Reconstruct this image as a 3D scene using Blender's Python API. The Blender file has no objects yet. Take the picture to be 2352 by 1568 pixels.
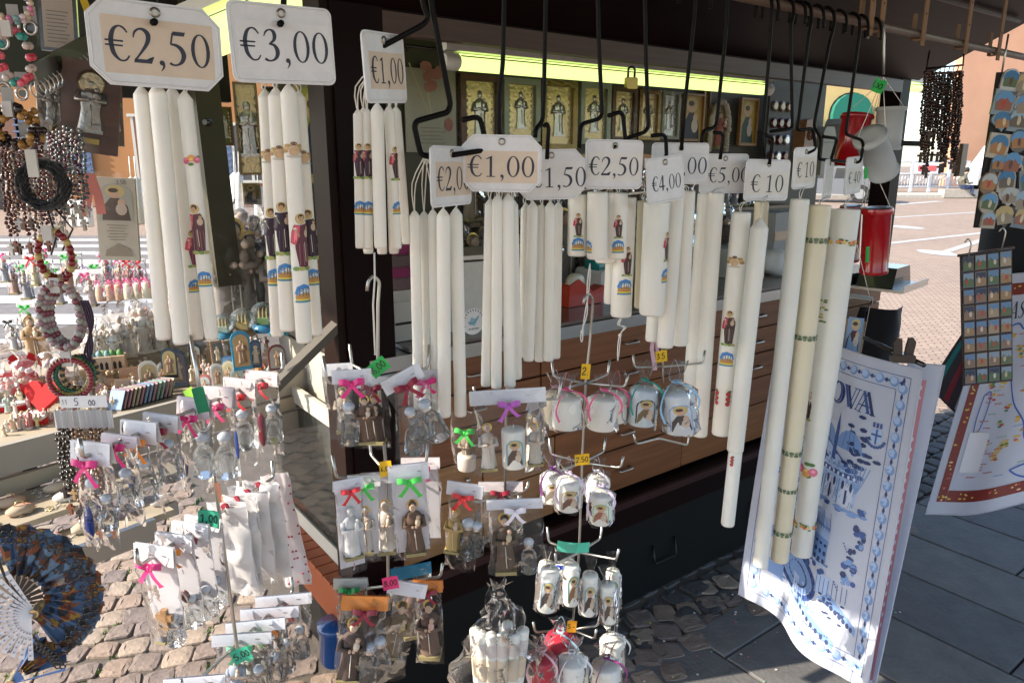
import bpy, bmesh, math, random
from mathutils import Vector, Matrix, noise
random.seed(7)
rad = math.radians
scene = bpy.context.scene
COL = scene.collection
# ---------------------------------------------------------------- camera, sky, sun, exposure
CAM = Vector((0, 0, 1.6)); PITCH = rad(13.9); FPX = 1666.0; PW, PH = 2352.0, 1568.0
cam_d = bpy.data.cameras.new('camera'); cam = bpy.data.objects.new('camera', cam_d); COL.objects.link(cam)
cam.location = CAM; cam.rotation_euler = (rad(90) - PITCH, 0, 0)
cam_d.sensor_width = 36; cam_d.lens = 36 * FPX / PW; cam_d.clip_start = 0.05; cam_d.clip_end = 400
scene.camera = cam
SUN_EL, SUN_AZ = rad(35), (-0.95, -0.21)          # horizontal direction TOWARDS the sun
w = bpy.data.worlds.new('World'); scene.world = w; w.use_nodes = True
sky = w.node_tree.nodes.new('ShaderNodeTexSky'); sky.sky_type = 'NISHITA'; sky.sun_disc = False
sky.sun_elevation = SUN_EL; sky.sun_rotation = math.atan2(SUN_AZ[0], SUN_AZ[1])
bgn = w.node_tree.nodes['Background']; bgn.inputs['Strength'].default_value = 0.15
w.node_tree.links.new(sky.outputs[0], bgn.inputs[0])
sl = bpy.data.lights.new('sun', 'SUN'); sl.energy = 3.3; sl.angle = rad(0.5); sl.color = (1, .9, .75)
so = bpy.data.objects.new('sun', sl); COL.objects.link(so)
_d = Vector((SUN_AZ[0], SUN_AZ[1], 0)).normalized() * math.cos(SUN_EL) + Vector((0, 0, math.sin(SUN_EL)))
so.rotation_euler = _d.to_track_quat('Z', 'Y').to_euler(); so.location = (-4, -2, 6)
vs = scene.view_settings; vs.view_transform = 'Standard'; vs.look = 'None'; vs.gamma = 1; vs.use_curve_mapping = False
vs.exposure = 1.5
scene.render.engine = 'CYCLES'
scene.cycles.use_denoising = True
scene.cycles.max_bounces = 10; scene.cycles.transparent_max_bounces = 40; scene.cycles.diffuse_bounces = 5
scene.cycles.glossy_bounces = 4; scene.cycles.transmission_bounces = 6
scene.cycles.sample_clamp_indirect = 4.0; scene.cycles.caustics_reflective = False; scene.cycles.caustics_refractive = False

# ---------------------------------------------------------------- geometry of the place
T = Vector((.801, .599, 0)); N = Vector((-.599, .801, 0)); Z = Vector((0, 0, 1))
KYAW = math.degrees(math.atan2(.599, .801))
def K(t, n, z): return T * t + N * n + Z * z
cp, sp = math.cos(PITCH), math.sin(PITCH)
def ray(x, y):                                   # direction with camera depth 1
    a, b = (x - PW / 2) / FPX, (PH / 2 - y) / FPX
    return Vector((a, cp + sp * b, -sp + cp * b))
def on_d(x, y, d): return CAM + ray(x, y) * d
def on_n(x, y, n=1.045):
    r = ray(x, y); return CAM + r * (n / r.dot(N))
def on_z(x, y, z):
    r = ray(x, y); return CAM + r * ((z - 1.6) / r.z)
def depth(p):
    v = p - CAM; return v.y * cp - v.z * sp
def px(p, n): return n * depth(p) / FPX           # metres covered by n pixels at p

# ---------------------------------------------------------------- materials
_mats = {}
def nodes(m):
    m.use_nodes = True; nt = m.node_tree; return nt, nt.nodes['Principled BSDF'], nt.nodes['Material Output']
def rgb(c): return (c[0], c[1], c[2], 1)
def mat(c, kind='matte'):
    key = (kind, tuple(round(v, 3) for v in c))
    if key in _mats: return _mats[key]
    m = bpy.data.materials.new(kind); nt, b, out = nodes(m); L = nt.links
    b.inputs['Base Color'].default_value = rgb(c)
    def tex(scale, detail=4, typ='ShaderNodeTexNoise', coord='Object'):
        tc = nt.nodes.new('ShaderNodeTexCoord'); t = nt.nodes.new(typ)
        L.new(tc.outputs[coord], t.inputs['Vector']); t.inputs['Scale'].default_value = scale
        if typ == 'ShaderNodeTexNoise': t.inputs['Detail'].default_value = detail
        return t
    def vary(t, a, bb):                           # multiply colour between a and bb by texture
        mx = nt.nodes.new('ShaderNodeMix'); mx.data_type = 'RGBA'
        mx.inputs[6].default_value = rgb([v * a for v in c]); mx.inputs[7].default_value = rgb([min(1, v * bb) for v in c])
        L.new(t.outputs[0], mx.inputs[0]); L.new(mx.outputs[2], b.inputs['Base Color'])
    def bump(t, s, d=.002):
        bp = nt.nodes.new('ShaderNodeBump'); bp.inputs['Strength'].default_value = s; bp.inputs['Distance'].default_value = d
        L.new(t.outputs[0], bp.inputs['Height']); L.new(bp.outputs[0], b.inputs['Normal'])
    if kind == 'matte': b.inputs['Roughness'].default_value = .8; t = tex(25); vary(t, .82, 1.15)
    elif kind == 'print': b.inputs['Roughness'].default_value = .55
    elif kind == 'gloss': b.inputs['Roughness'].default_value = .22; b.inputs['Coat Weight'].default_value = .3
    elif kind == 'plastic': b.inputs['Roughness'].default_value = .35; t = tex(26, 9); t.inputs['Roughness'].default_value = .7; vary(t, .74, 1.14)
    elif kind == 'wax':
        b.inputs['Roughness'].default_value = .42; b.inputs['Subsurface Weight'].default_value = .35
        b.inputs['Subsurface Radius'].default_value = (.02, .014, .009); b.inputs['Subsurface Scale'].default_value = .4
        t = tex(9, 3); vary(t, .88, 1.05); t2 = tex(55, 4); bump(t2, .3, .003)
    elif kind == 'metal':
        b.inputs['Metallic'].default_value = 1; b.inputs['Roughness'].default_value = .33; t = tex(60); bump(t, .08, .001)
    elif kind == 'foil':
        b.inputs['Metallic'].default_value = .85; b.inputs['Roughness'].default_value = .28; t = tex(90, 3); bump(t, .7, .004)
    elif kind == 'fabric': b.inputs['Roughness'].default_value = .9; b.inputs['Sheen Weight'].default_value = .3; t = tex(400, 2); bump(t, .25, .001)
    elif kind == 'velvet': b.inputs['Roughness'].default_value = .8; b.inputs['Sheen Weight'].default_value = .6; b.inputs['Sheen Tint'].default_value = (1, .2, .15, 1)
    elif kind == 'paper': b.inputs['Roughness'].default_value = .65; t = tex(30, 9); t.inputs['Roughness'].default_value = .7; vary(t, .8, 1.12)
    elif kind == 'ribbon': b.inputs['Roughness'].default_value = .4; b.inputs['Sheen Weight'].default_value = .2
    elif kind == 'wood':
        tc = nt.nodes.new('ShaderNodeTexCoord'); mp = nt.nodes.new('ShaderNodeMapping'); mp.inputs['Scale'].default_value = (3, 40, 60)
        t = nt.nodes.new('ShaderNodeTexNoise'); t.inputs['Scale'].default_value = 1.0; t.inputs['Detail'].default_value = 6; t.inputs['Distortion'].default_value = .6
        L.new(tc.outputs['Object'], mp.inputs[0]); L.new(mp.outputs[0], t.inputs['Vector'])
        vary(t, .42, 1.55); b.inputs['Roughness'].default_value = .45; bump(t, .15, .001)
    elif kind == 'paint':
        t = tex(5, 8); vary(t, .75, 1.2); b.inputs['Roughness'].default_value = .5; b.inputs['Specular IOR Level'].default_value = .22; t2 = tex(40, 6); bump(t2, .12, .002)
    elif kind == 'dark':
        t = tex(5, 8); vary(t, .6, 1.4); b.inputs['Roughness'].default_value = .45; b.inputs['Specular IOR Level'].default_value = .1; t2 = tex(30, 6); bump(t2, .15, .002)
    elif kind == 'wall':
        t = tex(.8, 8); vary(t, .82, 1.12); b.inputs['Roughness'].default_value = .9
    elif kind == 'stone':
        t = tex(7, 12); t.inputs['Roughness'].default_value = .72; vary(t, .4, 1.6); b.inputs['Roughness'].default_value = .75; t2 = tex(60, 8); bump(t2, .7, .005)
    elif kind == 'emit':
        b.inputs['Emission Color'].default_value = rgb(c); b.inputs['Emission Strength'].default_value = .6
    elif kind in ('cello', 'clear', 'tint'):
        nt.nodes.remove(b)
        tr = nt.nodes.new('ShaderNodeBsdfTransparent'); tr.inputs[0].default_value = rgb(c)
        gl = nt.nodes.new('ShaderNodeBsdfGlossy'); gl.inputs['Roughness'].default_value = .11 if kind == 'cello' else .04
        mx = nt.nodes.new('ShaderNodeMixShader'); lw = nt.nodes.new('ShaderNodeLayerWeight')
        lw.inputs[0].default_value = {'cello': .16, 'clear': .2, 'tint': .14}[kind]
        L.new(lw.outputs['Fresnel'], mx.inputs[0]); L.new(tr.outputs[0], mx.inputs[1]); L.new(gl.outputs[0], mx.inputs[2])
        last = mx
        if kind == 'clear':
            df = nt.nodes.new('ShaderNodeBsdfTranslucent'); df.inputs[0].default_value = (.9, .95, .97, 1)
            m2 = nt.nodes.new('ShaderNodeMixShader'); m2.inputs[0].default_value = .07
            L.new(mx.outputs[0], m2.inputs[1]); L.new(df.outputs[0], m2.inputs[2]); last = m2
        if kind == 'cello':
            t = tex(26, 2); bp = nt.nodes.new('ShaderNodeBump'); bp.inputs['Strength'].default_value = .6; bp.inputs['Distance'].default_value = .006
            t.inputs['Distortion'].default_value = 1.5
            L.new(t.outputs[0], bp.inputs['Height']); L.new(bp.outputs[0], gl.inputs['Normal']); L.new(bp.outputs[0], lw.inputs['Normal'])
            df = nt.nodes.new('ShaderNodeBsdfTranslucent'); df.inputs[0].default_value = (.95, .95, .97, 1)
            m2 = nt.nodes.new('ShaderNodeMixShader'); m2.inputs[0].default_value = .055
            L.new(mx.outputs[0], m2.inputs[1]); L.new(df.outputs[0], m2.inputs[2]); last = m2
        L.new(last.outputs[0], out.inputs[0])
    elif kind == 'frost':                         # milky translucent plastic or thin paper
        b.inputs['Roughness'].default_value = .5
        tl = nt.nodes.new('ShaderNodeBsdfTranslucent'); tl.inputs[0].default_value = rgb(c)
        mx = nt.nodes.new('ShaderNodeMixShader'); mx.inputs[0].default_value = .35
        L.new(b.outputs[0], mx.inputs[1]); L.new(tl.outputs[0], mx.inputs[2]); L.new(mx.outputs[0], out.inputs[0])
        t = tex(30, 4); bump(t, .25, .003)
    elif kind == 'cloth':
        b.inputs['Roughness'].default_value = .9
        tl = nt.nodes.new('ShaderNodeBsdfTranslucent'); tl.inputs[0].default_value = rgb(c)
        mx = nt.nodes.new('ShaderNodeMixShader'); mx.inputs[0].default_value = .3
        L.new(b.outputs[0], mx.inputs[1]); L.new(tl.outputs[0], mx.inputs[2]); L.new(mx.outputs[0], out.inputs[0])
        t = tex(500, 2); bump(t, .2, .0008)
    _mats[key] = m
    return m
WHITE = (.8, .8, .8)
m_wax = mat((.89, .87, .81), 'wax'); m_wax2 = mat((.82, .75, .57), 'wax'); m_wax3 = mat((.85, .85, .8), 'wax')
m_wick = mat((.82, .8, .74), 'fabric'); m_black = mat((.02, .018, .018), 'gloss'); m_rod = mat((.007, .0065, .0065), 'dark')
m_steel = mat((.5, .49, .46), 'metal'); m_cello = mat((.965, .965, .97), 'cello'); m_clear = mat((.97, .98, .985), 'clear')
m_card = mat((.82, .82, .83), 'paper'); m_plate = mat((.78, .79, .82), 'plastic'); m_ink = mat((.03, .035, .06), 'print')
m_gold = mat((.62, .49, .27), 'foil'); m_silver = mat((.6, .58, .55), 'foil'); m_dark = mat((.02, .016, .015))
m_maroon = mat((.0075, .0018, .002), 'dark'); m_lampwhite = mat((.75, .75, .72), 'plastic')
m_lav = mat((.78, .77, .82), 'frost'); m_skin = mat((.62, .4, .27)); m_frost = mat((.82, .81, .82), 'frost')

# ---------------------------------------------------------------- mesh builder
class MB:
    def __init__(s): s.v = []; s.f = []; s.m = []; s.mats = []; s.sm = []
    def mi(s, m):
        if m not in s.mats: s.mats.append(m)
        return s.mats.index(m)
    def add(s, vs, fs, m, smooth=False, F=None):
        o = len(s.v); s.v += [tuple(F @ Vector(p)) if F else tuple(p) for p in vs]
        k = s.mi(m)
        for f in fs: s.f.append([i + o for i in f]); s.m.append(k); s.sm.append(smooth)
        return s
    def box(s, c, d, m, F=None, ch=0):
        x, y, z = c; a, b, e = d[0] / 2, d[1] / 2, d[2] / 2
        if ch:                                     # outline chamfered in the xz plane
            return s.prism([(x - a + ch, z - e), (x + a - ch, z - e), (x + a, z - e + ch), (x + a, z + e - ch), (x + a - ch, z + e), (x - a + ch, z + e), (x - a, z + e - ch), (x - a, z - e + ch)], y - b, y + b, m, F)
        vs = [(x + i * a, y + j * b, z + k * e) for i in (-1, 1) for j in (-1, 1) for k in (-1, 1)]
        return s.add(vs, [(0, 1, 3, 2), (4, 6, 7, 5), (0, 4, 5, 1), (2, 3, 7, 6), (0, 2, 6, 4), (1, 5, 7, 3)], m, False, F)
    def prism(s, pts, y0, y1, m, F=None, smooth=False):   # outline (x,z) extruded along y
        n = len(pts); vs = [(p[0], y0, p[1]) for p in pts] + [(p[0], y1, p[1]) for p in pts]
        fs = [list(range(n)), list(range(2 * n - 1, n - 1, -1))] + [(i, i + n, (i + 1) % n + n, (i + 1) % n) for i in range(n)]
        return s.add(vs, fs, m, smooth, F)
    def tube(s, pts, r, m, seg=6, F=None, closed=False, caps=True):
        P = [Vector(p) for p in pts]; n = len(P); vs = []; fs = []; up = None
        rs = r if isinstance(r, (list, tuple)) else [r] * n
        for i, p in enumerate(P):
            a = P[(i - 1) % n] if (i or closed) else p; b = P[(i + 1) % n] if (i < n - 1 or closed) else p
            d = b - a
            if d.length < 1e-9: d = Vector((0, 0, 1))
            d.normalize()
            if up is None: up = Vector((0, 0, 1)) if abs(d.z) < .9 else Vector((1, 0, 0))
            sx = d.cross(up)
            if sx.length < 1e-6: sx = d.cross(Vector((.3, 1, .2)))
            sx.normalize(); up = sx.cross(d).normalized()
            for k in range(seg):
                an = 2 * math.pi * k / seg; vs.append(p + (sx * math.cos(an) + up * math.sin(an)) * rs[i])
        for i in range(n if closed else n - 1):
            j = (i + 1) % n
            for k in range(seg): fs.append((i * seg + k, i * seg + (k + 1) % seg, j * seg + (k + 1) % seg, j * seg + k))
        if caps and not closed: fs += [list(range(seg - 1, -1, -1)), list(range((n - 1) * seg, n * seg))]
        return s.add(vs, fs, m, True, F)
    def lathe(s, prof, m, seg=16, F=None, sx=1, sy=1, wob=None, smooth=True, caps=True):
        vs = []; fs = []; n = len(prof)
        for i, (r, z) in enumerate(prof):
            for k in range(seg):
                a = 2 * math.pi * k / seg; q = r * (wob(a, z) if wob else 1); vs.append((q * math.cos(a) * sx, q * math.sin(a) * sy, z))
        for i in range(n - 1):
            for k in range(seg): fs.append((i * seg + k, i * seg + (k + 1) % seg, (i + 1) * seg + (k + 1) % seg, (i + 1) * seg + k))
        s.add(vs, fs, m, smooth, F)
        if caps:
            if prof[0][0] > 1e-6: s.add(vs[:seg], [list(range(seg - 1, -1, -1))], m, False, F)
            if prof[-1][0] > 1e-6: s.add(vs[-seg:], [list(range(seg))], m, False, F)
        return s
    def blob(s, c, r, m, seg=8, rings=5, F=None):
        rx, ry, rz = r if isinstance(r, (list, tuple)) else (r, r, r)
        pr = [(math.sin(math.pi * i / rings), -math.cos(math.pi * i / rings)) for i in range(rings + 1)]
        vs = []; fs = []
        for q, h in pr:
            for k in range(seg):
                a = 2 * math.pi * k / seg; vs.append((c[0] + rx * q * math.cos(a), c[1] + ry * q * math.sin(a), c[2] + rz * h))
        for i in range(rings):
            for k in range(seg): fs.append((i * seg + k, i * seg + (k + 1) % seg, (i + 1) * seg + (k + 1) % seg, (i + 1) * seg + k))
        return s.add(vs, fs, m, True, F)
    def sheet(s, fn, nu, nv, m, F=None, smooth=True):
        vs = [fn(i / nu, j / nv) for j in range(nv + 1) for i in range(nu + 1)]
        fs = [(j * (nu + 1) + i, j * (nu + 1) + i + 1, (j + 1) * (nu + 1) + i + 1, (j + 1) * (nu + 1) + i) for j in range(nv) for i in range(nu)]
        return s.add(vs, fs, m, smooth, F)
    def ribbon(s, pts, wd, m, side, F=None):       # flat strip along pts, width along 'side'
        sd = Vector(side).normalized(); vs = []; n = len(pts)
        ws = wd if isinstance(wd, (list, tuple)) else [wd] * n
        for p, q in zip(pts, ws): vs += [Vector(p) - sd * q / 2, Vector(p) + sd * q / 2]
        return s.add(vs, [(2 * i, 2 * i + 1, 2 * i + 3, 2 * i + 2) for i in range(n - 1)], m, True, F)
    def mesh(s, name):
        me = bpy.data.meshes.new(name); me.from_pydata([tuple(p) for p in s.v], [], s.f)
        for m in s.mats: me.materials.append(m)
        me.polygons.foreach_set('material_index', s.m); me.polygons.foreach_set('use_smooth', s.sm); me.update()
        return me
    def build(s, name, parent=None, label=None):
        if not s.f: return None
        o = bpy.data.objects.new(name, s.mesh(name)); COL.objects.link(o)
        if parent: o.parent = parent
        if label: o['label'] = label
        return o
def tag(o, label, cat, group=None, kind=None):
    if label: o['label'] = label
    if cat: o['category'] = cat
    if group: o['group'] = group
    if kind: o['kind'] = kind
    return o
def thing(name, label, cat, loc=(0, 0, 0), yaw=0, group=None, rot=None):
    o = bpy.data.objects.new(name, None); o.empty_display_size = .02; COL.objects.link(o)
    o.location = loc; o.rotation_euler = rot if rot else (0, 0, rad(yaw))
    return tag(o, label, cat, group)
def RZ(a): return Matrix.Rotation(rad(a), 4, 'Z')
def RX(a): return Matrix.Rotation(rad(a), 4, 'X')
def RY(a): return Matrix.Rotation(rad(a), 4, 'Y')
def TR(*p): return Matrix.Translation(Vector(p[0] if len(p) == 1 else p))
def smooth_path(pts, n=4):
    P = [Vector(p) for p in pts]; out = []
    for i in range(len(P) - 1):
        a = P[max(i - 1, 0)]; b = P[i]; c = P[i + 1]; d = P[min(i + 2, len(P) - 1)]
        for k in range(n):
            t = k / n; out.append(.5 * ((2 * b) + (c - a) * t + (2 * a - 5 * b + 4 * c - d) * t * t + (3 * b - a - 3 * c + d) * t ** 3))
    return out + [P[-1]]
def round_path(pts, r=.012, n=3):                  # polyline with rounded corners
    P = [Vector(p) for p in pts]; out = [P[0]]
    for i in range(1, len(P) - 1):
        a = (P[i - 1] - P[i]); b = (P[i + 1] - P[i]); q = min(r, a.length * .45, b.length * .45)
        a = P[i] + a.normalized() * q; b = P[i] + b.normalized() * q
        for k in range(n + 1):
            t = k / n; out.append(a * (1 - t) ** 2 + P[i] * 2 * t * (1 - t) + b * t * t)
    return out + [P[-1]]

# ---------------------------------------------------------------- flat print: drawn in (u,v) and mapped on a surface
class Print:
    def __init__(s, fn, h0=.0004, dh=.00015, seg=.05): s.b = MB(); s.fn = fn; s.h0 = s.h = h0; s.dh = dh; s.seg = seg; s.k = 0
    def up(s): s.k = (s.k + 1) % 26; s.h = s.h0 + s.k * s.dh
    def base(s, k=0): s.k = k; s.h = s.h0 + k * s.dh
    def poly(s, pts, m):
        n = len(pts); cx = sum(p[0] for p in pts) / n; cy = sum(p[1] for p in pts) / n; q = []
        for i in range(n):                         # follow curved surfaces: split long edges, more rings
            a, c = pts[i], pts[(i + 1) % n]; k = min(8, max(1, int(math.hypot(c[0] - a[0], c[1] - a[1]) / s.seg)))
            q += [(a[0] + (c[0] - a[0]) * j / k, a[1] + (c[1] - a[1]) * j / k) for j in range(k)]
        size = max(math.hypot(p[0] - cx, p[1] - cy) for p in q); R_ = min(4, max(1, int(size / s.seg))); n = len(q)
        vs = [s.fn(cx, cy, s.h)] + [s.fn(cx + (p[0] - cx) * r / R_, cy + (p[1] - cy) * r / R_, s.h) for r in range(1, R_ + 1) for p in q]
        fs = []
        for i in range(n):
            j = (i + 1) % n; fs.append((0, 1 + i, 1 + j))
            for r in range(R_ - 1): o = 1 + r * n; fs.append((o + i, o + n + i, o + n + j, o + j))
        s.b.add(vs, fs, m, True); s.up()
    def ell(s, x, y, rx, ry, m, n=12, a0=0): s.poly([(x + rx * math.cos(a0 + 2 * math.pi * i / n), y + ry * math.sin(a0 + 2 * math.pi * i / n)) for i in range(n)], m)
    def rect(s, x0, y0, x1, y1, m, nu=1, nv=1):
        s.b.sheet(lambda a, b: s.fn(x0 + (x1 - x0) * a, y0 + (y1 - y0) * b, s.h), max(1, nu), max(1, nv), m); s.up()
    def stroke(s, pts, wd, m, up=False):           # pts (x,y) or (x,y,width)
        vs = []; n = len(pts)
        for i, p in enumerate(pts):
            a = pts[max(i - 1, 0)]; b = pts[min(i + 1, n - 1)]; dx, dy = b[0] - a[0], b[1] - a[1]; l = math.hypot(dx, dy) or 1
            q = (p[2] if len(p) > 2 else wd) / 2; nx, ny = -dy / l * q, dx / l * q
            vs += [s.fn(p[0] + nx, p[1] + ny, s.h), s.fn(p[0] - nx, p[1] - ny, s.h)]
        s.b.add(vs, [(2 * i, 2 * i + 1, 2 * i + 3, 2 * i + 2) for i in range(n - 1)], m, True)
        if up: s.up()
    def curve(s, pts, wd, m, n=4):
        q = smooth_path([Vector((p[0], p[1], p[2] if len(p) > 2 else wd)) for p in pts], n)
        s.stroke([tuple(v) for v in q], wd, m)
    def ring(s, x, y, r0, r1, m, n=20):
        def f(a, b):
            t = 2 * math.pi * a; rx = r0[0] + (r1[0] - r0[0]) * b; ry = r0[1] + (r1[1] - r0[1]) * b
            return s.fn(x + rx * math.cos(t), y + ry * math.sin(t), s.h)
        s.b.sheet(f, n, 1, m)
    def glyph(s, ch, x, y, h, m, wx=1.0):
        def C(pts): s.curve([(x + p[0] * h * wx, y + p[1] * h, p[2] * h) for p in pts], 0, m)
        def S(pts, wd): s.stroke([(x + p[0] * h * wx, y + p[1] * h) for p in pts], wd * h, m)
        def Pp(pts): s.poly([(x + p[0] * h * wx, y + p[1] * h) for p in pts], m)
        adv = .72
        if ch == '0': s.ring(x + .36 * h * wx, y + .5 * h, (.31 * h * wx, .5 * h), (.19 * h * wx, .46 * h), m)
        elif ch == '1': Pp([(.29, .03), (.41, .03), (.41, 1), (.29, .93)]); S([(.14, .02), (.56, .02)], .045); Pp([(.1, .86), (.12, .83), (.30, .88), (.41, 1)])
        elif ch == '2': C([(.07, .70, .03), (.12, .86, .06), (.26, .96, .06), (.40, .95, .1), (.51, .85, .14), (.52, .70, .13), (.44, .52, .1), (.25, .27, .06), (.07, .06, .05)]); Pp([(.03, 0), (.57, 0), (.66, .2), (.62, .2), (.54, .11), (.06, .11)])
        elif ch == '3': C([(.08, .76, .03), (.16, .90, .06), (.30, .97, .05), (.43, .92, .11), (.47, .79, .13), (.42, .65, .09), (.26, .54, .04)]); C([(.24, .53, .04), (.41, .51, .09), (.52, .38, .14), (.52, .22, .13), (.42, .08, .08), (.26, .02, .05), (.13, .04, .08), (.06, .08, .08)])
        elif ch == '4': S([(.44, 0), (.44, 1)], .12); S([(.42, .98), (.05, .29)], .05); S([(.03, .27), (.64, .27)], .09)
        elif ch == '5': Pp([(.22, 1), (.62, 1.0), (.57, .88), (.19, .88)]); S([(.21, .95), (.13, .62)], .05); C([(.12, .62, .05), (.30, .60, .09), (.45, .50, .13), (.52, .33, .14), (.46, .15, .11), (.32, .04, .06), (.17, .02, .06), (.06, .07, .08)])
        elif ch == '€': C([(.68, .82, .04), (.57, .95, .06), (.43, .985, .05), (.28, .88, .1), (.19, .65, .13), (.185, .45, .13), (.23, .22, .12), (.36, .06, .07), (.48, .02, .05), (.6, .06, .05), (.69, .18, .04)]); S([(.0, .57), (.54, .57)], .05); S([(.0, .44), (.52, .44)], .05); adv = .78
        elif ch == ',': s.ell(x + .17 * h * wx, y + .05 * h, .075 * h, .075 * h, m); C([(.2, .06, .1), (.22, -.06, .06), (.13, -.19, .02)]); adv = .36
        elif ch == ' ': adv = .3
        elif ch == '.': s.ell(x + .12 * h * wx, y + .05 * h, .06 * h, .06 * h, m); adv = .28
        elif ch == 'A': S([(.02, 0), (.36, 1)], .05); S([(.34, 1), (.68, 0)], .15); S([(.14, .33), (.54, .33)], .05); S([(-.04, .02), (.14, .02)], .04); S([(.54, .02), (.8, .02)], .04); adv = .8
        elif ch == 'V': S([(.06, 1), (.4, 0)], .15); S([(.4, 0), (.7, 1)], .05); S([(-.04, .98), (.2, .98)], .04); S([(.58, .98), (.8, .98)], .04); adv = .78
        elif ch == 'O': s.ring(x + .42 * h * wx, y + .5 * h, (.42 * h * wx, .52 * h), (.27 * h * wx, .47 * h), m); adv = .92
        elif ch == 'P': S([(.16, 0), (.16, 1)], .14); C([(.16, .97, .05), (.4, .96, .07), (.54, .78, .14), (.42, .56, .08), (.18, .5, .05)]); S([(.02, .02), (.32, .02)], .04); adv = .68
        elif ch == 'D': S([(.16, 0), (.16, 1)], .14); C([(.1, .97, .05), (.42, .94, .08), (.66, .7, .14), (.68, .4, .15), (.46, .07, .08), (.1, .03, .05)]); adv = .86
        elif ch == 'S': C([(.5, .8, .04), (.42, .95, .06), (.26, .97, .06), (.12, .84, .12), (.17, .63, .13), (.4, .46, .14), (.5, .26, .13), (.38, .05, .07), (.22, .02, .05), (.06, .16, .05)]); adv = .62
        elif ch == 'T': S([(.32, 0), (.32, 1)], .14); S([(.0, .97), (.64, .97)], .06); adv = .72
        return adv * h * wx
    def text(s, t, x, y, h, m, wx=1.0):
        for ch in t: x += s.glyph(ch, x, y, h, m, wx)
        return x
    def hand(s, t, x, y, h, m, wd=.1):             # handwriting, single line strokes
        G = {'0': [[(.3, 1), (.08, .6), (.15, .1), (.4, .05), (.52, .5), (.42, .9), (.28, 1)]], '5': [[(.5, 1), (.15, .95), (.1, .6), (.4, .55), (.48, .25), (.3, .02), (.05, .1)]], '2': [[(.08, .75), (.28, 1), (.5, .8), (.3, .4), (.05, .02), (.55, .08)]],
             '3': [[(.1, .95), (.45, .9), (.2, .58), (.5, .35), (.3, .02), (.05, .12)]], '6': [[(.45, 1), (.15, .55), (.1, .15), (.35, 0), (.48, .28), (.3, .48), (.14, .3)]], '8': [[(.3, .52), (.12, .78), (.3, 1), (.48, .8), (.1, .25), (.3, 0), (.5, .22), (.3, .52)]],
             '1': [[(.1, .75), (.3, 1), (.26, 0)]], '4': [[(.3, 1), (.05, .35), (.5, .38)], [(.4, .7), (.36, 0)]], ',': [[(.15, .12), (.08, -.15)]], '.': [[(.12, .06), (.18, .02)]], '-': [[(.05, .4), (.4, .42)]], 'u': [[(.1, .5), (.12, .1), (.35, .1), (.4, .5), (.44, .05)]]}
        for ch in t:
            for st in G.get(ch, []): s.curve([(x + p[0] * h, y + p[1] * h, wd * h) for p in st], 0, m, 3)
            x += h * (.3 if ch in ',.' else .62)
        return x
    def build(s, name, parent, label=None): return s.b.build(name, parent, label)
def plane_map(x0=0, y0=0, z0=0, ang=0):            # print on the plane y = y0 facing -y
    c, q = math.cos(rad(ang)), math.sin(rad(ang))
    return lambda u, v, h: (x0 + u * c - v * q, y0 - h, z0 + u * q + v * c)
def cyl_map(R, a0=0, z0=0):                        # print round a cylinder, a0 degrees from -y
    return lambda u, v, h: ((R + h) * math.sin(rad(a0) + u / R), -(R + h) * math.cos(rad(a0) + u / R), z0 + v)
def pm(c): return mat(c, 'print')
def draw_saint(P, x, y, h, robe=(.06, .03, .03), cape=(.45, .05, .08)):
    q = lambda a, b: (x + a * h, y + b * h); lt = [min(1, v * 2.2 + .05) for v in robe]
    P.ell(*q(-.01, .86), .1 * h, .095 * h, pm((.6, .4, .1)), 12); P.ell(*q(-.01, .86), .078 * h, .074 * h, pm((.7, .58, .32)), 12); P.ell(*q(-.005, .885), .058 * h, .055 * h, pm((.07, .035, .02)), 8)
    P.poly([q(-.12, .74), q(.1, .77), q(.17, .62), q(.16, .4), q(.13, .02), q(.02, -.01), q(-.08, .02), q(-.13, .35)], pm(robe)); P.ell(*q(-.012, .85), .042 * h, .052 * h, pm((.55, .34, .2)), 8)
    P.poly([q(-.13, .76), q(-.03, .75), q(-.05, .58), q(-.12, .4), q(-.22, .44), q(-.19, .62)], pm(cape)); P.poly([q(-.12, .72), q(-.07, .72), q(-.1, .48), q(-.15, .46)], pm([min(1, v * 1.5 + .08) for v in cape]))
    P.ell(*q(.08, .6), .055 * h, .075 * h, pm((.6, .45, .33)), 8); P.ell(*q(.09, .7), .032 * h, .036 * h, pm((.6, .4, .26)), 7); P.ell(*q(.09, .725), .034 * h, .018 * h, pm((.3, .16, .05)), 7)
    P.stroke([q(-.05, .55), q(-.12, .68)], .018 * h, pm((.3, .42, .2)), True); P.ell(*q(-.12, .69), .03 * h, .02 * h, pm((.75, .75, .68)), 6)
    for k in (-.06, 0, .06, .11): P.stroke([q(k, .42), q(k * 1.1, .04)], .012 * h, pm(lt))
    P.up(); P.stroke([q(.02, .45), q(.03, .1)], .012 * h, pm((.6, .55, .42)), True)
    for k, c in ((-.13, (.2, .34, .1)), (-.04, (.4, .42, .12)), (.06, (.18, .3, .1)), (.14, (.45, .4, .15))): P.ell(*q(k, -.02), .06 * h, .04 * h, pm(c), 7)
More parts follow.
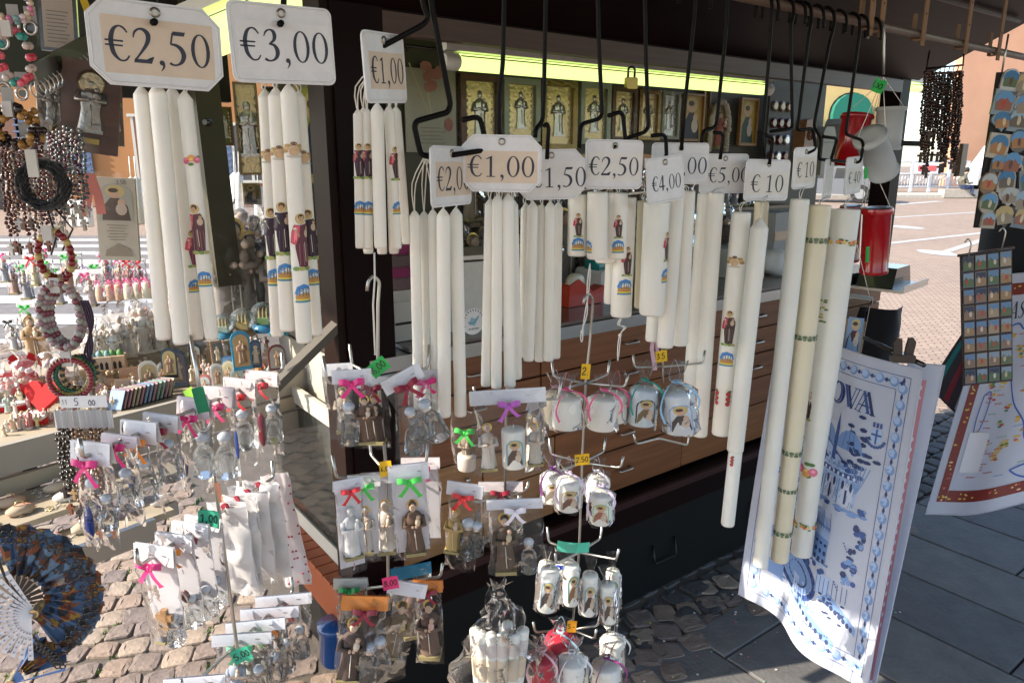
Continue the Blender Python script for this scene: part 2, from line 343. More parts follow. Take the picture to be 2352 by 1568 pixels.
def draw_city(P, x, y, w):
    P.poly([(x - .5 * w, y + .5 * w), (x - .35 * w, y + .85 * w), (x, y + 1.0 * w), (x + .4 * w, y + .85 * w), (x + .5 * w, y + .5 * w), (x + .3 * w, y + .35 * w), (x - .35 * w, y + .3 * w)], pm((.06, .25, .6)))
    P.ell(x + .05 * w, y + .55 * w, .33 * w, .2 * w, pm((.72, .78, .8)))
    P.poly([(x - .45 * w, y + .12 * w), (x + .45 * w, y + .1 * w), (x + .45 * w, y + .42 * w), (x + .1 * w, y + .55 * w), (x - .45 * w, y + .4 * w)], pm((.55, .28, .07)))
    for k in (-.22, -.06, .1, .24): P.stroke([(x + k * w, y + .35 * w), (x + k * w, y + .78 * w)], .05 * w, pm((.12, .16, .2)), k > .2)
    P.rect(x - .45 * w, y + .1 * w, x + .45 * w, y + .2 * w, pm((.75, .6, .1)), 8); P.rect(x - .48 * w, y, x + .48 * w, y + .1 * w, pm((.05, .25, .4)), 8)
def draw_roses(P, x, y, w, cols=((.7, .12, .25), (.8, .4, .1), (.75, .2, .3))):
    for i in range(6): P.ell(x + random.uniform(-.5, .5) * w, y + random.uniform(-.4, .4) * w, .16 * w, .09 * w, pm((.1, .22, .06)), 7, random.random())
    for i, c in enumerate(cols): P.ell(x + (i - 1) * .3 * w, y + random.uniform(-.15, .15) * w, .2 * w, .2 * w, pm(c), 9); P.ell(x + (i - 1) * .3 * w, y, .09 * w, .08 * w, pm([min(1, v * 1.4 + .1) for v in c]), 7)
def draw_portrait(P, x0, y0, w, h, bg=(.25, .4, .6), robe=(.07, .05, .05), arch=False):
    if arch: P.poly([(x0, y0), (x0 + w, y0), (x0 + w, y0 + .7 * h)] + [(x0 + w / 2 + w / 2 * math.cos(a), y0 + .7 * h + .3 * h * math.sin(a)) for a in (.5, 1.1, 1.57, 2.1, 2.7)] + [(x0, y0 + .7 * h)], pm(bg))
    else: P.rect(x0, y0, x0 + w, y0 + h, pm(bg), 4, 2)
    P.ell(x0 + .5 * w, y0 + .8 * h, .3 * w, .17 * h, pm((.6, .48, .2)))
    P.poly([(x0 + .08 * w, y0 + .02 * h), (x0 + .92 * w, y0 + .02 * h), (x0 + .85 * w, y0 + .4 * h), (x0 + .6 * w, y0 + .62 * h), (x0 + .35 * w, y0 + .62 * h), (x0 + .12 * w, y0 + .38 * h)], pm(robe))
    P.ell(x0 + .47 * w, y0 + .74 * h, .15 * w, .13 * h, pm((.62, .4, .27))); P.ell(x0 + .45 * w, y0 + .82 * h, .15 * w, .06 * h, pm((.08, .05, .03)))
    P.ell(x0 + .68 * w, y0 + .5 * h, .12 * w, .1 * h, pm((.64, .43, .3))); P.ell(x0 + .66 * w, y0 + .32 * h, .17 * w, .16 * h, pm((.6, .5, .4)))
# ================================================================ SETTING: ground and paving
def on_Y(x, y, Yd):
    r = ray(x, y); return CAM + r * (Yd / r.y)
def ground_mat():
    m = bpy.data.materials.new('square_paving'); nt, b, out = nodes(m); L = nt.links
    tc = nt.nodes.new('ShaderNodeTexCoord'); mp = nt.nodes.new('ShaderNodeMapping'); mp.inputs['Rotation'].default_value = (0, 0, rad(20))
    br = nt.nodes.new('ShaderNodeTexBrick'); br.inputs['Scale'].default_value = 4.0; br.inputs['Mortar Size'].default_value = .03
    br.inputs['Color1'].default_value = (.44, .32, .235, 1); br.inputs['Color2'].default_value = (.34, .245, .18, 1); br.inputs['Mortar'].default_value = (.16, .13, .11, 1)
    nz = nt.nodes.new('ShaderNodeTexNoise'); nz.inputs['Scale'].default_value = .35; nz.inputs['Detail'].default_value = 8
    mx = nt.nodes.new('ShaderNodeMix'); mx.data_type = 'RGBA'; mx.blend_type = 'MULTIPLY'; mx.inputs[0].default_value = .6
    cr = nt.nodes.new('ShaderNodeValToRGB'); cr.color_ramp.elements[0].color = (.6, .6, .6, 1); cr.color_ramp.elements[1].color = (1.2, 1.15, 1.1, 1)
    L.new(tc.outputs['Object'], mp.inputs[0]); L.new(mp.outputs[0], br.inputs['Vector']); L.new(tc.outputs['Object'], nz.inputs['Vector'])
    L.new(br.outputs[0], mx.inputs[6]); L.new(nz.outputs[0], cr.inputs[0]); L.new(cr.outputs[0], mx.inputs[7]); L.new(mx.outputs[2], b.inputs['Base Color'])
    bp = nt.nodes.new('ShaderNodeBump'); bp.inputs['Strength'].default_value = .5; bp.inputs['Distance'].default_value = .02
    L.new(br.outputs['Fac'], bp.inputs['Height']); bp.invert = True; L.new(bp.outputs[0], b.inputs['Normal']); b.inputs['Roughness'].default_value = .8
    return m
g = MB(); g.sheet(lambda a, b: (-160 + 320 * a, -60 + 320 * b, -.022), 8, 8, ground_mat())
ground = tag(g.build('ground'), 'pinkish brown block paving of the open square', None, None, 'structure')
# -- cobbles beside the stall: shared bevelled stones, the nearest 300 as pieces
m_cob = [mat(c, 'stone') for c in ((.27, .195, .145), (.21, .16, .13), (.31, .24, .18), (.18, .14, .12))]
m_joint = mat((.11, .09, .07), 'stone'); m_moss = mat((.09, .16, .03))
jb = MB(); jb.sheet(lambda a, b: (-4.5 + 6.0 * a, .8 + 6.4 * b, -.0085), 10, 10, m_joint)
cobbles = tag(jb.build('cobble_pavement'), 'cobbled strip of squared porphyry stones beside the stall', None, None, 'structure')
def cobble_mesh(i):
    rnd = random.Random(i); b = MB(); q = [(-.5, -.5), (.5, -.5), (.5, .5), (-.5, .5)]
    q = [(x + rnd.uniform(-.09, .09), y + rnd.uniform(-.09, .09)) for x, y in q]
    base = []
    for k in range(4):
        a, c = q[k], q[(k + 1) % 4]
        base += [(a[0] * .9 + c[0] * .1, a[1] * .9 + c[1] * .1), ((a[0] + c[0]) / 2 * 1.05, (a[1] + c[1]) / 2 * 1.05), (a[0] * .1 + c[0] * .9, a[1] * .1 + c[1] * .9)]
    s = .0885; rings = [(1.0, -.03), (.985, -.006), (.93, -.001), (.6, .001)]
    vs = [(x * s * f, y * s * f, z + rnd.uniform(-.002, .002)) for f, z in rings for x, y in base]; n = len(base)
    fs = [(r * n + k, r * n + (k + 1) % n, (r + 1) * n + (k + 1) % n, (r + 1) * n + k) for r in range(3) for k in range(n)] + [list(range(3 * n, 4 * n))]
    b.add(vs, fs, m_cob[i % 4], False); return b
cms = [cobble_mesh(i) for i in range(12)]; cmesh = [c.mesh('cobble') for c in cms]
spots = []
for r in range(64):
    for c in range(66):
        x = -4.3 + c * .0905 + (.045 if r % 2 else 0) + random.uniform(-.005, .005); y = .75 + r * .0905 + random.uniform(-.006, .006)
        X = x + .12 * math.sin(y * 1.7) - .2 * y + .55; Y = y + .16 * math.sin(x * 1.3 + .5) + .22 * x + .6
        v = Vector((X, Y, 0)) - CAM; d = v.y * cp - v.z * sp
        if d < .3: continue
        ix = PW / 2 + FPX * v.x / d; iy = PH / 2 - FPX * (v.y * sp + v.z * cp) / d
        t_, n_ = v.dot(T), v.dot(N)
        if t_ > .74 and n_ > 1.58: continue
        if X > -.2 and n_ < 1.3: continue
        spots.append((d if (-60 < ix < 700 and 1040 < iy < 1660) else 99, X, Y, random.randrange(12), random.uniform(-.15, .15)))
spots.sort(); rest = MB()
for i, (d, X, Y, k, a) in enumerate(spots):
    a += .2
    if i < 290:
        o = bpy.data.objects.new('cobble', cmesh[k]); COL.objects.link(o); o.parent = cobbles; o.location = (X, Y, random.uniform(-.003, .003)); o.rotation_euler = (random.uniform(-.03, .03), random.uniform(-.03, .03), a)
    else:
        F = TR(X, Y, random.uniform(-.003, .003)) @ RZ(math.degrees(a)); c = cms[k]; rest.add(c.v, c.f, c.mats[0], False, F)
tag(rest.build('cobble_field', cobbles), None, None, None, 'stuff')
ms = MB()
for i in range(420):                               # tufts of moss and weed in the joints
    d, X, Y, k, a = random.choice(spots[:420]); X += .046; Y += random.uniform(-.05, .05)
    for j in range(5):
        x, y, s = X + random.uniform(-.012, .012), Y + random.uniform(-.012, .012), random.uniform(.004, .011); an = random.uniform(0, 6)
        ms.add([(x, y, -.009), (x + s * math.cos(an), y + s * math.sin(an), -.004), (x + s * .3, y + s * .3, random.uniform(.002, .012))], [(0, 1, 2)], m_moss)
tag(ms.build('weeds'), 'green moss and weeds growing in the cobble joints', 'weeds', None, 'stuff')
# -- grey stone slabs in front of the stall
sb_ = MB(); sb_.sheet(lambda a, b: K(1.0 + 7 * a, -2.2 + 3.62 * b, -.016), 4, 4, mat((.05, .045, .04), 'stone'))
slabs = tag(sb_.build('pavement'), 'dark grey stone slab pavement in front of the stall', None, None, 'structure')
m_slab = [mat(c, 'stone') for c in ((.15, .145, .14), (.17, .16, .15), (.13, .125, .125))]
for r in range(20):
    n0 = -2.1 + random.uniform(-.4, 0); t0 = 1.15 + r * .335
    while n0 < 1.4:
        L_ = random.uniform(.7, 1.1); n1 = min(n0 + L_, 1.41)
        if n1 - n0 > .1:
            b = MB(); g_ = .0028; a, c = t0 + g_, t0 + .335 - g_; e, f = n0 + g_, n1 - g_; q = .005
            rings = [[(a, e), (c, e), (c, f), (a, f)], [(a, e), (c, e), (c, f), (a, f)], [(a + q, e + q), (c - q, e + q), (c - q, f - q), (a + q, f - q)]]
            vs = [tuple(K(t, n, z)) for ring, z in zip(rings, (-.03, -.006, random.uniform(-.001, .002))) for t, n in ring]
            b.add(vs, [(k, (k + 1) % 4, 4 + (k + 1) % 4, 4 + k) for k in range(4)] + [(4 + k, 4 + (k + 1) % 4, 8 + (k + 1) % 4, 8 + k) for k in range(4)] + [(8, 9, 10, 11)], random.choice(m_slab))
            b.build('slab', slabs)
        n0 = n1
# small dark setts between the slabs and the stall, and litter on them
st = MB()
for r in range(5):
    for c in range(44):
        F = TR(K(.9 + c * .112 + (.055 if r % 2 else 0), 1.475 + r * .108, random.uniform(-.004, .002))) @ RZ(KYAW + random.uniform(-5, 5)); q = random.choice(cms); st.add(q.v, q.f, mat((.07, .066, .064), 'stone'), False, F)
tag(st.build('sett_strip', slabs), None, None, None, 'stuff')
lt = MB()
for i in range(60):
    p = K(random.uniform(1.2, 2.6), random.uniform(1.0, 1.55), .004); s = random.uniform(.003, .008)
    lt.box(p, (s, s * .7, .002), mat(random.choice(((.7, .7, .7), (.6, .55, .5), (.6, .1, .1), (.2, .5, .3), (.5, .5, .1))), 'print'), None)
tag(lt.build('litter'), 'tiny scraps of confetti and litter on the dark paving', 'litter', None, 'stuff')
# -- painted markings of the square
zb = MB(); m_white = mat((.42, .41, .39), 'stone'); m_asph = mat((.17, .155, .145), 'stone')
zb.add([(-14, 5.2, -.018), (-1.6, 5.2, -.018), (-3.2, 16.5, -.018), (-24, 16.5, -.018)], [(0, 1, 2, 3)], m_asph)
tag(zb.build('road'), 'grey asphalt carriageway with the zebra crossing', None, None, 'structure')
for i in range(9):
    y = 5.9 + i * 1.15; b = MB(); b.add([(-12 - i * .5, y, -.013), (-1.9 - i * .14, y + .25, -.013), (-1.95 - i * .14, y + .78, -.013), (-12 - i * .5, y + .55, -.013)], [(0, 1, 2, 3)], m_white)
    b.build('zebra_stripe', bpy.data.objects['road'])
for i, (a, c, wd) in enumerate(((((2010, 502)), (2250, 487), .16), ((2030, 560), (2300, 530), .14), ((2150, 585), (2352, 520), .12), ((2060, 470), (2160, 462), .3))):
    p, q = on_z(a[0], a[1], -.017), on_z(c[0], c[1], -.017); dd = (q - p).normalized(); sd = Vector((-dd.y, dd.x, 0)) * wd * 1.4
    b = MB(); b.add([p - sd / 2, q - sd / 2, q + sd / 2, p + sd / 2], [(0, 1, 2, 3)], m_white); b.build('road_line', ground)
for i, (x, y, wpx) in enumerate(((2085, 522, 60), (2150, 580, 70))):
    p = on_z(x, y, -.016); b = MB(); s = px(p, wpx)
    pts = [(p.x + s * .5 * math.cos(a) * random.uniform(.8, 1.1), p.y + s * .9 * math.sin(a) * random.uniform(.8, 1.1), -.016) for a in [k * .523 for k in range(12)]]
    b.add(pts, [list(range(12))], m_white); b.build('worn_marking', ground)

# ================================================================ background buildings, railings, vehicles, person
def facade(name, label, x0, x1, Yd, h, col, openings, thick=.4):
    """openings: (xa, xb, za, zb, kind) in metres along the wall"""
    t = thing(name, label, 'building', (x0, Yd, 0)); L_ = x1 - x0
    b = MB(); b.box((L_ / 2, thick, h / 2), (L_, thick * 2, h), mat(col, 'wall')); b.build('wall', t)
    for xa, xb, za, zb_, kind in openings:
        wd, cx = xb - xa, (xa + xb) / 2; o = MB()
        if kind == 'arch':
            pts = [(xa, za), (xb, za), (xb, zb_ - wd / 2)] + [(cx + wd / 2 * math.cos(a), zb_ - wd / 2 + wd / 2 * math.sin(a)) for a in [math.pi * k / 10 for k in range(1, 10)]] + [(xa, zb_ - wd / 2)]
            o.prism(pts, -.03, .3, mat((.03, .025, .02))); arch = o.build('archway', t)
            aw = MB(); m_ = (zb_ - wd / 2)
            aw.prism([(xa + .1, m_ - .9), (xb - .1, m_ - .9), (xb - .1, m_)] + [(cx + (wd / 2 - .1) * math.cos(a), m_ + (wd / 2 - .1) * math.sin(a)) for a in [math.pi * k / 8 for k in range(1, 8)]] + [(xa + .1, m_)], -.5, -.06, mat((.01, .16, .11)))
            aw.box((cx, -.52, m_ - .9), (wd - .2, .04, .08), m_white); aw.build('awning', t)
        else:
            o.box((cx, -.02, (za + zb_) / 2), (wd, .1, zb_ - za), mat((.05, .05, .06), 'gloss')); wn = o.build('window', t)
            f = MB()
            for xx in (xa, cx, xb): f.box((xx, -.08, (za + zb_) / 2), (.1, .1, zb_ - za + .1), mat((.5, .48, .42)))
            for zz in (za, zb_): f.box((cx, -.085, zz), (wd + .3, .16, .1), mat((.5, .48, .42)))
            f.build('frame', wn)
            if kind == 'shut':
                for sgn, e in ((-1, xa), (1, xb)):
                    s = MB(); s.box((e + sgn * wd * .28, -.1, (za + zb_) / 2), (wd * .5, .06, zb_ - za), mat((.16, .2, .3)))
                    for k in range(9): s.box((e + sgn * wd * .28, -.15, za + (zb_ - za) * (k + .5) / 9), (wd * .42, .05, .06), mat((.12, .16, .25)))
                    s.build('shutter', t)
            if kind == 'door':
                d_ = MB(); d_.box((cx, -.1, (za + zb_) / 2), (wd * .9, .08, zb_ - za - .1), mat((.16, .06, .03), 'wood')); d_.build('door', t)
    r = MB(); r.box((L_ / 2, .1, h + .15), (L_ + .6, 1.6, .3), mat((.3, .2, .15))); r.build('cornice', t)
    return t
facade('ochre_building', 'tall ochre orange building behind the zebra crossing', -34, -4.6, 27, 9.5, (.36, .165, .06),
       [(14.9, 16.4, 0, 3.2, 'door'), (16.9, 18.2, 1.2, 3.2, 'shut'), (11.6, 13.0, .9, 2.9, 'shut'), (20.5, 21.9, 0, 3.2, 'door'), (24, 25.3, .9, 2.9, 'shut'), (11.6, 13, 5, 7, 'shut'), (16.5, 17.9, 5, 7, 'shut'), (21, 22.4, 5, 7, 'shut')])
facade('yellow_building', 'pale yellow arcaded building at the far side of the square', 9, 26.2, 52, 10, (.62, .46, .2),
       [(1.0 + 3.9 * i, 3.9 + 3.9 * i, 0, 6.2 if i % 2 else 5.8, 'arch') for i in range(4)])
facade('peach_building', 'peach coloured building with a green arched shop awning', 27.5, 60, 47, 12, (.55, .3, .19),
       [(2.2, 6.0, 0, 5.6, 'arch'), (8.5, 12.3, 0, 5.6, 'arch'), (15, 18.8, 0, 5.6, 'arch')])
# white railing
rl = thing('street_railing', 'white painted street railing across the square', 'railing', (0, 0, 0))
pa, pb = on_z(1880, 440, 0), on_z(2215, 440, 0); nr = 9
for i in range(nr):
    p = pa.lerp(pb, i / (nr - 1)); b = MB(); b.box((p.x, p.y, .8), (.16, .1, 1.7), mat((.62, .64, .66))); b.build('post', rl)
for zz in (.25, .95, 1.6):
    b = MB(); b.tube([(pa.x, pa.y, zz), (pb.x, pb.y, zz)], .05, mat((.62, .64, .66)), 5); b.build('rail', rl)
for i in range(nr - 1):
    p, q = pa.lerp(pb, i / (nr - 1)), pa.lerp(pb, (i + 1) / (nr - 1)); b = MB()
    for k in range(1, 6): r_ = p.lerp(q, k / 6); b.tube([(r_.x, r_.y, .25), (r_.x, r_.y, .95)], .03, mat((.5, .52, .55)), 4)
    b.tube([(p.x, p.y, .25), (q.x, q.y, .95)], .03, mat((.5, .52, .55)), 4); b.build('panel', rl)
sg = MB(); p = on_z(2115, 440, 0) + Vector((0, -.3, 0)); sg.box((p.x, p.y, 1.25), (1.3, .05, .55), m_card); sg.box((p.x, p.y - .03, 1.25), (1.0, .02, .3), mat((.6, .12, .12), 'print'))
tag(sg.build('railing_sign'), 'small white and red sign fixed to the white railing', 'sign')
kb = MB(); q0, q1 = on_z(1880, 452, 0), on_z(2352, 455, 0); kb.box(((q0.x + q1.x) / 2, (q0.y + q1.y) / 2 + .6, .06), ((q1 - q0).length + 8, 2.2, .16), mat((.5, .46, .38), 'stone'), None)
tag(kb.build('kerb'), 'pale stone kerb along the far edge of the square', None, None, 'structure')
def vehicle(name, label, cat, p, yaw, L_, H, W_, col, van=False):
    t = thing(name, label, cat, p, yaw); b = MB(); h0 = .32
    if van: prof = [(-L_ / 2, h0), (L_ / 2, h0), (L_ / 2, H * .5), (L_ / 2 - .12 * L_, H * .58), (L_ / 2 - .24 * L_, H), (-L_ / 2 + .05, H), (-L_ / 2, H * .93)]
    else: prof = [(-L_ / 2, h0), (L_ / 2, h0), (L_ / 2, H * .52), (L_ / 2 - .2 * L_, H * .62), (L_ / 2 - .36 * L_, H * .97), (-L_ / 2 + .25 * L_, H), (-L_ / 2 + .06 * L_, H * .66), (-L_ / 2, H * .6)]
    b.prism(prof, -W_ / 2, W_ / 2, mat(col, 'gloss')); b.build('body', t)
    g_ = MB(); zt, zb2 = H * .9, H * .64
    xs = [(-L_ * .42, -L_ * .16), (-L_ * .14, L_ * .08), (L_ * .1, L_ * .26)] if van else [(-L_ * .3, -L_ * .05), (-L_ * .03, L_ * .16)]
    for a, c in xs:
        w_ = MB(); w_.prism([(a, zb2), (c, zb2), (c - .05, zt), (a + .04, zt)], -W_ / 2 - .015, W_ / 2 + .015, mat((.02, .025, .03), 'gloss')); w_.build('window', t)
    for x in (-L_ * .31, L_ * .31):
        for s in (-1, 1):
            w_ = MB(); w_.lathe([(.34, -.11), (.36, -.08), (.36, .08), (.34, .11)], mat((.015, .015, .015)), 18, TR(x, s * (W_ / 2 - .06), .35) @ RX(90)); wh = w_.build('wheel', t)
            r_ = MB(); r_.lathe([(.2, -.12), (.2, .12)], mat((.4, .4, .42), 'metal'), 10, TR(x, s * (W_ / 2 - .05), .35) @ RX(90)); r_.build('rim', wh)
    for s in (-1, 1):
        l_ = MB(); l_.box((-L_ / 2, s * W_ * .38, H * .48), (.06, .25, .22), mat((.5, .02, .02), 'gloss')); l_.build('tail_light', t)
        l_ = MB(); l_.box((L_ / 2, s * W_ * .36, H * .42), (.06, .3, .16), mat((.7, .7, .7), 'gloss')); l_.build('headlight', t)
    return t
vehicle('parked_van', 'white parked van beyond the seated person', 'van', on_z(2325, 437, 0), 180, 5.4, 2.5, 1.9, (.6, .6, .6), True)
vehicle('parked_car', 'dark grey car with red tail light seen past the price tags', 'car', on_z(1905, 462, 0), 150, 3.9, 1.5, 1.7, (.12, .13, .15))
vehicle('delivery_van', 'white van parked in front of the ochre building', 'van', on_z(235, 430, 0), 8, 4.8, 2.4, 1.9, (.7, .68, .62), True)
# seated person
pp = on_z(2200, 452, 0.05); pr = thing('person', 'person in olive jacket and jeans sitting hunched on the step', 'person', pp, 0)
def skin_body(name, joints, edges, m, parent):
    me = bpy.data.meshes.new(name); me.from_pydata([j[:3] for j in joints], edges, []); o = bpy.data.objects.new(name, me); COL.objects.link(o); o.parent = parent
    sk = o.modifiers.new('skin', 'SKIN'); sd = o.modifiers.new('sub', 'SUBSURF'); sd.levels = 1; sd.render_levels = 1
    for v, j in zip(me.skin_vertices[0].data, joints): v.radius = (j[3], j[3] * .85)
    me.skin_vertices[0].data[0].use_root = True; me.materials.append(m); return o
J = [(0, 0, .42, .17), (.02, -.02, .66, .2), (.1, -.03, .88, .19), (.17, -.05, .98, .08), (.22, -.06, 1.12, .11), (.24, -.06, 1.2, .09),
     (.12, -.22, .84, .08), (.2, -.3, .6, .06), (.45, -.2, .62, .045), (.5, -.17, .63, .045), (.12, .18, .84, .08), (.22, .24, .6, .06), (.46, .1, .64, .045),
     (.2, -.14, .4, .12), (.5, -.16, .5, .09), (.52, -.18, .1, .06), (.66, -.2, .06, .055), (.2, .12, .4, .12), (.5, .12, .5, .09), (.5, .14, .1, .06), (.64, .14, .06, .055)]
E = [(0, 1), (1, 2), (2, 3), (3, 4), (4, 5), (2, 6), (6, 7), (7, 8), (8, 9), (2, 10), (10, 11), (11, 12), (0, 13), (13, 14), (14, 15), (15, 16), (0, 17), (17, 18), (18, 19), (19, 20)]
pm_ = bpy.data.materials.new('person_body'); nt, b_, _ = nodes(pm_); gm = nt.nodes.new('ShaderNodeTexCoord'); sx_ = nt.nodes.new('ShaderNodeSeparateXYZ'); cr = nt.nodes.new('ShaderNodeValToRGB'); cr.color_ramp.interpolation = 'CONSTANT'
nt.links.new(gm.outputs['Object'], sx_.inputs[0]); dv = nt.nodes.new('ShaderNodeMath'); dv.operation = 'DIVIDE'; dv.inputs[1].default_value = 1.3; nt.links.new(sx_.outputs['Z'], dv.inputs[0]); nt.links.new(dv.outputs[0], cr.inputs[0]); nt.links.new(cr.outputs[0], b_.inputs['Base Color'])
cr.color_ramp.elements[0].color = (.03, .025, .02, 1); cr.color_ramp.elements[1].position = .09; cr.color_ramp.elements[1].color = (.03, .05, .12, 1)
for pos, c in ((.41, (.11, .1, .07, 1)), (.8, (.5, .32, .22, 1))): e = cr.color_ramp.elements.new(pos); e.color = c
skin_body('body', J, E, pm_, pr)
hb = MB(); hb.blob((.2, -.06, 1.19), (.13, .12, .13), mat((.02, .015, .012))); hb.build('hair', pr)
fb = MB(); fb.blob((.345, -.06, 1.1), (.022, .02, .02), m_skin, 6, 4); fb.blob((.325, -.1, 1.13), .012, m_black, 5, 3); fb.blob((.325, -.02, 1.13), .012, m_black, 5, 3); fb.box((.335, -.06, 1.04), (.01, .05, .012), mat((.4, .15, .12))); fb.build('face', pr)
pb_ = MB(); pb_.box((pp.x + .5, pp.y - .1, .78), (.2, .3, .03), m_card); tag(pb_.build('phone'), 'pale slip held in the hands of the seated person', 'paper')
st_ = MB(); st_.box((pp.x + .1, pp.y + .15, .2), (1.6, .5, .36), mat((.45, .4, .33), 'stone')); tag(st_.build('stone_step'), 'low stone step the person sits on', 'step')

# ================================================================ KIOSK
kio = thing('market_kiosk', 'dark maroon market kiosk with wooden drawer front and open counter', 'kiosk', K(0, 0, 0), KYAW)
def kbox(b, t0, t1, n0, n1, z0, z1, m, ch=0): return b.box(((t0 + t1) / 2, (n0 + n1) / 2, (z0 + z1) / 2), (t1 - t0, n1 - n0, z1 - z0), m, None, ch)
KT0, KT1 = .80, 3.45
m_wd = mat((.235, .09, .03), 'wood'); m_wd2 = mat((.2, .075, .027), 'wood'); m_ply = mat((.31, .155, .065), 'wood')
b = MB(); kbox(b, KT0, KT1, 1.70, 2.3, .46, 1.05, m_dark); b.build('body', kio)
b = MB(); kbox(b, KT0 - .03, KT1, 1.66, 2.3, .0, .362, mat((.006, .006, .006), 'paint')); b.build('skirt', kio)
for q in (1.35, 1.9, 2.5):
    b = MB(); b.tube(round_path([(q, 1.655, .2), (q, 1.64, .13), (q + .12, 1.64, .13), (q + .12, 1.655, .2)], .01), .004, mat((.03, .03, .03), 'metal'), 6); b.build('skirt_latch', kio)
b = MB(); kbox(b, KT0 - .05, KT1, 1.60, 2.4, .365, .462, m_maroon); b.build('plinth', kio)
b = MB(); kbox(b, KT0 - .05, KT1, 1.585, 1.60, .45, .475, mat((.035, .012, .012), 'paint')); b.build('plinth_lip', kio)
rows = [(.477, .63), (.636, .745), (.751, .85), (.856, .955), (.961, 1.062)]
for ri, (z0, z1) in enumerate(rows):
    cuts = [KT0 + .06, 1.14, 1.42, 2.05, 2.72, KT1 - .02] if ri < 2 else [KT0 + .06, 1.36, 2.12, 2.8, KT1 - .02]
    for i in range(len(cuts) - 1):
        b = MB(); mm = m_ply if (ri < 2 and i < 2) else (m_wd if (ri + i) % 2 else m_wd2)
        kbox(b, cuts[i] + .003, cuts[i + 1] - .003, 1.668 + random.uniform(0, .004), 1.70, z0, z1, mm); d_ = b.build('drawer_panel', kio)
        b = MB(); cx = cuts[i + 1] - .06 if (ri < 2 and i < 2) else (cuts[i] + cuts[i + 1]) / 2; cz = (z0 + z1) / 2
        if ri < 2 and i < 2: b.blob((cx, 1.66, cz), .008, m_steel, 8, 5)
        else: b.tube(round_path([(cx - .03, 1.668, cz), (cx - .03, 1.645, cz), (cx + .03, 1.645, cz), (cx + .03, 1.668, cz)], .008), .004, m_steel, 6)
        b.build('drawer_handle', d_)
b = MB(); kbox(b, KT0 - .02, KT1, 1.65, 2.32, 1.066, 1.105, m_steel); b.build('counter_edge', kio)
b = MB(); kbox(b, KT0 + .1, KT1, 1.66, 2.32, 1.107, 1.117, mat((.16, .13, .11), 'gloss')); b.build('counter_top', kio)
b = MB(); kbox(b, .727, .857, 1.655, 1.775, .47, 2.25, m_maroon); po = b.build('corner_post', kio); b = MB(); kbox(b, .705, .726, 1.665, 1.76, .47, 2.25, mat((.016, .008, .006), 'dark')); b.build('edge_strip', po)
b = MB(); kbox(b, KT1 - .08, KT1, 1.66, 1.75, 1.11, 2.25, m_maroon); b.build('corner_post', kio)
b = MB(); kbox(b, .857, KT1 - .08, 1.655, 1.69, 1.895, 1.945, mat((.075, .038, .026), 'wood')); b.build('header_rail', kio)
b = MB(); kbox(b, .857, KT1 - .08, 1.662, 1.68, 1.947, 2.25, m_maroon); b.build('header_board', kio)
fl0, fl1 = (1.652, 1.952), (.86, 2.33)
def flap(t0, t1, mm, name):
    b = MB(); vs = [(t, n, z) for t in (t0, t1) for n, z in (fl0, fl1, (fl1[0] + .02, fl1[1] + .04), (fl0[0] + .02, fl0[1] + .04))]
    b.add(vs, [(0, 1, 2, 3), (7, 6, 5, 4), (0, 4, 5, 1), (1, 5, 6, 2), (2, 6, 7, 3), (3, 7, 4, 0)], mm); return b.build(name, kio)
flap(.62, 3.5, m_maroon, 'raised_shutter')
b = MB(); nn, zz = 1.25, 2.14
b.box((2.0, nn, zz - .012), (2.8, .012, .008), mat((.04, .015, .014), 'paint')); b.build('shutter_seam', kio)
b = MB(); kbox(b, .55, 3.6, 1.64, 2.6, 2.36, 2.42, m_maroon); b.build('roof', kio)
b = MB(); kbox(b, KT0 + .05, 3.95, 2.36, 2.40, .3, 2.36, mat((.085, .08, .06), 'paint')); b.build('back_wall', kio)
# left side: glazed vitrine over a terracotta ledge
b = MB(); kbox(b, .68, .80, 1.70, 2.36, .33, .442, mat((.34, .085, .03), 'paint')); led = b.build('ledge', kio)
for i in range(12):
    b = MB(); kbox(b, .678, .80, 1.71 + i * .053, 1.757 + i * .053, .442, .45, mat((.36, .10, .04), 'paint')); b.build('ledge_tile', led)
b = MB(); kbox(b, .735, .75, 1.72, 2.36, .451, .50, mat((.62, .6, .54), 'paint')); b.build('vitrine_frame', kio); b = MB(); kbox(b, .735, .75, 1.78, 2.36, .88, .93, mat((.5, .48, .42), 'paint')); b.build('vitrine_frame', kio)
b = MB(); kbox(b, .74, .745, 1.78, 2.36, .50, .88, mat((.72, .72, .68), 'clear')); b.build('vitrine_glass', kio)
b = MB(); kbox(b, .79, .798, 1.78, 2.36, .46, 1.05, mat((.45, .42, .36), 'wall')); b.build('vitrine_back', kio)
b = MB(); kbox(b, .755, .788, 1.80, 2.34, .68, .692, mat((.5, .48, .44))); b.build('vitrine_shelf', kio)
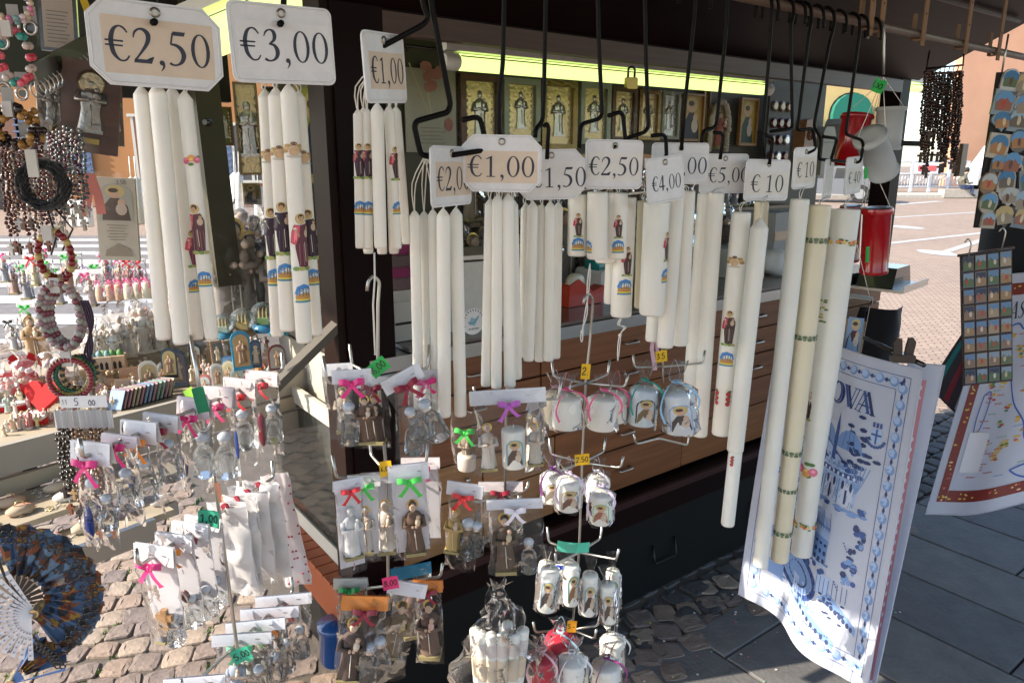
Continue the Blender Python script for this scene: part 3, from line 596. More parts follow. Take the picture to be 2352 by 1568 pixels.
# window side above the wing: olive steel upright, strut and lamp of the wing
def bar(name, a, c, wd, th, m, parent=None):      # rectangular bar between world points
    b = MB(); d_ = (c - a); L_ = d_.length; F = TR(a) @ d_.to_track_quat('Z', 'Y').to_matrix().to_4x4(); b.box((0, 0, L_ / 2), (wd, th, L_), m, F); return b.build(name, parent)
ip = thing('steel_upright', 'olive grey steel upright at the corner of the side window', 'post', (0, 0, 0))
a_, c_ = on_d(462, 150, 2.15), on_d(522, 655, 2.28); bar('shaft', a_ + (a_ - c_) * .6, c_, .075, .05, mat((.06, .055, .035), 'paint'), ip)
kn = MB(); p = on_d(480, 282, 2.13); kn.lathe([(.012, 0), (.012, .02), (.008, .03)], m_black, 8, TR(p) @ RX(90)); kn.build('latch', ip)
a_, c_ = on_d(775, 745, 1.82), on_d(628, 890, 1.72); s_ = bar('side_strut', a_, c_, .035, .02, mat((.12, .105, .085), 'paint')); tag(s_, 'worn dark steel strut propping the side shelf to the post', 'strut')
def lamp(name, label, a, c, r, housing=True):
    t = thing(name, label, 'lamp', (0, 0, 0)); d_ = (c - a); L_ = d_.length; F = TR(a) @ d_.to_track_quat('X', 'Z').to_matrix().to_4x4()
    b = MB(); b.lathe([(r * .96, 0), (r, .01), (r, L_ - .01), (r * .96, L_)], mat((.68, .84, .27), 'emit'), 20, F @ RY(90)); b.build('tube', t)
    for x in (-.05, L_): b = MB(); b.lathe([(r * .9, 0), (r * 1.05, .008), (r * 1.05, .045), (r * .9, .05)], m_lampwhite, 16, F @ TR(x, 0, 0) @ RY(90)); b.build('end_cap', t)
    b = MB(); b.box((L_ / 2, 0, r + .022), (L_ + .1, r * 1.7, .035), m_lampwhite, F); b.build('housing', t)
    for y_, z_ in ((-.8, .62), (.8, .62)): b = MB(); b.box((L_ / 2, y_ * r, z_ * r), (L_, .004, .0035), mat((.2, .24, .05), 'plastic'), F); b.build('seam', t)
    return t
lamp('fluorescent_lamp', 'glowing greenish fluorescent tube under the kiosk header', on_n(1052, 143, 1.9), on_n(1752, 205, 1.9), .024)
lamp('fluorescent_lamp', 'short greenish fluorescent tube at the far end of the kiosk', on_n(2032, 196, 1.95), on_n(2110, 203, 1.95), .022)
lamp('fluorescent_lamp', 'greenish ribbed fluorescent lamp above the side shelf', on_n(470, 92, 2.3), on_n(735, -15, 1.95), .055)
# ---------------------------------------------------------------- canopy over the stall
cn = thing('canopy', 'pale canvas canopy on a steel frame over the stall', 'canopy', (0, 0, 0), KYAW)
CZ = 2.46
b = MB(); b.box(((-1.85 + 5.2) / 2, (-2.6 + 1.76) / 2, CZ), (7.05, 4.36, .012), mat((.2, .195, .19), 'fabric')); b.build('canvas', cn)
b = MB(); b.box((-.15, 2.12, CZ + .002), (1.5, .71, .012), mat((.2, .195, .19), 'fabric')); b.build('canvas', cn)  # added unseen strip, only there to keep the sun off the upper towel
for n_ in (-1.6, -.5, .2, 1.3):
    b = MB(); b.box((1.67, n_, CZ - .03), (7.0, .035, .035), mat((.09, .085, .08), 'paint')); b.build('frame_bar', cn)
for t_ in (-1.6, 3.62, 4.1, 4.55, 5.0):
    b = MB(); b.box((t_, -.4, CZ - .06), (.035, 4.1, .03), mat((.08, .075, .07), 'paint')); b.build('rafter', cn)
b = MB(); b.tube([(5.22, -2.6, CZ - .02), (5.22, 1.66, CZ - .02)], .035, mat((.6, .6, .62), 'metal'), 8); b.build('edge_rail', cn)
b = MB(); b.box((-.62, 1.9, 2.36), (.06, 1.2, .07), m_maroon); b.build('side_beam', cn)
b = MB(); b.add([(t, n, z) for t in (.70, -.35) for n, z in ((1.72, 2.06 + (.7 - t) * .14), (2.75, 2.06 + (.7 - t) * .14), (2.75, 2.1 + (.7 - t) * .14), (1.72, 2.1 + (.7 - t) * .14))], [(0, 1, 2, 3), (7, 6, 5, 4), (0, 4, 5, 1), (1, 5, 6, 2), (2, 6, 7, 3), (3, 7, 4, 0)], mat((.02, .016, .012), 'paint')); b.build('side_shutter', kio)
b = MB(); kbox(b, .30, .72, 2.42, 2.46, 1.78, 2.1, m_dark); b.build('side_panel', kio)
# hanging rail with leather straps
rt0, rt1 = -1.7, 4.3
rail = thing('hanging_rail', 'long brown steel rail the hooks hang from', 'rail', K(0, 1.045, 1.94), KYAW)
b = MB(); b.tube([(rt0, 0, 0), (rt1, 0, 0)], .0105, mat((.13, .085, .06), 'paint'), 10); b.build('tube', rail)
for i, x in enumerate((1988, 2013, 2112, 2214, 2292)):
    r_ = ray(x, 60); t_ = (CAM + r_ * (1.045 / r_.dot(N))).dot(T); b = MB(); c = mat((.22, .12, .05), 'fabric')
    b.box((t_, -.0135, .22), (.022, .003, .5), c); b.box((t_, 0, -.0135), (.022, .03, .003), c); b.box((t_, .0135, .02), (.022, .003, .07), c)
    for k in range(5): b.blob((t_, -.0155, .05 + k * .06), (.003, .0012, .003), m_black, 6, 4)
    b.build('strap', rail)
# ================================================================ HOOKS
def hook(label, pts, r=.0036, name='wire_hook', m=None, rail_wrap=True, group='black wire hooks on the rail'):
    P = [on_n(p[0], p[1], p[2] if len(p) > 2 else 1.02) for p in pts]
    t = P[0].dot(T)
    if rail_wrap:
        c = K(t, 1.045, 1.94); P = [c + N * .017 - Z * .03, c + N * .017 + Z * .004, c + Z * .019, c - N * .02 + Z * .004] + P
    base = P[0].copy(); b = MB(); b.tube([p - base for p in round_path(P, .012, 3)], r, m or m_rod, 7)
    o = b.build(name); o.location = base; return tag(o, label, 'hook', group)
hook('thick black hook holding the big chamfered €2,50 card', [(374, -40), (366, 20), (360, 48), (352, 52, .985)], .0042)
hook('black hook holding the €3,00 card', [(652, -40), (651, 20), (650, 50), (643, 56, .985)], .0042)
hook('bent black hook reaching to the turned €1,00 card', [(968, -40), (971, 10), (985, 43), (972, 57), (876, 108)], .0042)
hook('long zigzag black hook behind the turned €2,00 card', [(988, -40), (991, 10), (1035, 240), (1029, 258), (957, 278), (952, 291), (967, 357), (990, 360)], .0046)
hook('black hook end bent round like a bracket over the €2,00 card', [(1062, 276), (1102, 267), (1117, 335), (1109, 346), (1035, 357)], .0044, rail_wrap=False)
hook('straight black hook holding the central €1,00 card', [(1159, -40), (1155, 150), (1147, 215), (1146, 300), (1152, 335)], .004)
hook('black hook behind the half hidden ,50 card', [(1254, -40), (1250, 200), (1247, 278), (1231, 297), (1229, 316)], .004)
hook('short black hook end holding the ,50 card', [(1249, 290), (1256, 284), (1260, 294), (1256, 366)], .0038, rail_wrap=False)
hook('stepped black hook of the rounded €2,50 card', [(1372, -40), (1375, 80), (1383, 264), (1376, 273), (1334, 285), (1330, 340)], .004)
hook('black hook end bent over the rounded €2,50 card', [(1398, 266), (1430, 256), (1437, 328), (1431, 333), (1408, 338)], .0042, rail_wrap=False)
hook('stepped black hook beside the small €4,00 card', [(1480, -40), (1483, 100), (1489, 293), (1481, 304), (1437, 318)], .004)
hook('black hook end holding the small tilted €4,00 card', [(1497, 312), (1529, 309), (1531, 360), (1521, 372)], .004, rail_wrap=False)
hook('black hook holding the card that shows only 00', [(1600, -40), (1595, 40), (1574, 230), (1565, 345)], .004)
hook('stepped black hook behind the €5,00 card', [(1673, -40), (1667, 77), (1645, 292), (1614, 301), (1611, 328)], .004)
hook('black hook end holding the €5,00 card', [(1640, 304), (1663, 307), (1654, 366)], .004, rail_wrap=False)
hook('black hook running down to the wide € 10 card', [(1774, 22), (1765, 150), (1751, 314), (1755, 362)], .004)
hook('black hook end through the wide € 10 card', [(1742, 305), (1776, 316), (1767, 378)], .004, rail_wrap=False)
hook('black rod hanging behind the narrow € 10 card', [(1824, 32), (1816, 60), (1820, 296), (1770, 302)], .004)
hook('black hook bent round the narrow € 10 card', [(1864, 50), (1858, 80), (1831, 300), (1867, 295), (1874, 343), (1854, 352)], .004)
hook('black hook with a square loop above the edge-on card', [(1917, 55), (1905, 100), (1869, 290), (1886, 318), (1880, 366), (1940, 371)], .004)
hook('black square hook end holding the edge-on card', [(1890, 314), (1923, 318), (1909, 367)], .004, rail_wrap=False)
hook('black hook bent round the € 40 card', [(1975, 70), (1966, 140), (1942, 308), (1979, 322), (1983, 334), (1976, 371), (1966, 374)], .004)
hook('pale steel hook holding the lanterns with a green tag', [(2031, 77), (2030, 110), (2029, 172)], .003, m=m_steel)
for i, x in enumerate((1789, 1851, 1893, 1945, 1995, 2024)): hook('empty short black S-hook number %s from the left on the rail' % ('one two three four five six'.split()[i]), [(x, 30 + i * 9), (x - 2, 48 + i * 9)], .0036, 'spare_hook')

# ================================================================ PRICE CARDS
def card_outline(w, h, style):
    a, b = w / 2, h / 2
    if style == 'chamfer': q = .2 * h; pts = [(-a + q, -b), (a - q, -b), (a, -b + q), (a, b - q), (a - q, b), (-a + q, b), (-a, b - q), (-a, -b + q)]
    else:
        q = .1 * h; pts = []
        for cx, cz, s in ((a - q, -b + q, -90), (a - q, b - q, 0), (-a + q, b - q, 90), (-a + q, -b + q, 180)):
            pts += [(cx + q * math.cos(rad(s + k * 22.5)), cz + q * math.sin(rad(s + k * 22.5))) for k in range(5)]
    return pts
def price_card(label, x, y, n, w, h, yaw, text, paper=(.8, .8, .8), style='round', roll=0, pap=(.06, .18, .94, .76), th=None, wx=1.0, tx=None, shift=0, plate=None, tilt=0):
    p = on_n(x, y, n); t = thing('price_card', label, 'price card', p, 0, 'price cards', rot=(Matrix.Rotation(rad(yaw), 4, 'Z') @ Matrix.Rotation(rad(tilt), 4, 'X') @ Matrix.Rotation(rad(-roll), 4, 'Y')).to_euler())
    b = MB(); b.prism(card_outline(w, h, style), -.0014, .0014, plate or m_plate); b.build('plate', t)
    b = MB(); o = card_outline(w * .955, h * .93, style)
    b.tube([(q[0], -.0012, q[1]) for q in o], .0011, plate or m_plate, 5, None, True); b.build('rim', t)
    x0, z0, x1, z1 = -w / 2 + pap[0] * w, -h / 2 + pap[1] * h, -w / 2 + pap[2] * w, -h / 2 + pap[3] * h
    b = MB(); b.box(((x0 + x1) / 2, -.0017, (z0 + z1) / 2), (x1 - x0, .0006, z1 - z0), mat(paper, 'paper')); b.build('paper', t)
    ph = z1 - z0; th = th or .62; hh = ph * th
    P = Print(plane_map(0, -.0021), .0002, .00003)
    wid = sum({'€': .78, ',': .36, ' ': .3}.get(c, .72) for c in text) * hh
    sc = min(wx, (x1 - x0) * .96 / max(wid, 1e-6)) if wx <= 1 else wx
    P.text(text, (x0 + x1) / 2 - wid * sc / 2 + shift * w, z0 + ph * (1 - th) * .55, hh, m_ink, sc); P.build('lettering', t) if text else None
    b = MB(); b.lathe([(.0035, -.003), (.006, -.003), (.006, .003), (.0035, .003)], mat((.35, .3, .22), 'metal'), 12, TR(0, 0, h / 2 - .011) @ RX(90), caps=False); b.build('eyelet', t)
    return t
TAN = (.74, .62, .5)
price_card('big chamfered €2,50 card on tan paper, leftmost of the price cards', 362, 106, 1.0, .148, .096, KYAW, '€2,50', TAN, 'chamfer', -1, (.1, .14, .93, .8), .62)
price_card('rounded €3,00 card on white paper beside the maroon post', 651, 103, 1.0, .139, .098, KYAW, '€3,00', (.82, .83, .86), 'round', 1.5, (.07, .17, .97, .77), .68)
price_card('turned chamfered €1,00 card on tan paper in front of the maroon post', 884, 157, 1.02, .108, .098, 66, '€1,00', TAN, 'round', 4, (.12, .2, .96, .72), .72)
price_card('turned €2,00 card on tan paper half behind the central €1,00 card', 1037, 405, 1.02, .13, .094, 65, '€2,00', TAN, 'round', 0, (.1, .17, .96, .74), .7)
price_card('chamfered €1,00 card on tan paper in the centre', 1152, 376, 1.0, .132, .092, 2, '€1,00', TAN, 'chamfer', -1, (.05, .16, .95, .72), .66)
price_card('price card with only ,50 showing beside the central €1,00 card', 1266, 401, 1.05, .127, .09, 12, '€1,50', (.8, .8, .8), 'chamfer', 1, (.06, .1, .95, .76), .6, 1, shift=.1)
price_card('rounded €2,50 card on white paper over the short thick candles', 1410, 378, 1.02, .116, .091, 14, '€2,50', (.8, .79, .76), 'round', -1, (.04, .17, .96, .74), .66)
price_card('small tilted €4,00 card hanging in front of two others', 1528, 412, .985, .095, .088, 30, '€4,00', (.8, .82, .86), 'round', 7, (.1, .12, .93, .72), .55)
price_card('price card with only 00 showing behind the small €4,00 card', 1562, 376, 1.06, .132, .086, 14, '€3,00', (.72, .74, .78), 'round', 0, (.06, .12, .94, .76), .64, 1, shift=.06)
price_card('€5,00 card partly behind the card that shows 00', 1663, 399, 1.09, .128, .09, 18, '€5,00', (.76, .76, .76), 'round', 0, (.05, .15, .95, .76), .62, 1, shift=.09)
price_card('wide € 10 card with long candles below', 1762, 414, 1.03, .132, .094, 24, '€ 10', (.8, .78, .73), 'round', -1, (.04, .15, .96, .68), .8, 1, shift=.0)
price_card('narrow turned € 10 card right of the wide € 10 card', 1848, 386, 1.02, .1, .098, 38, '€ 10', (.8, .77, .7), 'round', 2, (.12, .14, .92, .76), .6)
price_card('blank card seen almost edge-on between the € 10 and € 40 cards', 1902, 412, 1.02, .09, .1, 55, '', (.72, .72, .7), 'round', 2)
price_card('narrow turned € 40 card beside the white lanterns', 1960, 403, 1.02, .095, .095, 42, '€ 40', (.78, .77, .74), 'round', 3, (.14, .16, .92, .7), .58)

# ================================================================ CANDLES
def frame_between(bot, top):
    z = (top - bot).normalized(); v = (bot + top) / 2 - CAM; y = (v - z * v.dot(z)).normalized(); x = y.cross(z)
    return Matrix((x, y, z)).transposed().to_4x4()
def candle(label, group, tx, ty, bx, by, rpx, n=1.045, decals=(), m=None, wick=None, flat=False, nb=None, taper=1.0):
    top, bot = on_n(tx, ty, n), on_n(bx, by, nb or n); F = frame_between(bot, top); R = px(top, rpx); L_ = (top - bot).length
    t = thing('candle', label, 'candle', bot, 0, group, rot=F.to_euler()); b = MB(); R2 = R * taper
    if flat: prof = [(R2 * .55, .002), (R2 * .9, 0), (R2, .004), (R2, L_ * .3), (R, L_ * .6), (R, L_ - .004), (R * .95, L_ - .001), (R * .3, L_), (0.0001, L_ - .001)]
    else: c = R * 1.25; prof = [(R2 * .5, .003), (R2 * .88, 0), (R2, .004), (R2, L_ * .35), (R, L_ * .7), (R, L_ - c), (R * .93, L_ - c * .86), (R * .5, L_ - c * .35), (R * .22, L_ - c * .12), (R * .14, L_), (.0001, L_)]
    b.lathe(prof, m or m_wax, 22); b.build('wax', t)
    if wick:
        wp = F.inverted() @ (on_n(*wick) - bot); b = MB(); w_ = .0011
        b.tube(smooth_path([(0, 0, L_ - .006), (.003, 0, L_ + (wp.z - L_) * .5), (wp.x + .003, wp.y, wp.z)], 3), w_, m_wick, 5)
        b.tube(smooth_path([(0, 0, L_ - .006), (-.003, 0, L_ + (wp.z - L_) * .5), (wp.x - .002, wp.y, wp.z)], 3), w_, m_wick, 5); b.build('wick', t)
    for dcl in decals:
        kind, v, a0, s = dcl[:4]; Rr = R2 + (R - R2) * min(1, max(0, (v - .3) / .3)); P = Print(cyl_map(Rr, a0, L_ * v), .0005, .00012, .003)
        if kind == 'saint': draw_saint(P, 0, 0, s, *dcl[4:])
        elif kind == 'city': draw_city(P, 0, 0, s)
        elif kind == 'rose': draw_roses(P, 0, 0, s)
        elif kind == 'band':
            for k in range(-4, 5): draw_roses(P, k * s * 1.25, 0, s, ((.75, .3, .05), (.7, .15, .1), (.8, .5, .1)))
        elif kind == 'leaf':
            for k in range(-5, 6): P.ell(k * s * .8, s * .2 * (-1) ** k, s * .42, s * .3, pm((.12, .18, .1)), 7, .6); P.ell(k * s * .8, -s * .25 * (-1) ** k, s * .3, s * .24, pm((.2, .25, .16)), 7, 1.2)
        elif kind == 'gold':                       # gilded ornament: leafy gold swag with dark crest
            for q in (-1, 1):
                for k in range(3): P.ell(q * s * (.32 + .08 * k), s * (.5 - .13 * k), .2 * s, .09 * s, pm(((.5, .33, .12), (.62, .44, .2), (.42, .27, .1))[k]), 8, q * .7)
            P.ell(0, .22 * s, .24 * s, .24 * s, pm((.64, .42, .24))); P.ell(.06 * s, .16 * s, .16 * s, .1 * s, pm((.68, .48, .3))); P.ell(0, .52 * s, .13 * s, .14 * s, pm((.66, .44, .28))); P.ell(-.01 * s, .6 * s, .15 * s, .09 * s, pm((.16, .09, .04))); P.ell(0, -.02 * s, .4 * s, .06 * s, pm((.6, .56, .5)))
        elif kind == 'green':
            for k in range(14): P.ell(random.uniform(-.4, .4) * s, random.uniform(-1, 1) * s, .2 * s, .09 * s, pm(random.choice(((.12, .22, .08), (.55, .4, .05), (.2, .3, .1)))), 7, random.random() * 3)
        elif kind == 'redrose':
            for q in (-1, 1):
                for k in range(3): P.ell(q * s * .5, (k - 1) * s * .45, s * .22, s * .22, pm((.5, .04, .05)), 8); P.ell(q * s * .6, (k - .5) * s * .45, s * .2, s * .1, pm((.08, .16, .05)), 6, 1)
        P.build('transfer', t)
    return t
def bundle(group, label, items, wick, **kw):
    for it in items:
        d = it[6] if len(it) > 6 else (); lab = it[7] if len(it) > 7 else label
        candle(lab, group, it[0], it[1], it[2], it[3], it[4], it[5], d, wick=wick, **kw)
W0 = (358, 175, 1.03)
bundle('candles of the big €2,50 card', 'plain white candle hanging under the big chamfered €2,50 card', [
    (323, 196, 376, 779, 17.5, 1.05), (394, 198, 452, 778, 17, 1.06, (('city', .2, 28, .018), ('saint', .31, 45, .05, (.2, .05, .09), (.65, .1, .15))), 'white candle with a small town transfer under the big €2,50 card'),
    (360, 190, 417, 789, 19.5, 1.03), (423, 208, 487, 779, 16.5, 1.03, (('rose', .74, -5, .022), ('saint', .375, -25, .065, (.12, .04, .05), (.7, .12, .18)), ('city', .23, -12, .021)), 'white candle with rose, saint and town transfers under the big €2,50 card')], W0)
W1 = (650, 175, 1.03)
GS = (('gold', .72, 5, .026), ('saint', .34, 2, .075, (.03, .012, .03), (.05, .02, .05)), ('city', .22, 4, .026))
bundle('candles of the €3,00 card', 'decorated white candle at the back of the €3,00 bunch', [
    (608, 204, 637, 772, 15.5, 1.08, GS), (686, 208, 728, 769, 14, 1.08, GS)], W1)
bundle('candles of the €3,00 card', 'white candle', [
    (633, 200, 661, 759, 18.5, 1.045, GS, 'white candle with dark robed saint transfer, shorter one in front of the €3,00 bunch'),
    (662, 192, 699, 786, 19.5, 1.02, (('gold', .735, 12, .028), ('saint', .31, 32, .08, (.13, .03, .05), (.6, .1, .14)), ('city', .17, 20, .027)), 'foremost white candle of the €3,00 bunch with red caped saint transfer')], W1)
W2 = (868, 150, 1.03); SC = (('saint', .52, 8, .052, (.05, .02, .04), (.35, .05, .08)), ('city', .25, 6, .021))
bundle('candles of the turned €1,00 card', 'plain white candle under the turned €1,00 card', [
    (835, 246, 846, 582, 12, 1.12), (895, 246, 905, 582, 12, 1.12), (866, 236, 874, 570, 15, 1.02), (909, 244, 934, 560, 11, 1.07), (868, 246, 878, 583, 12, 1.13)], W2)
bundle('candles of the turned €1,00 card', '', [
    (822, 250, 827, 570, 11, 1.05, SC, 'white candle with saint transfer at the post side of the turned €1,00 bunch'), (843, 248, 846, 572, 11, 1.045, SC, 'white candle with saint transfer, second from the post in the turned €1,00 bunch'),
    (893, 242, 911, 571, 12.5, 1.03, (('saint', .5, 48, .05), ('city', .25, 50, .02)), 'white candle with a transfer round its side in the turned €1,00 bunch')], W2)
bundle('candles of the turned €2,00 card', 'long plain white candle hanging under the turned €2,00 card', [
    (952, 482, 962, 938, 12.5, 1.06), (974, 484, 978, 944, 11.5, 1.09), (994, 480, 1003, 948, 11.5, 1.05), (1018, 478, 1021, 956, 16, 1.02), (1047, 476, 1058, 954, 15, 1.03)], (978, 360, 1.03))
bundle('candles of the central €1,00 card', 'plain white candle hanging under the central €1,00 card', [
    (1126, 455, 1116, 886, 12.5, 1.05), (1177, 456, 1187, 869, 13, 1.07), (1150, 458, 1137, 882, 13, 1.1), (1143, 446, 1140, 891, 13, 1.03), (1167, 444, 1171, 888, 14.5, 1.02)], (1152, 420, 1.02))
bundle('candles of the ,50 card', 'slim plain white candle hanging under the ,50 card', [
    (1208, 466, 1203, 819, 12, 1.1), (1224, 462, 1214, 828, 13, 1.07), (1245, 468, 1239, 829, 12, 1.09), (1264, 462, 1260, 828, 12.5, 1.07), (1282, 464, 1276, 822, 11.5, 1.1)], (1262, 440, 1.08))
SH = (('saint', .34, 6, .046), ('city', .1, 6, .026))
for a in ((1327, 445, 1325, 587, 22.5, 1.08, SH, 'short thick candle with saint transfer, left of the three under the rounded €2,50 card'), (1373, 440, 1371, 594, 24, 1.04, (('city', .1, -62, .024),), 'short thick plain fronted candle, middle one under the rounded €2,50 card'),
          (1420, 442, 1417, 593, 22, 1.05, SH, 'short thick candle with red caped saint transfer, right one under the rounded €2,50 card'), (1397, 448, 1390, 603, 24, 1.12, (), 'short thick candle half hidden behind the three under the rounded €2,50 card')):
    candle(a[7], 'short thick candles', *a[:6], a[6], wick=(1410, 430, 1.04), flat=True)
BIGS = (('saint', .37, 24, .062), ('city', .2, 16, .034))
candle('thick candle with saint and town transfers, tassel string below it', 'thick candles of the €4,00 card', 1437, 452, 1426, 726, 25, 1.1, BIGS, flat=True, wick=(1500, 440, 1.06))
candle('plain thick candle behind the one with the tassel string', 'thick candles of the €4,00 card', 1412, 470, 1402, 697, 16, 1.16, (), flat=True, wick=(1500, 440, 1.06))
candle('plain thick white candle in front under the small €4,00 card', 'thick candles of the €4,00 card', 1509, 462, 1497, 722, 30, 1.03, (('saint', .5, 66, .06), ('city', .3, 68, .03)), m=m_wax3, flat=True, wick=(1505, 440, 1.0))
candle('cream thick candle behind the front one under the small €4,00 card', 'thick candles of the €4,00 card', 1478, 460, 1470, 707, 14, 1.1, (), flat=True, m=m_wax2, wick=(1500, 440, 1.06))
for a in ((1553, 440, 1527, 797, 20, 1.06), (1578, 438, 1561, 792, 19, 1.07), (1524, 446, 1499, 783, 18, 1.13)): candle('tall plain white candle under the card that shows 00', 'tall candles of the 00 card', *a, (), flat=True, wick=(1565, 425, 1.06))
for a in ((1621, 444, 1578, 998, 18, 1.12), (1645, 442, 1607, 1000, 18.5, 1.09)): candle('very tall plain white candle under the €5,00 card', 'very tall candles of the €5,00 card', *a, (), flat=True, wick=(1660, 430, 1.09))
LC = 'long candles at the right of the rail'
candle('long candle with gilt, saint, town and rose transfers under the wide € 10 card', LC, 1703, 486, 1655, 997, 22, 1.05, (('gold', .77, -12, .036), ('saint', .43, -10, .085), ('city', .33, -8, .036), ('redrose', .18, -12, .028)), flat=True, wick=(1760, 450, 1.03))
candle('long plain white candle beside the one with gilt transfers', LC, 1747, 500, 1688, 1036, 20, 1.0, (), m=m_wax3, wick=(1760, 450, 1.03))
candle('slim white candle hanging lowest below the long plain one', LC, 1690, 1030, 1671, 1205, 15.5, 1.03, (('redrose', .86, -55, .02),), flat=True, m=m_wax3, wick=(1692, 1000, 1.03))
candle('pale candle stub seen behind the wide € 10 card', LC, 1750, 462, 1738, 640, 16, 1.12, (), flat=True, m=m_wax2, wick=(1760, 450, 1.03))
candle('longest slim white candle under the narrow € 10 card', LC, 1838, 456, 1746, 1298, 21, 1.0, (), flat=True, m=m_wax3, wick=(1845, 430, 1.02), taper=.9)
candle('long cream candle with bands of leaf transfers', LC, 1884, 470, 1790, 1286, 24.5, .985, (('leaf', .91, 0, .0145), ('leaf', .655, 0, .0145), ('leaf', .33, 0, .0145), ('leaf', .09, 0, .0145), ('leaf', .22, 30, .012)), flat=True, m=m_wax2, wick=(1905, 450, 1.02), taper=.9)
candle('thickest long white candle with rose bands and greenery', LC, 1942, 479, 1840, 1272, 32, .975, (('band', .915, 0, .025), ('green', .73, -38, .03), ('saint', .42, -70, .1), ('rose', .27, -30, .06), ('band', .1, 0, .026)), flat=True, m=m_wax3, wick=(1962, 450, 1.02), taper=.8)
# string tassels under candles
for lab, pts in (('white cotton loop hanging below the candle with the tassel string', [(1428, 728, 1.1), (1421, 745, 1.1), (1436, 752, 1.1), (1424, 770, 1.1), (1419, 828, 1.1)]), ('white cotton loop hanging on the rack hook below the short thick candles', [(1355, 605, 1.04), (1350, 672, 1.04), (1346, 720, 1.04), (1337, 762, 1.04), (1336, 785, 1.04)])):
    P_ = [on_n(*q) for q in pts]; b = MB()
    for s_ in (-1, 1): b.tube([p - P_[0] + T * .003 * s_ * math.sin(3.1 * i / 4) for i, p in enumerate(smooth_path(P_, 3))], .0013, m_wick, 5)
    b.blob(P_[-2] - P_[0], .004, m_wick, 6, 4); o = b.build('cotton_string'); o.location = P_[0]; tag(o, lab, 'string')
# ================================================================ CEMETERY LANTERNS
def lantern(label, x0, y0, x1, y1, rpx, n, col, kind='gloss', wax=None, pic=False, strings=None, tag_=None):
    top, bot = on_n(x0, y0, n), on_n(x1, y1, n); F = frame_between(bot, top); R = px(top, rpx); L_ = (top - bot).length
    t = thing('grave_lantern', label, 'lantern', bot, 0, 'plastic grave lanterns on strings', rot=F.to_euler()); b = MB()
    b.lathe([(R * .9, 0), (R * .95, .003), (R * .95, L_ * .06), (R * .9, L_ * .08), (R * .92, L_ * .9), (R, L_ * .91), (R * 1.04, L_ * .93), (R * 1.04, L_ * .97), (R, L_)], mat(col, kind), 22, caps=False); b.build('cup', t)
    b = MB(); b.lathe([(R * 1.02, L_ * .965), (R * .98, L_ * 1.0), (R * .5, L_ * 1.005), (.001, L_ * 1.005)], mat((.5, .45, .42), 'metal') if kind == 'gloss' else mat((.55, .57, .58), 'plastic'), 22); b.build('lid', t)
    if wax: b = MB(); b.lathe([(R * .84, .004), (R * .86, L_ * .72), (.001, L_ * .72)], wax, 18); b.build('wax', t)
    if pic: P = Print(cyl_map(R * .93, 14, L_ * .38), .0008, .0002); draw_portrait(P, -.024, 0, .046, L_ * .38, (.22, .35, .55), (.09, .03, .03)); P.build('picture', t)
    if strings:
        b = MB(); Fi = F.inverted()
        for s_ in (-1, 1):
            e = Fi @ (on_n(*strings) - bot); b.tube([(s_ * R * .9, 0, L_ * .95), tuple(e)], .0011, m_wick, 5)
        b.build('cord', t)
    return t
m_mil = (.62, .66, .68)
lantern('red plastic grave lantern high up behind the tilted white one', 1970, 264, 1948, 378, 35, 1.2, (.32, .005, .01), 'gloss', strings=(2024, 190, 1.1))
lantern('red plastic grave lantern hanging lowest, lit square behind it', 2016, 477, 2006, 627, 33, 1.1, (.42, .006, .012), 'gloss', strings=(2005, 385, 1.08))
lantern('upright milky white grave lantern under the green tag', 2047, 246, 2036, 345, 32, 1.12, m_mil, 'frost', strings=(2030, 178, 1.1))
lantern('tilted milky white grave lantern beside the € 40 card', 1997, 312, 2031, 398, 37, 1.02, m_mil, 'frost', strings=(2028, 178, 1.03))
lantern('tall clear grave lantern with wax and saint picture beside the thickest candle', 1972, 678, 1935, 878, 30, 1.12, (.82, .82, .8), 'tint', mat((.72, .55, .36), 'wax'), True, strings=(1968, 560, 1.08))
lantern('dark red grave lantern half hidden behind the thickest candle', 1956, 472, 1950, 600, 24, 1.25, (.2, .004, .01), 'gloss', strings=(1990, 385, 1.2))
def price_tag(label, x, y, n, wpx, hpx, yaw, col, text='', roll=0, bend=0):
    p = on_n(x, y, n); w_, h_ = px(p, wpx), px(p, hpx); t = thing('price_tag', label, 'price tag', p, 0, 'small coloured price tags', rot=(Matrix.Rotation(rad(yaw), 4, 'Z') @ Matrix.Rotation(rad(-roll), 4, 'Y')).to_euler())
    f = lambda u, v, h: (u, -h - bend * (u / w_ * 2) ** 2 * w_, v)
    b = MB(); b.sheet(lambda a, c: f((a - .5) * w_, (c - .5) * h_, 0), 6, 1, mat(col, 'paper')); b.sheet(lambda a, c: f((a - .5) * w_, (c - .5) * h_, -.0006), 6, 1, mat(col, 'paper')); b.build('paper', t)
    if text: P = Print(f, .0008); hs = min(h_ * .5, w_ * .84 / (sum(.3 if q in ',.' else .62 for q in text))); P.hand(text, -w_ * .42, -hs * .45, hs, m_black, .13); P.build('handwriting', t)
    return t
GREEN = (.03, .5, .1); YEL = (.85, .5, .01); MINT = (.05, .45, .28)
price_tag('crumpled green tag on the lantern hook', 2012, 196, 1.02, 30, 30, 10, GREEN, '2,00', -25, .4)
price_tag('green tag hanging low between the lanterns', 1986, 398, 1.02, 12, 26, 30, GREEN, '', 10, .3)
price_tag('green tag beside the thickest long candle', 1989, 585, 1.05, 14, 36, 40, GREEN, '', 10, .3)
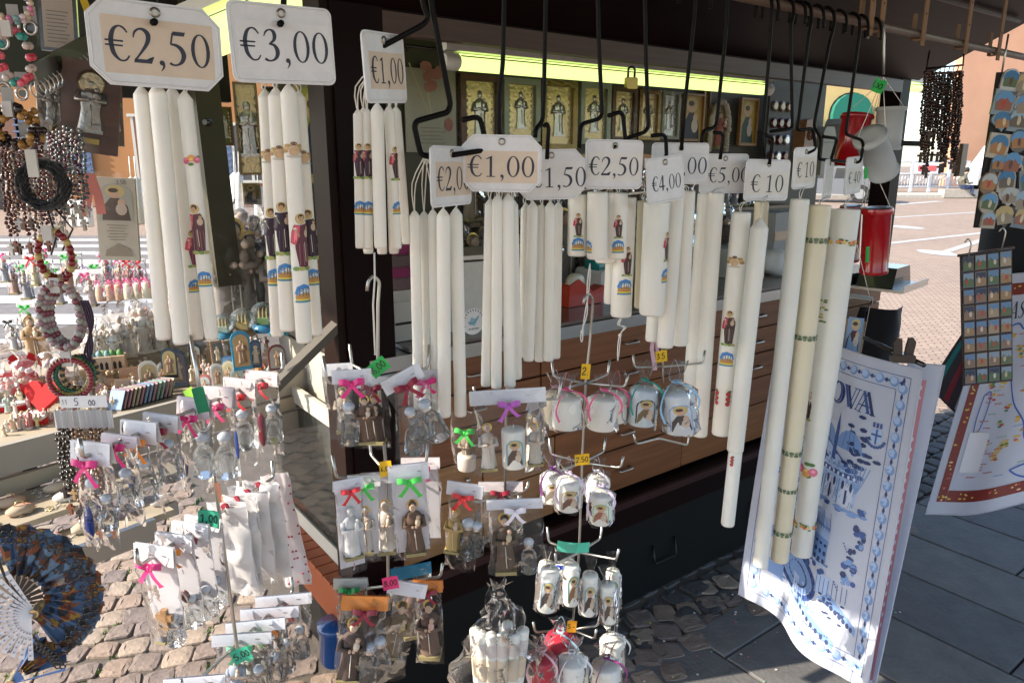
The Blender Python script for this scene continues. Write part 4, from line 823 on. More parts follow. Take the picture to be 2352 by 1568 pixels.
# ================================================================ BAGGED SOUVENIRS
def bow(b, c, s, m, dirx=(1, 0, 0)):               # ribbon bow of half-width s at c, in the xz plane facing -y
    cx, cy, cz = c
    for q in (-1, 1):
        w_ = s * .42
        b.ribbon(smooth_path([(cx, cy - .002, cz), (cx + q * s * .5, cy - s * .35, cz + s * .32), (cx + q * s * .95, cy - s * .12, cz + s * .22), (cx + q * s * .55, cy + s * .1, cz + s * .05), (cx, cy, cz)], 3), w_, m, (0, .35, 1))
        b.ribbon(smooth_path([(cx, cy - .002, cz), (cx + q * s * .35, cy - s * .25, cz - s * .5), (cx + q * s * .8, cy - s * .15, cz - s * random.uniform(.9, 1.3))], 3), [w_ * .7] * 6 + [w_ * 1.1], m, (1, 0, .5 * q))
    b.blob((cx, cy - s * .12, cz), (s * .2, s * .15, s * .22), m, 7, 4)
def bottle(b, c, h, m=None, cap=None):
    m = m or m_clear; x, y, z = c; F = TR(x, y, z); r = h * .22
    b.lathe([(r * .8, 0), (r, h * .04), (r * .97, h * .3), (r * .9, h * .5), (r * .62, h * .6), (r * .42, h * .66), (r * .42, h * .72)], m, 10, F @ RZ(18), smooth=False)
    b.lathe([(r * .62, h * .06), (r * .8, h * .2), (r * .6, h * .45), (.0005, h * .46)], m, 8, F)
    b.blob((x, y, z + h * .82), (r * .62, r * .62, h * .11), cap or mat((.5, .56, .64), 'gloss'), 10, 6); b.lathe([(r * .5, h * .7), (r * .5, h * .76)], m_silver, 10, F)
def statue(b, c, h, robe=(.15, .09, .06), trim=None, skin=(.6, .42, .3), halo=True, child=True, base=(.3, .25, .12)):
    x, y, z = c; F = TR(x, y, z); r = h * .17; m = mat(robe); mk = mat(skin)
    b.box((x, y, z + h * .03), (r * 2.0, r * 1.7, h * .06), mat(base))
    b.lathe([(r * .95, h * .06), (r * .85, h * .2), (r * .75, h * .42), (r * .88, h * .58), (r * .95, h * .68), (r * .6, h * .77), (r * .28, h * .8)], m, 14, F, 1, .75, lambda a, zz: 1 + .09 * math.cos(7 * a + zz * 40))
    b.blob((x, y - r * .05, z + h * .87), (h * .062, h * .066, h * .08), mk, 9, 6); b.blob((x, y + h * .015, z + h * .9), (h * .07, h * .07, h * .072), mat([v * .45 for v in robe] if robe[0] < .5 else robe), 8, 5)
    for q in (-1, 1): b.tube([(x + q * r * .8, y, z + h * .7), (x + q * r * 1.0, y - r * .5, z + h * .56), (x + q * r * .2, y - r * .95, z + h * .58)], [h * .055, h * .05, h * .035], m, 7); b.blob((x + q * r * .18, y - r * 1.0, z + h * .585), h * .03, mk, 6, 4)
    if child: b.blob((x + r * .35, y - r * .95, z + h * .66), (h * .05, h * .045, h * .075), mat(trim or (.6, .5, .4)), 7, 5); b.blob((x + r * .42, y - r * .98, z + h * .765), h * .04, mk, 7, 5)
    if halo: b.lathe([(h * .1, 0), (h * .1, h * .008)], mat((.65, .48, .15), 'foil'), 14, TR(x, y + h * .05, z + h * .9) @ RX(90))
    b.tube([(x, y - r * .8, z + h * .5), (x + .002, y - r * .72, z + h * .12)], h * .008, mat((.7, .66, .55)), 5)
def pillar(b, c, r, h, m=None, wrap=None):
    x, y, z = c; F = TR(x, y, z); b.lathe([(r * .93, 0), (r, .003), (r, h - .004), (r * .93, h), (r * .2, h + .001)], m or m_wax3, 18, F); b.tube([(x, y, z + h), (x + .001, y, z + h + .008)], .001, m_wick, 5)
def cello_bag(b, w_, h_, d_, style, seed, m=None, top=1.0, F=None):
    def prof(v):
        if style == 'gather': # frill, tie, body
            return ((.75 - 1.9 * v) if v < .28 else (.22 + (v - .28) * 6 if v < .41 else 1.0)), (.15 if v < .28 else min(1, .15 + (v - .28) * 6))
        if style == 'sack': return ((.3 if v < .06 else .1) if v < .1 else min(1, .1 + (v - .1) * 1.25)), min(1, .1 + v * 1.3)
        return top + (1 - top) * v, math.sin(math.pi * min(.93, .06 + v)) ** .7
    def f(sg):
        def g(a, v):
            wx, dy = prof(v); u = a * 2 - 1; x = u * w_ / 2 * wx
            y = sg * d_ / 2 * dy * (1 - abs(u) ** 3) if abs(u) < .999 else 0
            q = Vector((x * 38 + seed * 7.3, v * h_ * 26 + sg * 3, seed * 1.7)); k = .012 if style != 'sack' else .02
            e = 0 if abs(u) > .999 else 1
            return (x + noise.noise(q) * k * .5 * w_ / .06, y + e * noise.noise(q * 1.7) * k * w_ / .06, -v * h_ + (noise.noise(Vector((x * 60, seed, sg))) * .006 if v > .98 else 0))
        return g
    for sg in (-1, 1): b.sheet(f(sg), 8, 14, m or m_cello, F)
_seed = [0]
def bag(label, p, w_, h_, yaw=0, header=None, bowc=None, items=(), style='flat', group='bagged souvenirs on the wire racks', mcell=None, backing=None, d_=None, head_h=.12, roll=0, holed=False, ties=None, extra=None):
    """p = point on the wire where it hangs; everything is built below it"""
    _seed[0] += 1; sd = _seed[0]; t = thing('bagged_souvenir', label, 'bagged souvenir', p, 0, group, rot=(Matrix.Rotation(rad(yaw), 4, 'Z') @ Matrix.Rotation(rad(random.uniform(-3, 3)), 4, 'X') @ Matrix.Rotation(rad(roll + random.uniform(-2, 2)), 4, 'Y')).to_euler())
    up = h_ * head_h * .5 if header else .008
    d_ = d_ or w_ * .45; b = MB(); cello_bag(b, w_, h_, d_, style, sd, mcell, F=TR(0, 0, up)); b.build('cellophane', t)
    if header:
        b = MB(); hh = h_ * head_h
        for sg in (-1, 1): b.sheet(lambda a, v: ((a - .5) * w_ * 1.06, sg * (.0015 + .004 * v) , up + .002 - v * hh), 3, 2, mat(header, 'paper'))
        b.box((w_ * .28, -.0035, up - hh * .4), (.006, .0012, .0012), m_steel); b.build('header_card', t)
    if backing: b = MB(); b.box((0, d_ * .2, up - h_ * .48), (w_ * .9, .0012, h_ * .9), backing); b.build('backing_card', t)
    if holed: b = MB(); b.lathe([(.006, -.004), (.0065, 0)], mat((.4, .03, .06)), 10, TR(0, -.004, .004) @ RX(90)); b.build('hole', t)
    if bowc: b = MB(); bow(b, (0, -d_ * .35 - .003, up - h_ * (head_h * .9 if header or backing else .3)), min(.021, w_ * (.36 if style != 'gather' else .3)), mat(bowc, 'ribbon')); b.build('bow', t)
    if ties:
        b = MB(); m = mat(ties, 'ribbon'); z0 = up - h_ * .28
        b.tube([(w_ * .1 * math.cos(a), w_ * .09 * math.sin(a), z0) for a in [k * .7 for k in range(9)]], .0022, m, 5, None, True)
        b.ribbon(smooth_path([(0, -w_ * .12, z0), (-w_ * .2, -w_ * .25, z0 + h_ * .1), (0, -.004, up + .006), (w_ * .12, w_ * .06, z0 + h_ * .08), (0, -w_ * .1, z0)], 4), .004, m, (.3, 1, 0))
        for q, L_ in ((-1, .5), (1, .35)): b.ribbon(smooth_path([(0, -w_ * .12, z0), (q * w_ * .3, -w_ * .35, z0 - h_ * .04), (q * w_ * .5, -w_ * .4, z0 - h_ * L_ * .6), (q * w_ * .42, -w_ * .45, z0 - h_ * L_)], 4), .005, m, (1, .4, .3))
        b.build('ribbon', t)
    for it in items:
        kind, dx, dz, s = it[:4]; b = MB(); c = (dx * w_, 0, up - h_ * dz)   # dz: depth of the item's foot as share of height
        if kind == 'bottle': bottle(b, c, s * h_, *it[4:]); nm = 'bottle'
        elif kind == 'statue': statue(b, c, s * h_, *it[4:]); nm = 'statuette'
        elif kind == 'pillar': pillar(b, c, it[4] * w_, s * h_, *it[5:6]); nm = 'candle'
        elif kind == 'blob': b.blob((c[0], c[1] - .004, c[2] + s * h_ / 2), (it[4] * w_, it[4] * w_ * .5, s * h_ / 2), mat(it[5], 'gloss'), 10, 7); nm = 'charm'
        elif kind == 'cross':
            q = s * h_; b.box((c[0], -.006, c[2] + q / 2), (q * .28, .006, q), mat(it[4], 'wood')); b.box((c[0], -.0065, c[2] + q * .62), (q * .8, .007, q * .28), mat(it[4], 'wood')); nm = 'cross'
        elif kind == 'tubes':
            for k in range(it[4]): pillar(b, (c[0] + (k - (it[4] - 1) / 2) * w_ * it[5] * 2.05, random.uniform(-.004, .004), c[2]), w_ * it[5], s * h_)
            nm = 'candles'
        o = b.build(nm, t)
        if kind == 'pillar' and len(it) > 6 and it[6]:
            bg, robe = it[6]; P = Print((lambda cx, cz, R: (lambda u, v, h: (cx + (R + h) * math.sin(u / R), -(R + h) * math.cos(u / R), cz + v)))(c[0], c[2], it[4] * w_), .0006, .0002); W_ = it[4] * w_ * 1.5
            draw_portrait(P, -W_ / 2, s * h_ * .1, W_, s * h_ * .7, bg, robe, True); P.build('picture', o)
    return t
def rack(label, wire, tiers, r=.0028):
    """wire: list of world points; tiers: (centre, [(azimuth deg, length, up)])"""
    t = thing('wire_rack', label, 'wire rack', wire[0]); o = wire[0]
    b = MB(); b.tube([p - o for p in round_path(wire, .012)], r, m_steel, 7); b.build('stem', t)
    for c, arms in tiers:
        for az, L_, upz in arms:
            d = Vector((math.sin(rad(az)), math.cos(rad(az)), 0)); b = MB()
            b.tube([p - o for p in round_path([c, c + d * L_ + Z * .004, c + d * (L_ + .004) + Z * upz], .008)], r, m_steel, 7); b.build('arm', t)
    return t
def eyelet(b, c, r, m=None): b.tube([c + T * r * math.cos(a) + Z * r * math.sin(a) for a in [k * .52 for k in range(12)]], .0025, m or m_steel, 6, None, True)
MAG = (.75, .02, .22); RED = (.62, .02, .03); DRED = (.25, .005, .03); ORG = (.85, .25, .01); GRN = (.06, .55, .08); PNK = (.9, .12, .3); LAV = (.72, .6, .8); TEAL = (.0, .32, .24); BLU = (.3, .55, .8); PUR = (.5, .12, .55)
HW = (.78, .79, .84)
BROWN = (.15, .09, .06)
# ---------------------------------------------------------------- rack A, three long bars going away from the camera
A0 = on_n(455, 935, 1.05); AX = Vector((A0.x, A0.y, 0)); daz = 18; dA = Vector((math.sin(rad(daz)), math.cos(rad(daz)), 0))
def barpt(x, zc):                                  # point of the bar (through the stem at height zc) seen in column x
    r = ray(x, 0); a = (x - PW / 2) / FPX
    lo, hi = -.6, .6
    for _ in range(40):
        m_ = (lo + hi) / 2; q = Vector((AX.x, AX.y, zc)) + dA * m_; v = q - CAM; d = v.y * cp - v.z * sp
        if v.x / d < a: lo = m_
        else: hi = m_
    return Vector((AX.x, AX.y, zc)) + dA * lo
zA = [A0.z, on_n(490, 1190, 1.05).z, on_n(547, 1492, 1.05).z]
wireA = [on_n(437, 770, 1.05), on_n(460, 900, 1.05), on_n(468, 960, 1.05), on_n(500, 1150, 1.05), on_n(545, 1490, 1.05), on_n(549, 1530, 1.05)]
rk = rack('wire rack with three long bars of bagged holy water bottles', wireA, [])
for zc, x0, x1 in zip(zA, (190, 318, 420), (650, 628, 672)):
    p, q = barpt(x0, zc), barpt(x1, zc); b = MB(); b.tube([v - wireA[0] for v in round_path([p + Z * .025, p, q, q + Z * .03], .008)], .0028, m_steel, 7); b.build('bar', rk)
b = MB(); c = on_n(466, 965, 1.04) - wireA[0]; b.tube([c + T * .012 * math.cos(a) + Z * .016 * math.sin(a) for a in [k * .52 for k in range(12)]], .003, m_steel, 7, None, True); b.build('loop', rk)
def bagA(label, x, tier, wpx, hpx, **kw):
    p = barpt(x, zA[tier]); kw.setdefault('yaw', -14); bag(label, p, px(p, wpx), px(p, hpx), **kw)
ga = 'bagged bottles on the top bar of the left rack'
bagA('foremost bag with magenta bow and blue charm on the top left bar', 212, 0, 102, 262, header=HW, bowc=MAG, items=(('bottle', -.12, .72, .42), ('blob', -.25, .92, .34, .13, (.02, .06, .35)), ('bottle', .22, .8, .36)), head_h=.2, group=ga)
bagA('second bag on the top left bar with magenta ribbon ends', 277, 0, 90, 220, header=(.75, .7, .76), bowc=MAG, items=(('bottle', .05, .82, .5),), group=ga)
bagA('bag with bright orange bow on the top left bar', 322, 0, 92, 232, header=HW, bowc=ORG, items=(('bottle', 0, .84, .5), ('blob', -.4, .75, .2, .07, (.03, .08, .3))), head_h=.22, group=ga)
bagA('bag with dark red bow behind the orange bowed one', 372, 0, 88, 215, header=HW, bowc=DRED, items=(('bottle', .1, .75, .52),), head_h=.18, group=ga)
bagA('bag with navy charm under the green tag on the top left bar', 447, 0, 82, 232, header=(.66, .6, .66), bowc=MAG, items=(('bottle', .2, .8, .5), ('blob', -.42, .86, .28, .16, (.015, .03, .12))), head_h=.2, group=ga, d_=.035)
bagA('bag with magenta ribbon tail and bottle, behind the green tag', 503, 0, 80, 240, header=(.66, .6, .64), bowc=(.7, .05, .2), items=(('bottle', .05, .9, .5), ('blob', .5, .7, .3, .06, (.02, .06, .3))), head_h=.2, group=ga)
bagA('bag with crossed red ribbons on the top left bar', 552, 0, 78, 215, header=(.66, .6, .62), bowc=RED, items=(('bottle', 0, .8, .5),), head_h=.2, group=ga)
bagA('farthest bag with dark red tag on the top left bar', 603, 0, 76, 205, header=(.7, .64, .66), bowc=(.5, .03, .05), items=(('bottle', .2, .84, .5), ('blob', -.15, .9, .42, .16, (.12, .005, .02))), head_h=.16, group=ga)
gb = 'white bags on the middle bar of the left rack'
wb = mat((.80, .79, .82), 'frost')
bagA('foremost white bag with magenta bow, wooden cross and bottle', 357, 1, 100, 262, header=HW, bowc=MAG, backing=wb, items=(('cross', .1, .8, .2, (.35, .2, .09)), ('bottle', .22, .98, .34), ('statue', -.15, .98, .3, (.2, .2, .22))), head_h=.18, group=gb)
bagA('white bag with orange bow, second on the middle left bar', 402, 1, 92, 250, header=HW, bowc=ORG, backing=wb, items=(('bottle', .2, .96, .36), ('blob', .1, .7, .14, .14, (.12, .03, .03))), head_h=.16, group=gb)
bagA('white bag with dark red bow, third on the middle left bar', 440, 1, 92, 250, header=HW, bowc=DRED, backing=wb, items=(('bottle', .2, .95, .36), ('blob', -.1, .66, .14, .16, (.14, .05, .05))), head_h=.16, group=gb)
bagA('white bag with bottle just before the mint 1,00 tag', 468, 1, 88, 245, header=HW, backing=wb, items=(('bottle', .2, .93, .34), ('blob', 0, .62, .14, .16, (.14, .06, .05))), group=gb)
for i, x in enumerate((520, 545, 570, 595)): bagA('plain white paper bag behind the mint 1,00 tag', x, 1, 104, 236, mcell=m_frost, backing=wb, holed=True, d_=.02, group='plain white paper bags')
p = barpt(622, zA[1]); p = on_d(632, 1098, depth(p) + .1); bag('white paper bag with red polka dots at the end of the middle bar', p, px(p, 62), px(p, 290), yaw=5, mcell=mat((.8, .74, .74), 'frost'), d_=.02, roll=-6)
dots = MB(); o = [c for c in bpy.data.objects if c.get('label', '').startswith('white paper bag with red polka')][0]; me = [c for c in bpy.data.objects if c.parent == o][0].data
for k in range(90):
    pl = me.polygons[random.randrange(len(me.polygons))]; c_ = pl.center; dots.blob((c_.x, c_.y - .0005, c_.z), (.0022, .0012, .0022), mat((.4, .03, .08), 'print'), 6, 4)
tag(dots.build('polka_dots', o), None, None, None, 'stuff')
gc = 'bagged statuettes on the lowest bar of the left rack'
for i, (lab, x, wpx, hpx, bc, col) in enumerate((('lowest bag with red bow at the bottom edge of the picture', 458, 128, 200, RED, (.3, .3, .34)), ('bag with white header right behind the green 5,00 tag', 566, 124, 190, (.1, .5, .3), (.3, .36, .45)), ('bag with white header and pale green bow on the lowest bar', 598, 124, 185, (.3, .7, .2), (.5, .5, .42)), ('bag with white header and orange ribbon on the lowest bar', 630, 122, 180, ORG, (.4, .38, .34)), ('farthest bag with white header and red ribbon on the lowest bar', 662, 118, 175, RED, (.45, .42, .4)))):
    bagA(lab, x - 10, 2, wpx, hpx, header=HW, bowc=bc, items=(('statue', -.15, .9, .6, col), ('bottle', .25, .92, .5)), group=gc, yaw=8, head_h=.14)
for lab, x, y, n_, w_, h_, yw, col, tx, rl in (('folded dark green tag at the top of the left rack', 461, 918, 1.02, 26, 62, 20, (.01, .22, .1), '', 8), ('mint green 1,00 tag on the left rack stem', 482, 1190, 1.02, 48, 42, 0, MINT, '1,00', -6), ('mint green 5,00 tag low on the left rack stem', 556, 1502, 1.02, 42, 36, 10, MINT, '5,00', 20), ('lime green tag behind the left rack', 440, 905, 1.1, 30, 30, -20, (.3, .65, .05), '', 30), ('salmon sliver of paper tied to the left rack stem', 503, 1130, 1.04, 12, 50, 0, (.8, .35, .22), '', 8)):
    price_tag(lab, x, y, n_, w_, h_, yw, col, tx, rl, .15)
# ---------------------------------------------------------------- rack B
gB = 'bagged souvenirs on the rack by the maroon post'
B1, B2, B3 = on_n(868, 868, 1.06), on_n(888, 1085, 1.06), on_n(892, 1345, 1.06)
rack('wire rack hooked below the turned €1,00 candles', [on_n(843, 668, 1.06), on_n(846, 645, 1.06), on_n(858, 633, 1.06), on_n(872, 646, 1.06), on_n(868, 700, 1.06), B1, B2, B3, on_n(894, 1400, 1.06)],
     [(B1, [(60, .09, .045), (-120, .085, .05), (130, .07, .03), (-40, .09, .04)]), (B2, [(70, .07, .045), (-110, .085, .045), (150, .05, .03), (-30, .08, .04)]), (B3, [(75, .095, .03), (-105, .085, .02), (165, .06, .03)])])
def bagP(label, x, y, n_, wpx, hpx, **kw):
    p = on_n(x, y, n_); kw.setdefault('yaw', random.uniform(-10, 25)); bag(label, p, px(p, wpx), px(p, hpx), **kw)
st_ = MB(); q0 = on_n(860, 580, 1.06); st_.tube([Vector((0, 0, 0)), on_n(861, 640, 1.05) - q0, on_n(857, 700, 1.04) - q0, on_n(862, 815, 1.04) - q0], .0016, m_wick, 5); o = st_.build('cotton_string'); o.location = q0; tag(o, 'white string loop on the hook of the rack by the post', 'string')
bagP('bag with magenta bow and bottle, front of the top tier by the post', 808, 866, .985, 84, 185, header=HW, bowc=MAG, items=(('bottle', -.15, .95, .6), ('statue', .28, .95, .62, BROWN)), head_h=.16, group=gB, yaw=10)
bagP('bag with dark red bow and brown statuette beside the magenta one', 857, 880, 1.03, 70, 170, header=HW, bowc=DRED, items=(('statue', 0, .92, .7, (.07, .045, .035)),), head_h=.15, group=gB)
bagP('bag with slanted white header and dark red bow on the top tier', 925, 872, .975, 92, 200, header=HW, bowc=DRED, items=(('bottle', -.2, .88, .5), ('bottle', .2, .97, .6)), head_h=.17, group=gB, roll=-24, yaw=20)
bagP('bag with bottle and magenta bow at the back of the top tier', 972, 866, 1.05, 74, 175, header=HW, bowc=MAG, items=(('bottle', 0, .9, .6),), head_h=.15, group=gB)
bagP('bag with plain white header at the back beside the post', 775, 850, 1.1, 66, 180, header=HW, items=(('statue', .1, .9, .6, (.35, .3, .24)),), head_h=.15, group=gB)
bagP('bag hanging below the top tier with clear bottle', 950, 905, 1.0, 86, 170, items=(('bottle', 0, .92, .62),), group=gB)
bagP('narrow white bag with red bow and white angel figure', 800, 1115, 1.0, 66, 235, header=HW, bowc=RED, backing=wb, items=(('statue', 0, .82, .55, (.7, .7, .7), (.75, .75, .75), (.72, .72, .7)),), group=gB, yaw=30)
bagP('white bag with thin green bow and dried flowers', 836, 1105, 1.02, 70, 210, header=(.8, .77, .78), bowc=GRN, backing=wb, items=(('statue', 0, .9, .55, (.6, .55, .5)), ('blob', -.15, .6, .08, .1, (.35, .05, .08)), ('blob', .1, .58, .08, .1, (.45, .36, .2))), group=gB)
bagP('creamy white bag behind the yellow 6,00 tag', 872, 1098, 1.06, 80, 215, header=(.8, .75, .75), backing=wb, items=(('statue', .1, .92, .6, (.7, .66, .6)),), group=gB)
bagP('white bag with bright green bow and brown saint statuette', 938, 1085, .985, 88, 245, header=HW, bowc=GRN, backing=wb, items=(('statue', .05, .93, .56, BROWN, (.6, .5, .35)),), head_h=.16, group=gB, yaw=12)
bagP('plain white bag with pink ribbon at the back of the middle tier', 966, 1065, 1.09, 84, 215, header=(.8, .74, .76), bowc=PNK, backing=wb, group=gB)
bagP('bag with orange header and dark red bow, brown statuette inside', 838, 1385, .975, 100, 240, header=(.72, .25, .05), bowc=DRED, items=(('statue', -.18, .9, .66, (.09, .06, .05)), ('bottle', .25, .95, .5)), head_h=.14, group=gB, yaw=12, roll=8)
bagP('dark bag with green bow on the lowest tier by the post', 806, 1340, 1.03, 74, 200, header=(.45, .45, .42), bowc=(.0, .25, .06), items=(('statue', 0, .9, .7, (.12, .09, .07)),), group=gB)
bagP('bag with white header and yellow flowered statuette', 935, 1352, .99, 84, 215, header=HW, items=(('statue', 0, .9, .66, (.22, .15, .08), (.6, .45, .1)),), group=gB, head_h=.15, roll=14)
bagP('bag with blue header behind the pink 8,00 tag', 944, 1312, 1.1, 90, 190, header=(.03, .25, .42), items=(('statue', 0, .92, .7, (.25, .16, .13)),), group=gB, head_h=.14)
bagP('bag with orange edge and dark red bow at the end of the lowest tier', 983, 1345, 1.02, 66, 220, header=(.65, .22, .05), bowc=DRED, items=(('statue', 0, .9, .66, (.14, .09, .07), (.6, .4, .35)),), group=gB)
bagP('lowest clear bag with round medal bottle by the post', 880, 1450, .965, 90, 150, items=(('bottle', -.1, .8, .7),), group=gB)
price_tag('bright green 6,00 tag on the top tier by the post', 870, 842, 1.0, 46, 34, 10, GREEN, '6,00', 38, .1)
price_tag('yellow 6,00 tag on the middle tier by the post', 886, 1076, 1.0, 28, 38, 10, YEL, '6,00', 5, .1)
price_tag('pink 8,00 tag on the lowest tier by the post', 897, 1338, .98, 36, 32, 10, (.85, .04, .2), '8,00', 6, .05)
# ---------------------------------------------------------------- rack C
gC = 'gift candles on the central rack'
C1, C2, C3, C4 = (on_n(*q) for q in ((1345, 880, 1.06), (1337, 1062, 1.06), (1330, 1268, 1.06), (1314, 1445, 1.06)))
cross4 = [(45, .075, .035), (-135, .075, .03), (115, .085, .03), (-60, .075, .04)]
rack('wire rack hooked below the short thick candles', [on_n(1340, 697, 1.04), on_n(1343, 683, 1.04), on_n(1353, 674, 1.04), on_n(1362, 688, 1.05), on_n(1357, 760, 1.06), C1, C2, C3, C4], [(C1, cross4), (C2, cross4), (C3, cross4), (C4, [(80, .06, .03), (-100, .085, .03), (130, .06, .03)])])
def gift(label, x, y, n_, wpx, hpx, tie, pic=None, col=None, **kw):
    kw.setdefault('yaw', random.uniform(-8, 20)); p = on_n(x, y, n_); w_, h_ = px(p, wpx), px(p, hpx)
    bag(label, p, w_, h_, style='gather', ties=tie, items=(('pillar', 0, .985, .56, .44, col or m_wax3, pic),), d_=w_ * .98, group=kw.pop('group', gC), **kw)
gift('gathered bag with hot pink ribbon and white candles, left of the top tier', 1301, 868, 1.0, 78, 130, PNK)
gift('gathered bag with hot pink ribbon and long tails, right of the top tier', 1391, 868, 1.0, 76, 132, PNK, roll=6)
gift('gathered candle bag without picture behind the left pink one', 1276, 862, 1.1, 66, 125, (.8, .5, .6), col=m_wax2)
gift('gathered candle bag behind the right pink one', 1418, 862, 1.1, 60, 120, PNK, col=m_wax)
SKY = (.3, .45, .5)
gift('candle with sepia basilica picture and lavender ribbon on the second tier', 1306, 1060, 1.0, 66, 128, LAV, ((.5, .42, .3), (.2, .1, .07)))
gift('candle with green picture and pale ribbon on the second tier', 1383, 1090, .985, 62, 130, LAV, ((.35, .6, .42), (.35, .15, .1)))
gift('candle with round blue picture and purple ribbon behind the second tier', 1270, 1052, 1.08, 56, 115, PUR, ((.25, .3, .42), (.3, .25, .2)))
gift('plain white candle with white ribbon loop behind the second tier', 1372, 1060, 1.09, 56, 108, (.78, .74, .8))
def slim(label, x, y, n_, wpx, hpx, pic, **kw):
    p = on_n(x, y, n_); w_, h_ = px(p, wpx), px(p, hpx); kw.setdefault('yaw', random.uniform(-8, 20))
    bag(label, p, w_, h_, style='gather', items=(('pillar', 0, .985, .66, .4, m_wax3, pic),), d_=w_ * .9, group='slim picture candles on the central rack', **kw)
slim('slim candle with saint and child picture, front left of the third tier', 1268, 1268, .985, 56, 158, (SKY, (.08, .06, .05)), roll=4)
slim('slim candle with teal picture in the middle of the third tier', 1312, 1258, 1.0, 46, 155, ((.03, .28, .35), (.3, .16, .07)))
slim('slim candle with dark saint picture right of the middle on the third tier', 1358, 1280, .985, 46, 160, (SKY, (.08, .05, .04)))
slim('slim candle hanging lowest on the third tier', 1392, 1305, .975, 46, 150, ((.4, .42, .4), (.12, .09, .07)), roll=-3)
slim('slim candle with blue bow at the back of the third tier', 1290, 1262, 1.06, 44, 140, (SKY, (.1, .06, .05)), bowc=(.04, .1, .7))
slim('slim candle with teal side at the end of the third tier', 1408, 1272, 1.04, 40, 150, ((.05, .35, .4), (.25, .15, .08)))
slim('slim plain candle at the back left of the third tier', 1256, 1258, 1.08, 46, 140, None)
mr = mat((.5, .03, .06), 'wax'); mp_ = mat((.8, .55, .6), 'wax')
gift('red candle cup in a gathered bag on the lowest tier', 1288, 1425, 1.02, 84, 125, (.5, .75, .85), col=mr)
gift('pinkish red candle cup at the left bottom of the central rack', 1246, 1465, .985, 70, 140, (.8, .5, .55), col=mr)
gift('white candle cup with polka dot ribbon at the bottom of the central rack', 1314, 1470, .965, 78, 140, (.75, .75, .78))
gift('white candle cup with purple charm at the bottom right of the central rack', 1392, 1480, .965, 76, 140, (.3, .04, .2))
gift('white candle cup with cream ribbon loop at the right of the lowest tier', 1406, 1430, 1.03, 66, 120, (.8, .78, .7))
for lab, x, y, n_, w_, h_, col, tx, rl in (('yellow tag marked 2 on the top tier of the central rack', 1345, 853, 1.0, 21, 36, YEL, '2.', -4), ('yellow 2.50 tag on the second tier of the central rack', 1337, 1055, 1.0, 34, 27, YEL, '2.50', 4), ('orange tag marked 5 on the lowest tier of the central rack', 1313, 1438, .98, 22, 30, (.85, .35, .01), '5.-', -6)):
    price_tag(lab, x, y, n_, w_, h_, 5, col, tx, rl, .03)
price_tag('wide mint green card lying on the third tier of the central rack', 1318, 1258, 1.0, 76, 26, 5, (.1, .6, .42), '', -6, -.1)
# ---------------------------------------------------------------- rack D
D1 = on_n(1523, 842, 1.12)
rack('short wire rack under the tall candles with a 3.50 tag', [on_n(1521, 800, 1.12), D1, on_n(1523, 880, 1.12)], [(D1, [(80, .1, .035), (-105, .075, .035)])])
rack('bent wire foot showing below the blue ribboned candle', [on_n(1582, 1000, 1.1), on_n(1580, 1022, 1.1), on_n(1512, 1006, 1.1), on_n(1460, 1020, 1.1), on_n(1456, 996, 1.1)], [])
gift('candle with haloed mother and child picture and teal ribbon', 1484, 838, 1.06, 74, 152, TEAL, ((.05, .05, .05), (.2, .14, .08)), mat((.62, .72, .8), 'wax'), group='gift candles under the 3.50 tag')
gift('candle with young saint picture and light blue ribbon', 1550, 838, 1.02, 88, 172, BLU, ((.3, .45, .7), (.06, .05, .05)), mat((.7, .76, .82), 'wax'), group='gift candles under the 3.50 tag', roll=-8)
price_tag('yellow 3.50 tag under the tall candles', 1519, 818, 1.08, 28, 27, 12, YEL, '3.5', 6, .02)
rb = MB(); q0 = on_n(1500, 780, 1.13); rb.ribbon([Vector((0, 0, 0)), on_n(1497, 800, 1.13) - q0, on_n(1505, 850, 1.12) - q0], .012, mat((.75, .45, .55), 'ribbon'), (1, .5, 0)); rb.ribbon([Vector((.008, 0, 0)), on_n(1512, 830, 1.13) - q0], .01, mat((.75, .45, .55), 'ribbon'), (1, .5, 0)); o = rb.build('pink_ribbon'); o.location = q0; tag(o, 'pale pink ribbon hanging below the tall candles', 'ribbon')
# ---------------------------------------------------------------- rack E
gE = 'bagged figures on the rack under the central €1,00 candles'
E1, E2 = on_n(1163, 915, 1.06), on_n(1160, 1140, 1.06)
rack('wire rack under the central €1,00 candles', [on_n(1166, 880, 1.05), E1, E2], [(E1, [(100, .1, .045), (-80, .06, .02), (-150, .05, .03)]), (E2, [(60, .05, .02), (-120, .07, .03), (150, .05, .025)])])
bagP('wide bag with bowed white header, purple ribbons and white figures', 1166, 912, .985, 166, 205, header=HW, bowc=PUR, items=(('statue', -.3, .92, .55, (.65, .6, .55)), ('pillar', .06, .9, .45, .17, m_wax3, ((.25, .45, .5), (.1, .07, .06))), ('statue', .36, .9, .5, (.55, .5, .44))), head_h=.16, group=gE, yaw=6, d_=.05)
bagP('bag with green ribbon left of the wide purple one', 1070, 955, 1.06, 72, 150, bowc=GRN, items=(('statue', 0, .9, .6, (.25, .2, .15)), ('pillar', 0, .95, .25, .3, mat((.7, .62, .55), 'wax'))), group=gE)
bagP('narrow bag with figures right of the wide purple one', 1232, 930, 1.08, 60, 170, header=(.7, .7, .74), items=(('statue', 0, .9, .7, (.6, .56, .5)),), group=gE, yaw=50)
bagP('bag with red bow and clear bottles on the lower tier of the middle rack', 1068, 1125, 1.0, 80, 225, header=HW, bowc=RED, items=(('bottle', .15, .85, .5), ('statue', -.25, .8, .5, (.5, .36, .14)), ('bottle', .42, .8, .42)), head_h=.14, group=gE, roll=6)
